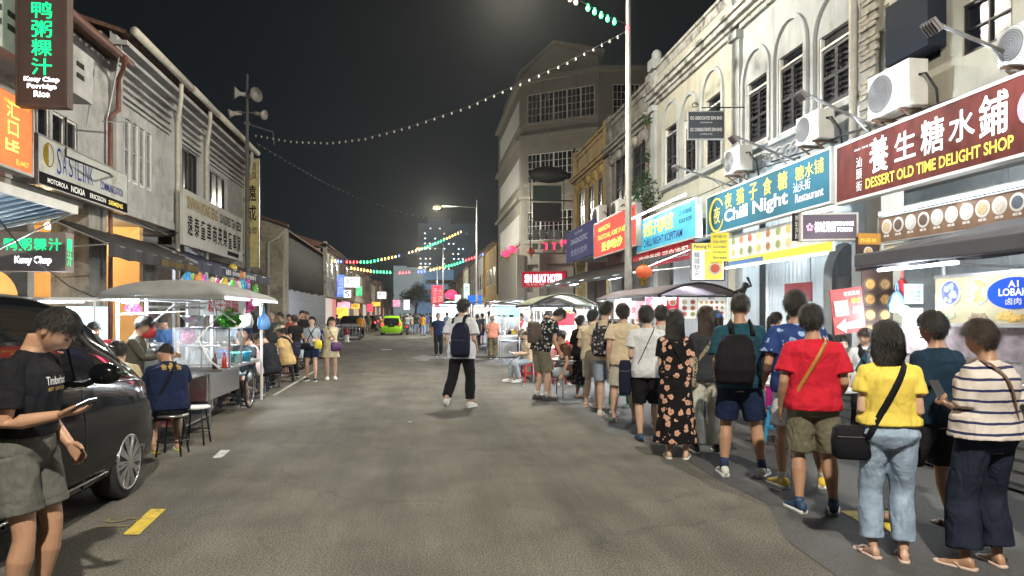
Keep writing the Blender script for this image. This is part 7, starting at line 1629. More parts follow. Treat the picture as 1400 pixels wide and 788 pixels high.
    if detail:
        zb = st[4][1]
        for y in detail if isinstance(detail, (list, tuple)) else ():
            for s in (-1, 1):
                b = MB(); w = sm(y)[2]; b.tube([(s*(w*.972), y, .27), (s*(w*1.001), y+.01, .5), (s*(w*1.001), y+.0, .8), (s*(w*.977), y-.02, sm(y)[0]-.02)], .005, 5); b.build('door_seam', BLK, T_)
                b = MB(); w = sm(y-.2)[2]; b.bar((s*(w+.012), y-.30, .92), (s*(w+.012), y-.12, .92), .025, .028); b.build('door_handle', CHROME, T_, bevel=.006)
        for s in (-1, 1):
            b = MB(); k = 20; b.tube([P(s, lerp(cab[0][0], cab[-1][1]+.25, i/k), .03, .010) for i in range(k+1)], .008, 5); b.build('belt_trim', CHROME, T_, True)
            b = MB(); k = 14; b.tube([V((s*(sm(y)[2]*.985+.004), y, .32)) for y in [lerp(wheels[0]+wr*1.3, wheels[1]-wr*1.3, i/k) for i in range(k+1)]], .012, 6); b.build('sill_trim', CHROME, T_, True)
            y = cab[-1][0]+.12; w = sm(y)[2]; b = MB(); b.sphere((s*(w+.13), y, 1.16), (.12, .075, .085), 14, 10); b.bar((s*(w-.03), y, 1.07), (s*(w+.08), y, 1.12), .05, .04); b.build('mirror', paintm, T_, True)
    return T_
MPV = [(0, .85, 1.0, .76, .70), (.10, 1.0, 1.45, .86, .66), (.35, 1.07, 1.72, .90, .68), (1.2, 1.08, 1.77, .905, .70), (2.3, 1.07, 1.78, .905, .72), (2.9, 1.06, 1.76, .905, .72), (3.4, 1.06, 1.68, .905, .71), (3.85, 1.05, 1.50, .90, .70), (4.2, 1.04, 1.26, .90, .71), (4.48, .98, 1.04, .885, .74), (4.68, .80, .85, .86, .74), (4.80, .58, .64, .80, .68), (4.87, .42, .47, .72, .58)]
BLKP = paint('black car paint', (.005, .0055, .007), 0); 
car('black people carrier parked behind the man in the black shirt', (-3.46, 2.45, 0), 0, MPV, BLKP, (.85, 4.0), .315, (1.1, 2.2, 3.2), None, True, cab=((.45, 1.25), (1.31, 2.12), (2.18, 3.05), (3.1, 4.0)), ws=(3.45, 4.38))
HAT = [(0, .55, .62, .74, .62), (.08, .80, .95, .80, .66), (.30, .92, 1.32, .83, .60), (.8, .93, 1.50, .84, .58), (1.8, .92, 1.52, .84, .58), (2.5, .91, 1.28, .84, .62), (3.0, .90, .96, .83, .66), (3.5, .72, .78, .80, .66), (3.7, .45, .5, .68, .55)]
LIME = paint('lime green paint', (.30, .62, .02), .1)
p = gnd(535, 459); car('lime green hatchback driving away down the street', (p.x, p.y, 0), 0, HAT, LIME, (.62, 3.05), .29, 0, (.85, .13, .10), None, cab=((.45, 1.3), (1.36, 2.3)), ws=(1.85, 2.9))
SILV = paint('silver grey paint', (.18, .20, .22)); DRED = paint('dark red paint', (.2, .01, .02)); WHP = paint('white paint', (.6, .6, .6), 0)
p = gnd(476, 464); car('silver saloon facing the viewer on the far left', (p.x, p.y+3.6, 0), pi, HAT, SILV, (.62, 3.05), .29, 0, None, True, cab=((.45, 1.3), (1.36, 2.3)), ws=(1.85, 2.9))
for lb, px, s_, m, rz, tl_ in (('white car behind the silver saloon', 486, 60, WHP, pi, None), ('black car parked in the far left bay', 503, 66, BLKP, 0, (.85, .1, .08)), ('dark red car farther along the left kerb', 509, 80, DRED, 0, (.85, .1, .08)), ('dark blue car at the far left kerb', 516, 95, paint('dark blue paint', (.01, .02, .06)), 0, (.85, .1, .08)), ('white van like car near the end of the street', 577, 120, WHP, pi, None)):
    p = at(px, 430, s_); car(lb, (p.x, p.y+(3.6 if rz else 0), 0), rz, HAT, m, (.62, 3.05), .29, 0, tl_, rz > 1, cab=((.45, 1.3), (1.36, 2.3)), ws=(1.85, 2.9))
def scooter(label, loc, rz, col, tail=True, group=None):
    T_ = thing('motorcycle', label, 'motorcycle', loc, rz, group); m = paint('scooter paint %s' % col, {'red': (.35, .02, .02), 'black': (.02, .02, .025), 'blue': (.02, .05, .2)}[col], .1)
    for y in (-.6, .62): wheel(T_, (0, y, .28), .25, .09, 8)
    b = MB(); b.loft([(V((0, -.75, .62)), V((1, 0, 0)), V((0, 0, 1)), .07, .06), (V((0, -.45, .66)), V((1, 0, 0)), V((0, 0, 1)), .13, .13), (V((0, -.05, .60)), V((1, 0, 0)), V((0, 0, 1)), .12, .13), (V((0, .2, .42)), V((1, 0, 0)), V((0, 0, 1)), .08, .12)], 12, 2.5); b.build('body', m, T_, True)
    b = MB(); b.loft([(V((0, .28, .35)), V((1, 0, 0)), V((0, 1, 0)), .14, .05), (V((0, .36, .6)), V((1, 0, 0)), V((0, 1, 0)), .19, .06), (V((0, .42, .85)), V((1, 0, 0)), V((0, 1, 0)), .12, .05), (V((0, .44, .98)), V((1, 0, 0)), V((0, 1, 0)), .09, .05)], 12, 2.5); b.build('front_shield', m, T_, True)
    b = MB(); b.loft([(V((0, -.68, .74)), V((1, 0, 0)), V((0, 0, 1)), .09, .03), (V((0, -.3, .79)), V((1, 0, 0)), V((0, 0, 1)), .13, .05), (V((0, .02, .74)), V((1, 0, 0)), V((0, 0, 1)), .09, .04)], 12, 2.5); b.build('seat', BLK, T_, True)
    b = MB(); b.tube([(-.33, .30, 1.02), (-.1, .40, .98), (.1, .40, .98), (.33, .30, 1.02)], .016, 6); b.tube([(0, .4, .98), (.0, .62, .28)], .03, 6); b.tube([(-.2, .38, 1.0), (-.28, .42, 1.18)], .008, 5); b.tube([(.2, .38, 1.0), (.28, .42, 1.18)], .008, 5); b.build('handlebar', GREY, T_)
    for s in (-1, 1): b = MB(); b.sphere((s*.29, .42, 1.2), (.05, .015, .035), 8, 6); b.build('mirror', BLK, T_)
    b = MB(); b.sphere((0, -.78, .66), (.06, .03, .04), 8, 6); b.build('tail_light', glow('tail light', (1, .03, .03), 3.5) if tail else DRED, T_); b = MB(); b.tube([(.12, -.7, .3), (.12, -.2, .25)], .04, 8); b.build('exhaust', GREY, T_, True)
for i, (px, s_, rz, col) in enumerate(((408, 21.5, .5, 'black'), (419, 23, .4, 'red'), (430, 25, .5, 'black'), (440, 27.5, .3, 'blue'), (397, 20, .6, 'black'))):
    p = at(px, 430, s_); scooter(['black motorcycle parked behind the standing woman in grey', 'red motorcycle second in the parked row', 'black motorcycle third in the parked row', 'blue motorcycle at the far end of the parked row', 'black motorcycle nearest the diners'][i], (p.x-.35, p.y, 0), rz-2.4, col, False, 'motorcycles parked by the hoarding')
p = gnd(493, 464); scooter('black motorcycle with a rider in an orange top', (p.x, p.y, 0), 0, 'black', False); SC1 = p
p = gnd(557, 458); scooter('scooter with a grey shirted rider behind the green car', (p.x, p.y, 0), -.05, 'red', True); SC2 = p
# cone, barrier
p = gnd(474, 468); T_ = thing('traffic_cone', 'red and white traffic bollard cone beside the silver saloon', 'traffic cone', p); b = MB(); b.lathe((0, 0, 0), [(.20, 0), (.20, .06), (.13, .07), (.11, .42), (0, .421)], 16); b.build('base', WHITE, T_, True); b = MB(); b.lathe((0, 0, .42), [(.11, 0), (.06, .42), (0, .43)], 16); b.build('top', PCOL['red'], T_, True)
p = gnd(462, 466); T_ = thing('metal_barrier', 'low grey metal crowd barrier in front of the silver saloon', 'barrier', (p.x-.3, p.y, 0), .25)
b = MB()
for z in (.15, .95): b.bar((-1.2, 0, z), (1.6, 0, z), .04)
b.build('rail', GREY, T_)
for k in range(15): b = MB(); b.bar((-1.2+k*.2, 0, .15), (-1.2+k*.2, 0, .95), .02); b.build('bar', GREY, T_)
# ================================================================= the people
K = cloth
BLACK = K('black cotton', (.014, .014, .017)); NAVY = K('navy cotton', (.014, .022, .06)); WHT = K('white cotton', (.62, .63, .66), var=.04); CREAM = K('cream cotton', (.60, .49, .34), var=.05); KHAKI = K('khaki cotton', (.16, .145, .10)); OLIVE = K('olive grey cotton', (.085, .08, .06))
RED = K('red cotton', (.50, .012, .03)); YELLOW = K('yellow cotton', (.74, .56, .10), var=.04); TEAL = K('dark teal cotton', (.010, .055, .085)); JEAN = K('washed denim', (.27, .35, .47), var=.22); GREYT = K('grey cotton', (.30, .34, .38)); BEIGE = K('beige linen', (.55, .48, .32)); BRN = K('brown cotton', (.10, .05, .03))
PINK = K('pale pink cotton', (.62, .45, .44)); MAG = K('magenta cotton', (.40, .02, .22)); LBLUE = K('light blue grey cotton', (.30, .36, .46)); STONE = K('stone cotton', (.48, .45, .38)); PWH = K('offwhite trousers', (.58, .57, .50)); TAN = K('tan shirt', (.48, .33, .14)); ORG = K('orange cotton', (.75, .30, .04)); SALM = K('salmon cotton', (.60, .25, .18)); DKR = K('dark red cotton', (.25, .05, .05)); DARK = K('charcoal cotton', (.035, .038, .045)); KDARK = K('dark grey shorts', (.10, .10, .092)); BLUEM = K('mid blue cotton', (.05, .12, .30))
STR = K('cream and navy striped knit', (.58, .52, .49), pat=pat_stripes((.025, .03, .10), .068, .24), var=.03)
FLO = K('black floral dress cloth', (.012, .011, .012), pat=pat_floral([(.55, .20, .12), (.62, .36, .26)], 11, .36)); HAW = K('black leaf print shirt cloth', (.014, .017, .022), pat=pat_floral([(.50, .46, .38), (.42, .40, .36)], 15, .36)); BPRINT = K('blue patterned shirt cloth', (.02, .045, .17), pat=pat_floral([(.10, .22, .52), (.28, .40, .62)], 10, .30)); CAMO = K('camouflage trousers cloth', (.16, .13, .08), pat=pat_floral([(.32, .27, .16), (.05, .05, .03)], 9, .45)); SPOT = K('dark spotted skirt cloth', (.015, .015, .018), pat=pat_floral([(.45, .4, .36), (.45, .4, .36)], 22, .22)); LEO = K('patterned tote cloth', (.30, .26, .18), pat=pat_floral([(.05, .045, .04), (.08, .07, .05)], 26, .36)); FBAG = K('black and white patterned backpack cloth', (.03, .03, .035), pat=pat_floral([(.50, .50, .50), (.36, .32, .34)], 20, .36))
LEA = mat('tan leather', (.42, .17, .04), .5); LEAB = mat('brown leather', (.16, .09, .06), .55); NYL = mat('black nylon', (.007, .007, .010), .8, spec=.2, var=.15, bump=.3, bscale=30); NYN = mat('navy nylon', (.010, .012, .032), .8, spec=.2, var=.15, bump=.3, bscale=30); MUD = mat('brown sling bag', (.085, .06, .045), .7, bump=.3, bscale=25); YBAG = mat('yellow bag', (.72, .62, .03), .5); PBAG = mat('purple bag', (.08, .02, .10), .5, var=.4, scale=25)
SNW = mat('white shoe', (.62, .62, .58), .55); SNB = mat('navy shoe', (.02, .05, .12), .6); SNK = mat('black shoe', (.015, .015, .017), .55); SNY = mat('yellow shoe', (.68, .46, .04), .6); SNG = mat('dark grey shoe', (.06, .06, .065), .7); FLG = mat('sea green slipper', (.12, .36, .33), .6); SOCKD = mat('navy sock', (.02, .03, .09), .9); SOCKW = mat('white sock', (.6, .6, .6), .9); BCAP = mat('beige cap cloth', (.52, .46, .32), .85); BLCAP = mat('blue cap cloth', (.05, .15, .42), .85); DCAP = mat('black cap cloth', (.03, .035, .04), .85); PHW = mat('white phone case', (.6, .62, .66), .3)
def G(px, fy): p = gnd(px, fy); return (p.x, p.y, 0)
def A(px, s): p = at(px, 430, s); return (p.x, p.y, 0)
T_ = lambda m, **k: dict(m=m, **k)
S_ = lambda m, L=.44, e=.025: dict(t='shorts', m=m, len=L, loose=e)
P_ = lambda m, L=.96, e=.02, w=.0: dict(t='pants', m=m, len=L, loose=e, wide=w)
HOLD = (-.10, .27, -.24); ST = dict(footR=(.11, 0, 0, 10, 0), footL=(-.11, 0, 0, 10, 0))
def SIT(d=.40, h=.56, sp=.13): return dict(pz=h, footR=(sp, d, 0, 8, 0), footL=(-sp, d-.04, 0, 8, 0))
# --- foreground left
person('man in black lettered t-shirt looking down at his phone beside the black car', A(34, 3.62), 1.70, -98, 'tan', fat=.98, lean=(2, 12), head=(-4, 30), armR=(-.02, .235, -.24), armL=(-.02, .13, -.46), palm={'R': (-.2, .3, 1)}, curl=(.25, .55),
       top=T_(BLACK, loose=.022, sleeve=.72, hem=1.02), bottom=S_(KDARK, .36, .03), hair=('fade', 'black'), q=0, facefeat=True, shoes=('sneaker', SNK), extras=[phone_in('R', .03, 25, .10)], **ST)
fgman = [o for o in C.objects if o.name.startswith('person') and o.get('label', '').startswith('man in black lettered')][0]
# --- left stall
person('man in navy shirt with golden print on the back seated on a round stool', G(232, 622), 1.72, 28, 'tan', fat=1.12, lean=(8, 34), head=(25, 5), armR=(-.02, .38, -.20), armL=(-.02, .38, -.2), top=T_(NAVY, loose=.03, hem=.90), bottom=S_(BLACK, .46, .03), hair=('fade', 'black'), q=1, shoes=('flipflop', mat('yellow green sandal', (.35, .36, .05), .6)), extras=[crossbody(NYL, -1, .03, None)], **SIT(.26, .55))
person('young cook in dark olive long sleeves standing at the noodle cart', A(184, 9.0), 1.60, -82, 'fair', lean=(3, 10), head=(0, 14), armR=(-.03, .40, -.20), armL=(-.03, .42, -.22), top=T_(OLIVE, sleeve=1.75, loose=.018), bottom=P_(BLACK), hair=('fringe', 'black'), q=1, facefeat=True, shoes=('sneaker', SNK))
person('woman with tied hair whose face shows over the car roof', A(126, 8.6), 1.52, -130, 'fair', fem=True, top=T_(STONE), bottom=P_(BLACK), hair=('bun', 'brown'), q=1, facefeat=True, shoes=('sneaker', SNK))
person('diner in a beige shirt seated behind the car bonnet', A(160, 7.9), 1.70, 20, 'tan', lean=(8, 26), top=T_(BEIGE, loose=.03), bottom=S_(KHAKI), q=1, shoes=('slide', SANDAL), **SIT())
person('black haired diner seated nearest the car windscreen', A(138, 7.4), 1.62, 0, 'tan', lean=(6, 16), top=T_(DARK), bottom=P_(BLACK), q=1, shoes=('slide', SANDAL), **SIT())
person('vendor with face half hidden behind the steel pots of the cart', A(227, 12.6), 1.62, 175, 'tan', lean=(5, 15), head=(0, 20), top=T_(BLUEM), bottom=P_(BLACK), facefeat=True, q=2, shoes=('sneaker', SNK))
person('man in grey vest bending over the noodle table', A(306, 13.2), 1.66, -60, 'fair', lean=(15, 35), head=(0, 20), armR=(0, .3, -.3), top=T_(LBLUE), bottom=S_(GREYT), q=2, facefeat=True, shoes=('slide', SANDAL), extras=[crossbody(NYL, 1, .02)])
person('man in dark blue shirt standing behind the diners looking down', A(328, 14.6), 1.70, 165, 'tan', head=(10, 22), armR=(-.05, .25, -.2), top=T_(NAVY, sleeve=.6), bottom=P_(BLACK), q=2, facefeat=True, shoes=('sneaker', SNK))
person('older diner with reddish hair in dark t-shirt eating with both hands', A(336, 12.6), 1.66, 168, 'tan', lean=(4, 16), armR=(-.08, .30, -.14), armL=(-.06, .30, -.16), curl=(.7, .7), top=T_(DARK, loose=.03), bottom=S_(GREYT, .47), hair=('short', 'red'), q=1, facefeat=True, shoes=('flipflop', RUBD), extras=[glasses()], **SIT(.42, .58, .22))
person('diner in blue shirt seen edge on beside the glass case', A(296, 12.2), 1.6, -60, 'tan', lean=(8, 25), top=T_(BLUEM), bottom=P_(BLACK), q=2, shoes=('sneaker', SNK), **SIT())
person('woman eating with raised hand next to the black jersey', A(358, 14.4), 1.6, 150, 'tan', fem=True, lean=(6, 20), head=(10, 10), armR=(-.10, .22, .03), curl=(.8, .3), top=T_(DKR), bottom=P_(NAVY), hair=('bun', 'brown'), q=2, facefeat=True, shoes=('slide', SANDAL), **SIT())
jm = person('diner in black sports jersey with a white number seated with arms on the table', A(373, 13.4), 1.68, 62, 'tan', lean=(8, 32), head=(10, 10), armR=(0, .36, -.18), armL=(0, .36, -.2), top=T_(BLACK, loose=.03), bottom=S_(BLACK, .46), hair=('fade', 'black'), q=1, shoes=('sneaker', SNK), **SIT())
person('bearded man in tan shirt and beige cap seated sideways on a dark stool', A(392, 15.2), 1.78, 74, 'brown', fat=1.1, lean=(4, 18), armR=(.02, .22, -.40), top=T_(TAN, loose=.035), bottom=P_(DARK), q=1, facefeat=True, shoes=('sneaker', SNK), extras=[cap(BCAP), crossbody(NYN, 1, .05, NYN, (.3, .12, .3), (.22, -.14, 1.18))], **SIT())
for a in (('woman in long dark dress standing behind the diners with her back turned', 346, 18.5, 1.66, 10, BLACK, ('long', 'black')), ('man in dark shirt talking near the corrugated hoarding', 371, 20, 1.66, 200, DARK, ('short', 'grey')), ('person in grey shirt turned towards the talking man', 384, 20.5, 1.68, 120, OLIVE, ('short', 'black')), ('person in dull red shirt beside the parked motorcycles', 396, 21.5, 1.62, 160, DKR, ('fade', 'black')), ('tall man in black by the hoarding with his hand at his face', 412, 22.5, 1.74, 190, BLACK, ('short', 'black')), ('second man in black close behind the tall one', 419, 24, 1.72, 150, BLACK, ('fade', 'black')), ('diner in black leaning at the far end of the table', 403, 17.5, 1.6, 60, BLACK, ('short', 'black'))):
    person(a[0], A(a[1], a[2]), a[3], a[4], 'tan', fem='long' in a[6][0], head=(0, 5), top=T_(a[5], hem=.86), bottom=P_(BLACK) if 'dress' not in a[0] else dict(t='skirt', m=BLACK, hem=.35, w=.24), hair=a[6], q=2, facefeat=a[4] > 140, shoes=('sneaker', SNK), armR=(.03, .15, -.40) if 'hand' not in a[0] else (-.1, .2, .1), group='bystanders near the hoarding')
person('woman in grey t-shirt and navy shorts carrying a yellow bag', G(427, 521), 1.56, 178, 'fair', fem=True, head=(-5, -18), armR=(-.03, .18, -.28), armL=(-.03, .20, -.27), top=T_(GREYT, hem=.95), bottom=S_(NAVY, .33, .035), hair=('bun', 'black'), q=1, facefeat=True, shoes=('sneaker', SNK, RUB), footR=(.13, 0, 0, 12, 0), footL=(-.10, .12, 0, 8, 0), extras=[crossbody(NYL, 1, .025, NYL, (.28, .10, .16), (.17, .12, .95)), crossbody(NYL, -1, .02, YBAG, (.17, .09, .20), (-.20, .16, 1.0))])
person('woman in beige shirt dress with a purple bag and white shoes', G(452, 519), 1.56, 188, 'fair', fem=True, head=(28, 4), armR=(-.12, .20, -.20), armL=(-.12, .22, -.25), top=T_(BEIGE, sleeve=.8, hem=.95), bottom=dict(t='skirt', m=BEIGE, hem=.62, w=.25), hair=('ponytail', 'black'), q=1, facefeat=True, shoes=('sneaker', SNW, RUB), footR=(.08, 0, 0, 8, 0), footL=(-.12, -.06, 0, 5, 0), extras=[crossbody(LEAB, -1, .02, PBAG, (.26, .10, .22), (-.14, .15, .92))])
# --- the middle of the street
person('man in long white t-shirt with a navy backpack on one shoulder walking away', G(631, 558), 1.88, -24, 'fair', lean=(0, 4), head=(-10, 3), top=T_(WHT, loose=.055, hem=.80, sleeve=.75), bottom=P_(BLACK, .93, .03, .0), hair=('fringe', 'black'), q=1, shoes=('sneaker', SNW, RUB), armR=(.02, .16, -.42), armL=(.03, .02, -.51), footR=(.12, .06, 0, 10, 0), footL=(-.15, -.30, .09, 5, -42), extras=[backpack(NYN, .31, .54, .15, 1.10, True, 0, .07)])
person('man in navy polo and black trousers walking towards the viewer', G(600, 488), 1.66, 178, 'tan', fat=1.05, top=T_(NAVY), bottom=P_(BLACK, .96, .02), hair=('short', 'grey'), q=2, facefeat=True, shoes=('shoe', SNK), footR=(.10, .08, 0, 8, 0), footL=(-.08, -.10, .02, 5, -10), armR=(.06, .0, -.51), armL=(.06, .1, -.5))
person('person in dark shirt half hidden behind the navy backpack walker', A(653, 33), 1.62, 20, 'tan', top=T_(DARK), bottom=P_(BLACK), q=2, shoes=('sneaker', SNK))
person('person in white shirt standing at the bright stall', A(668, 30), 1.74, -60, 'tan', top=T_(WHT), bottom=P_(BLACK), q=2, shoes=('sneaker', SNK))
person('man in salmon shirt and camouflage trousers with his back turned', G(674, 491), 1.56, -12, 'tan', fat=1.1, top=T_(SALM, loose=.03), bottom=P_(CAMO, .94, .03, .02), hair=('short', 'grey'), q=2, shoes=('sneaker', SNK), armR=(.04, .2, -.38), armL=(.04, .2, -.38))
person('hawker in white and red shirt serving behind the glass case', A(714, 24.5), 1.66, 150, 'tan', lean=(4, 14), armR=(0, .3, -.25), top=T_(WHT), bottom=P_(BLACK), q=2, facefeat=True, shoes=('sneaker', SNK), extras=[crossbody(PCOL['red'], 1, .10)])
person('hawker in patterned shirt behind the white and red one', A(727, 25), 1.66, 200, 'tan', top=T_(CAMO), bottom=P_(BLACK), q=2, facefeat=True, shoes=('sneaker', SNK))
person('person in beige cap and cream top seated on a chair reading a phone', A(723, 16.4), 1.62, 98, 'fair', lean=(2, 14), head=(0, 25), armR=(-.02, .26, -.30), armL=(-.04, .26, -.3), top=T_(CREAM, loose=.03), bottom=P_(GREYT), hair=('short', 'black'), q=1, facefeat=True, shoes=('sneaker', SNW, RUB), extras=[cap(BCAP), phone_in('R', .02, 20)], pz=.58, footR=(.1, .48, 0, 8, 0), footL=(-.12, .30, 0, 8, 0))
plastic_stool('red plastic chair under the person in the beige cap', A(723, 16.4)[0], A(723, 16.4)[1], 'red', .2)
person('bending man in leaf print shirt with a brown sling bag on his back', G(740, 547), 1.86, -72, 'fair', lean=(16, 40), head=(0, 8), armR=(-.03, .12, -.50), armL=(-.03, .30, -.36), top=T_(HAW, loose=.04, hem=.86), bottom=S_(KHAKI, .47, .04), hair=('fringe', 'black'), q=1, facefeat=True, shoes=('sneaker', SNG, RUBD, SOCKW), extras=[crossbody(MUD, 1, .06, MUD, (.20, .22, .40), (.02, -.24, 1.12)), ], footR=(.1, .04, 0, 5, 0), footL=(-.1, -.04, 0, 5, 0))
person('diner with crossed bare legs at the round cafe table', A(776, 13.3), 1.68, 80, 'fair', lean=(4, 18), armR=(-.03, .3, -.26), top=T_(BRN), bottom=S_(GREYT, .42), q=2, facefeat=True, shoes=('slide', SANDAL), **SIT())
person('woman in red t-shirt seated behind the cafe table', A(770, 16.0), 1.60, 170, 'fair', fem=True, lean=(6, 16), top=T_(RED), bottom=P_(BLACK), hair=('ponytail', 'black'), q=2, facefeat=True, shoes=('slide', SANDAL), **SIT())
person('diner in a dark top seated behind the cap wearer', A(736, 18.5), 1.62, 30, 'fair', lean=(4, 15), top=T_(NAVY), bottom=P_(BLACK), q=2, shoes=('slide', SANDAL), **SIT())
# --- the queue, far to near
person('woman in black spotted dress at the far head of the queue', G(794, 545), 1.60, -58, 'fair', fem=True, armR=(-.05, .22, -.36), top=T_(BLACK, sleeve=.9), bottom=dict(t='skirt', m=SPOT, hem=.30, w=.22), hair=('bun', 'black'), q=1, shoes=('slide', SNK))
person('man in cream t-shirt and cream shorts with a wristwatch, in the queue', G(808, 557), 1.70, -42, 'fair', head=(-20, 5), armR=(-.02, .28, -.28), top=T_(CREAM, loose=.03), bottom=S_(STONE), q=1, shoes=('slide', SANDAL), armL=(.02, .22, -.36))
person('man in beige t-shirt and blue shorts wearing a patterned backpack', G(829, 570), 1.82, -32, 'fair', head=(-15, 5), armR=(-.03, .26, -.28), top=T_(CREAM, loose=.03), bottom=S_(LBLUE, .42), q=1, shoes=('sneaker', SNW, PINK), extras=[backpack(FBAG, .30, .46, .15, 1.16)], armL=(.0, .2, -.38))
person('man in plain cream t-shirt and stone shorts with green slippers', G(851, 577), 1.77, -14, 'fair', armR=(.02, .14, -.44), armL=(.05, .03, -.51), top=T_(CREAM, loose=.045, hem=.86, sleeve=.6), bottom=S_(STONE, .43, .035), hair=('fringe', 'black'), q=1, shoes=('slide', FLG, FLG), footR=(.17, 0, 0, 12, 0), footL=(-.13, 0, 0, 12, 0))
person('man in white t-shirt and long black shorts holding a dark bag', G(886, 603), 1.72, -16, 'fair', armR=(-.03, .22, -.30), armL=(-.02, .20, -.34), top=T_(WHT, loose=.035, hem=.83, sleeve=.6), bottom=S_(BLACK, .52, .04), hair=('fringe', 'black'), q=1, shoes=('sneaker', SNB, SNK), extras=[crossbody(NYL, -1, .01, NYN, (.16, .14, .44), (-.28, .04, .82), .9)])
person('man with black hair in beige shirt standing beyond the white t-shirt', A(905, 9.7), 1.74, -25, 'fair', top=T_(STONE), bottom=S_(KHAKI), q=1, shoes=('sneaker', SNK), hair=('short', 'black'))
person('woman in long black floral dress with very long black hair', G(926, 627), 1.66, -20, 'fair', fem=True, fat=1.02, armR=(-.04, .24, -.30), armL=(-.04, .25, -.28), top=T_(FLO, sleeve=.62, loose=.022, hem=.98), bottom=dict(t='skirt', m=FLO, hem=.19, w=.245), hair=('long', 'black'), hairlen=.52, q=1, shoes=('slide', SNW, SNW), extras=[crossbody(NYL, 1, .02)])
person('woman with long brown hair in dark top and wide white trousers with a patterned tote', G(965, 619), 1.70, -12, 'fair', fem=True, armR=(-.02, .2, -.36), top=T_(DARK, sleeve=.5), bottom=P_(PWH, .98, .03, .055), hair=('long', 'brown'), hairlen=.40, q=1, shoes=('shoe', SNK), extras=[crossbody(LEO, -1, .045, LEO, (.30, .12, .38), (-.26, -.06, .98), 1.05, hip=.16)], footR=(.13, 0, 0, 5, 0), footL=(-.12, 0, 0, 5, 0))
person('person in a blue cap standing beyond the brown haired woman', A(978, 9.6), 1.66, -30, 'fair', top=T_(PINK), bottom=P_(NAVY), hair=('long', 'brown'), q=2, fem=True, shoes=('sneaker', SNK), extras=[cap(BLCAP)])
person('man in dark teal shirt and navy shorts with a sagging black backpack', G(1014, 652), 1.82, -22, 'tan', fat=1.05, head=(-12, 2), armR=(-.02, .26, -.32), armL=(.03, .1, -.48), top=T_(TEAL, loose=.04, hem=.86, sleeve=.8), bottom=S_(NAVY, .42, .035), hair=('fade', 'black'), q=1, shoes=('sneaker', SNW, RUB, SOCKD, .22), extras=[backpack(NYL, .36, .46, .17, 1.14, False, 0, -.06)], footR=(.19, .02, 0, 18, 0), footL=(-.16, 0, 0, 10, 0))
person('vendor woman with a ponytail in pale pink shirt and magenta trousers', A(1055, 10.8), 1.66, -75, 'fair', fem=True, fat=1.15, lean=(2, 8), armR=(-.03, .28, -.30), armL=(-.03, .28, -.30), top=T_(PINK, loose=.03), bottom=P_(MAG, .95, .03), hair=('ponytail', 'black'), q=1, facefeat=True, shoes=('slide', SANDAL))
person('man in dark cap and navy shirt behind the pink vendor', A(1082, 12.0), 1.64, 165, 'tan', head=(20, 5), top=T_(NAVY), bottom=P_(BLACK), q=2, facefeat=True, shoes=('sneaker', SNK), extras=[cap(DCAP)])
person('tall man in blue patterned shirt and white shorts with yellow sneakers', G(1092, 668), 1.83, -18, 'tan', armR=(-.02, .2, -.36), armL=(.07, .14, -.44), top=T_(BPRINT, loose=.045, hem=.86, sleeve=.7), bottom=S_(WHT, .40, .03), hair=('fringe', 'black'), q=1, shoes=('sneaker', SNY, RUB, SOCKW, .13), footR=(.22, .06, 0, 20, 0), footL=(-.14, 0, 0, 25, 0))
person('man in red t-shirt and khaki shorts with a tan strap across his back', G(1114, 702), 1.69, -24, 'tan', fat=1.08, head=(-5, 5), armR=(.04, .18, -.42), armL=(.07, .06, -.50), top=T_(RED, loose=.04, hem=.88, sleeve=.72), bottom=S_(KHAKI, .46, .035), hair=('fringe', 'black'), q=1, shoes=('sneaker', SNB, RUB, SNB, .10), extras=[crossbody(LEA, -1, .032)], footR=(.15, .02, 0, 8, 0), footL=(-.12, 0, 0, 25, 0))
person('young vendor woman with tied hair and dark apron facing the viewer', A(1180, 8.4), 1.46, 150, 'fair', fem=True, head=(-15, 15), top=T_(WHT), bottom=P_(BLACK), hair=('bun', 'brown'), q=1, facefeat=True, shoes=('slide', SNK), extras=[crossbody(TEAL, 1, .10), crossbody(BLACK, -1, .10)])
person('vendor in a dark cap bending behind the food trays', A(1254, 9.3), 1.48, 150, 'fair', lean=(6, 18), head=(20, 25), top=T_(STONE, loose=.04), bottom=P_(BLACK), q=1, facefeat=True, shoes=('slide', SNK), extras=[cap(DCAP), glasses()])
person('woman with bobbed hair in yellow top and washed jeans, black shoulder bag', G(1214, 764), 1.56, -22, 'fair', fem=True, fat=1.10, armR=(-.02, .2, -.34), armL=(-.01, .2, -.34), top=T_(YELLOW, loose=.032, hem=1.0, sleeve=.55, collar=WHT), bottom=P_(JEAN, .93, .02, .012), hair=('bob', 'black'), q=1, shoes=('slide', SANDAL, SANDAL), extras=[crossbody(NYL, -1, .045, NYL, (.24, .13, .22), (-.26, -.02, .86), .92)], footR=(.10, -.02, 0, 8, 0), footL=(-.10, .02, 0, 22, 0))
person('man in dark navy shirt and glasses between the yellow and striped tops', G(1280, 722), 1.63, 8, 'tan', head=(15, 3), armR=(-.02, .18, -.38), armL=(-.04, .2, -.36), top=T_(K('ink blue cotton', (.012, .028, .05)), loose=.035, sleeve=.8, hem=.86), bottom=S_(BLACK, .47, .035), hair=('fringe', 'black'), q=1, facefeat=True, shoes=('slide', SNK, SNK), extras=[glasses()], footR=(.10, -.05, 0, 5, 0), footL=(-.26, .18, 0, 35, 0))
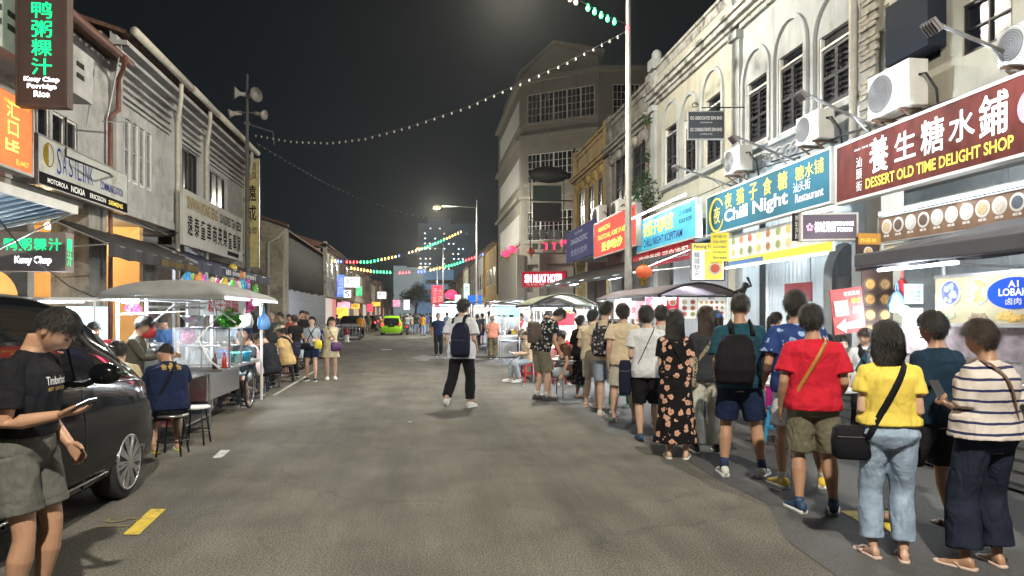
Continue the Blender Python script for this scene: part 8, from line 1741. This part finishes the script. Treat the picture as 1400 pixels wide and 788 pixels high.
person('woman in striped top and wide dark trousers holding a phone', G(1345, 776), 1.58, 2, 'tan', fem=True, fat=1.16, head=(10, 10), armR=(-.02, .16, -.38), armL=(-.03, .26, -.24), top=T_(STR, loose=.045, hem=.93, sleeve=.85), bottom=P_(K('dark indigo cotton', (.018, .022, .04)), .93, .03, .03), hair=('fringe', 'brown'), q=1, shoes=('flipflop', SANDAL, SANDAL), extras=[crossbody(LEAB, 1, .018), phone_in('L', .06, 55, .08, 0, False)], footR=(.13, .02, 0, 10, 0), footL=(-.15, 0, 0, 28, 0))
person('woman with glasses and long dark hair facing the viewer behind the stall counter', A(1388, 7.6), 1.52, 155, 'fair', fem=True, top=T_(WHT), bottom=P_(BLACK), hair=('long', 'brown'), q=1, facefeat=True, shoes=('slide', SNK), extras=[glasses()])
person('person in dark clothes whose brown arm enters at the right edge', A(1470, 4.6), 1.62, 5, 'brown', armL=(.10, .10, -.45), top=T_(DARK, loose=.04), bottom=P_(DARK, .95, .03), q=1, shoes=('slide', SNK))
# --- far crowd and riders
person('rider in an orange jacket sitting on the black motorcycle', (SC1.x, SC1.y-.15, 0), 1.68, 0, 'tan', lean=(2, 8), top=T_(ORG, sleeve=1.8, loose=.035), bottom=P_(BLACK), q=2, pz=.88, footR=(.2, .2, .18, 5, 0), footL=(-.2, .2, .18, 5, 0), armR=(.02, .38, -.28), armL=(.02, .38, -.28), shoes=('sneaker', SNK), extras=[cap(DCAP, False)])
person('rider in a grey shirt and pale helmet on the scooter', (SC2.x, SC2.y-.15, 0), 1.68, -3, 'tan', lean=(2, 8), top=T_(GREYT, loose=.03), bottom=P_(LBLUE), q=2, pz=.88, footR=(.2, .2, .18, 5, 0), footL=(-.2, .2, .18, 5, 0), armR=(.02, .38, -.28), armL=(.02, .38, -.28), shoes=('sneaker', SNK), extras=[cap(mat('pale helmet', (.6, .6, .6), .3), False)])
CR = [(565, 56, 'cream shirt at the road junction', BEIGE, 20), (569.5, 54, 'dark shirt at the road junction', DARK, -20), (573.5, 57, 'olive shirt in the junction group', OLIVE, 60), (578.5, 51, 'bright orange top by the red stool', ORG, -30), (583.5, 58, 'blue shirt behind the orange top', BLUEM, 10), (588, 60, 'black shirt at the right of the junction group', BLACK, 40), (504, 55, 'grey green shirt walking past the motorcycle', OLIVE, 170), (561, 64, 'white shirt behind the scooter', WHT, 0), (553, 70, 'dark red shirt far down the street', DKR, 180), (567, 68, 'navy shirt deep in the junction group', NAVY, 150), (575, 66, 'white shirt deep in the junction group', WHT, 30), (592, 52, 'dark grey shirt beside the glaring stall', DARK, 90),
      (611, 44, 'pale blue shirt at the counter of the glaring stall', LBLUE, 10), (626, 42, 'black shirt beside the glaring stall', BLACK, -70), (642, 40, 'khaki shirt at the food picture stall', KHAKI, -20), (659, 36, 'dark shirt at the food picture stall', DARK, 30), (690, 33, 'white shirt by the blue canopy stall', WHT, -60), (700, 29, 'navy shirt by the red canopy stall', NAVY, 20), (748, 20.5, 'dark shirt behind the green canopy stall', DARK, 170), (783, 18, 'cream shirt at the far canopy posts', CREAM, 150), (547, 80, 'black shirt crossing the far road', BLACK, 90), (520, 90, 'white shirt on the far left kerb', WHT, 30), (512, 75, 'dark shirt on the far left kerb', DARK, 0), (461, 52, 'black shirt by the barrier', BLACK, 60), (539, 100, 'grey shirt beyond the green car', GREYT, 0)]
for px, s_, lb, m_, fc in CR:
    person('distant pedestrian in '+lb, A(px, s_), rnd.uniform(1.58, 1.76), fc, rnd.choice(['tan', 'fair', 'tan']), fem=rnd.random() < .4, top=T_(m_), bottom=rnd.choice([P_(BLACK), S_(NAVY), P_(JEAN), S_(KHAKI)]), hair=('short', 'black'), q=3 if s_ > 30 else 2, shoes=('shoe', SNK), group='distant pedestrians', footR=(.1, rnd.uniform(-.1, .1), 0, 8, 0), footL=(-.1, rnd.uniform(-.1, .1), 0, 8, 0))

# more diners packed along the left kerb
for lb, px, s_, fc, m_, fem_ in (('diner in a white shirt seated behind the noodle cart, facing the street', 282, 11.8, 150, WHT, False), ('woman diner in a pale pink top seated past the cart wheel', 350, 13.2, 120, PINK, True), ('diner in olive shirt seated at the inner side of the pale table', 318, 14.2, 170, OLIVE, False), ('diner in a light blue shirt at the far corner of the pale table', 340, 15.6, 190, LBLUE, False),
        ('diner in a dark red shirt beyond the tan shirted man', 399, 16.6, 100, DKR, False), ('diner in a grey shirt seated near the motorcycles', 410, 18.0, 80, GREYT, False), ('woman diner in white at the last stool of the row', 392, 18.6, 160, WHT, True)):
    person(lb, A(px, s_), 1.64, fc, 'fair', fem=fem_, lean=(6, 20), head=(rnd.uniform(-15, 15), rnd.uniform(0, 20)), armR=(-.04, .30, -.18), armL=(-.02, .30, -.24), top=T_(m_), bottom=S_(KHAKI), hair=('ponytail' if fem_ else 'short', 'black'), q=2, facefeat=fc > 110, shoes=('slide', SANDAL), group='diners at the left stall', **SIT())
for lb, px, s_, fc, m_ in (('seated diner in a white shirt behind the queue near the red table', 1040, 11.8, 150, WHT), ('seated diner in a pink top glimpsed between the red and yellow shirts', 1150, 9.6, 170, PINK), ('seated diner in a navy shirt behind the blue stools', 1130, 10.6, 100, NAVY), ('standing cook in white behind the canopy stall counter', 915, 14.8, 150, WHT), ('standing cook in a dark apron at the canopy stall', 870, 17.2, 160, DARK)):
    st = 'standing' in lb; person(lb, A(px, s_), 1.66, fc, 'fair', top=T_(m_), bottom=P_(BLACK), hair=('short', 'black'), q=2, facefeat=True, shoes=('slide', SANDAL), armR=(-.03, .28, -.24), armL=(-.03, .28, -.24), **({} if st else SIT()))
# ================================================================= apply the queued modifiers and lettering in one pass
bake_all(); bake_text()
for o in CUTTERS: bpy.data.objects.remove(o)
# prints on clothes: flat letters laid onto the baked cloth surface
from mathutils.bvhtree import BVHTree
def shirt_print(P, body, c, d, w, h, m, name='print'):
    """project letters centred at local point c along local direction d onto the shirt"""
    sh = [o for o in P.children if o.name.split('.')[0] == 'shirt'][0]; me = sh.data
    bv = BVHTree.FromPolygons([v.co.copy() for v in me.vertices], [tuple(p.vertices) for p in me.polygons])
    d = V(d).normalized(); R_ = V((0, 0, 1)).cross(-d).normalized(); R_ = -R_ if False else R_; U_ = (-d).cross(R_)
    cu = bpy.data.curves.new(name, 'FONT'); cu.body = body; cu.align_x = 'CENTER'; cu.align_y = 'CENTER'; cu.offset = .015; cu.resolution_u = 2; o = bpy.data.objects.new(name, cu); C.objects.link(o)
    dg = bpy.context.evaluated_depsgraph_get(); dg.update(); t = bpy.data.meshes.new_from_object(o.evaluated_get(dg), depsgraph=dg); bpy.data.objects.remove(o)
    xs = [v.co.x for v in t.vertices]; ys = [v.co.y for v in t.vertices]; x0, x1, y0, y1 = min(xs), max(xs), min(ys), max(ys)
    for v in t.vertices:
        q = V(c)+R_*((v.co.x-(x0+x1)/2)/(x1-x0)*w)+U_*((v.co.y-(y0+y1)/2)/(y1-y0)*h); hit = bv.ray_cast(q-d*.6, d)
        v.co = (hit[0]-d*.004) if hit[0] is not None else q
    t.materials.clear(); t.materials.append(m); ob = bpy.data.objects.new(name, t); C.objects.link(ob); ob.parent = sh
WPR = mat('white shirt print', (.6, .6, .58), .7, var=0); GPR = mat('gold shirt print', (.45, .30, .07), .7, var=.2)
shirt_print(fgman, 'Timberland', (-.03, .1, 1.27), (.25, -1, 0), .19, .045, WPR); shirt_print(fgman, 'EST 1973 USA', (-.03, .1, 1.225), (.25, -1, 0), .17, .018, GPR)
nv = [o for o in C.objects if o.get('label', '').startswith('man in navy shirt with golden')][0]
shirt_print(nv, '\u2740\u2663\u2740', (.02, .12, .98), (0, 1, -.35), .22, .12, GPR)
shirt_print(jm, '27', (.1, 0, .88), (-1, 0, -.1), .12, .13, WPR)

HAZE = 0.00042
if HAZE:
    b = MB(); b.box((0, 150, 22), (500, 520, 48)); hz = b.build('haze', mat('haze', (1, 1, 1))); hz['kind'] = 'stuff'; m = MATS['haze']; n = m.node_tree.nodes; n.clear()
    o = n.new('ShaderNodeOutputMaterial'); v = n.new('ShaderNodeVolumePrincipled'); v.inputs['Color'].default_value = (.9, .92, .9, 1); v.inputs['Density'].default_value = HAZE; v.inputs['Anisotropy'].default_value = .72; m.node_tree.links.new(v.outputs[0], o.inputs['Volume'])
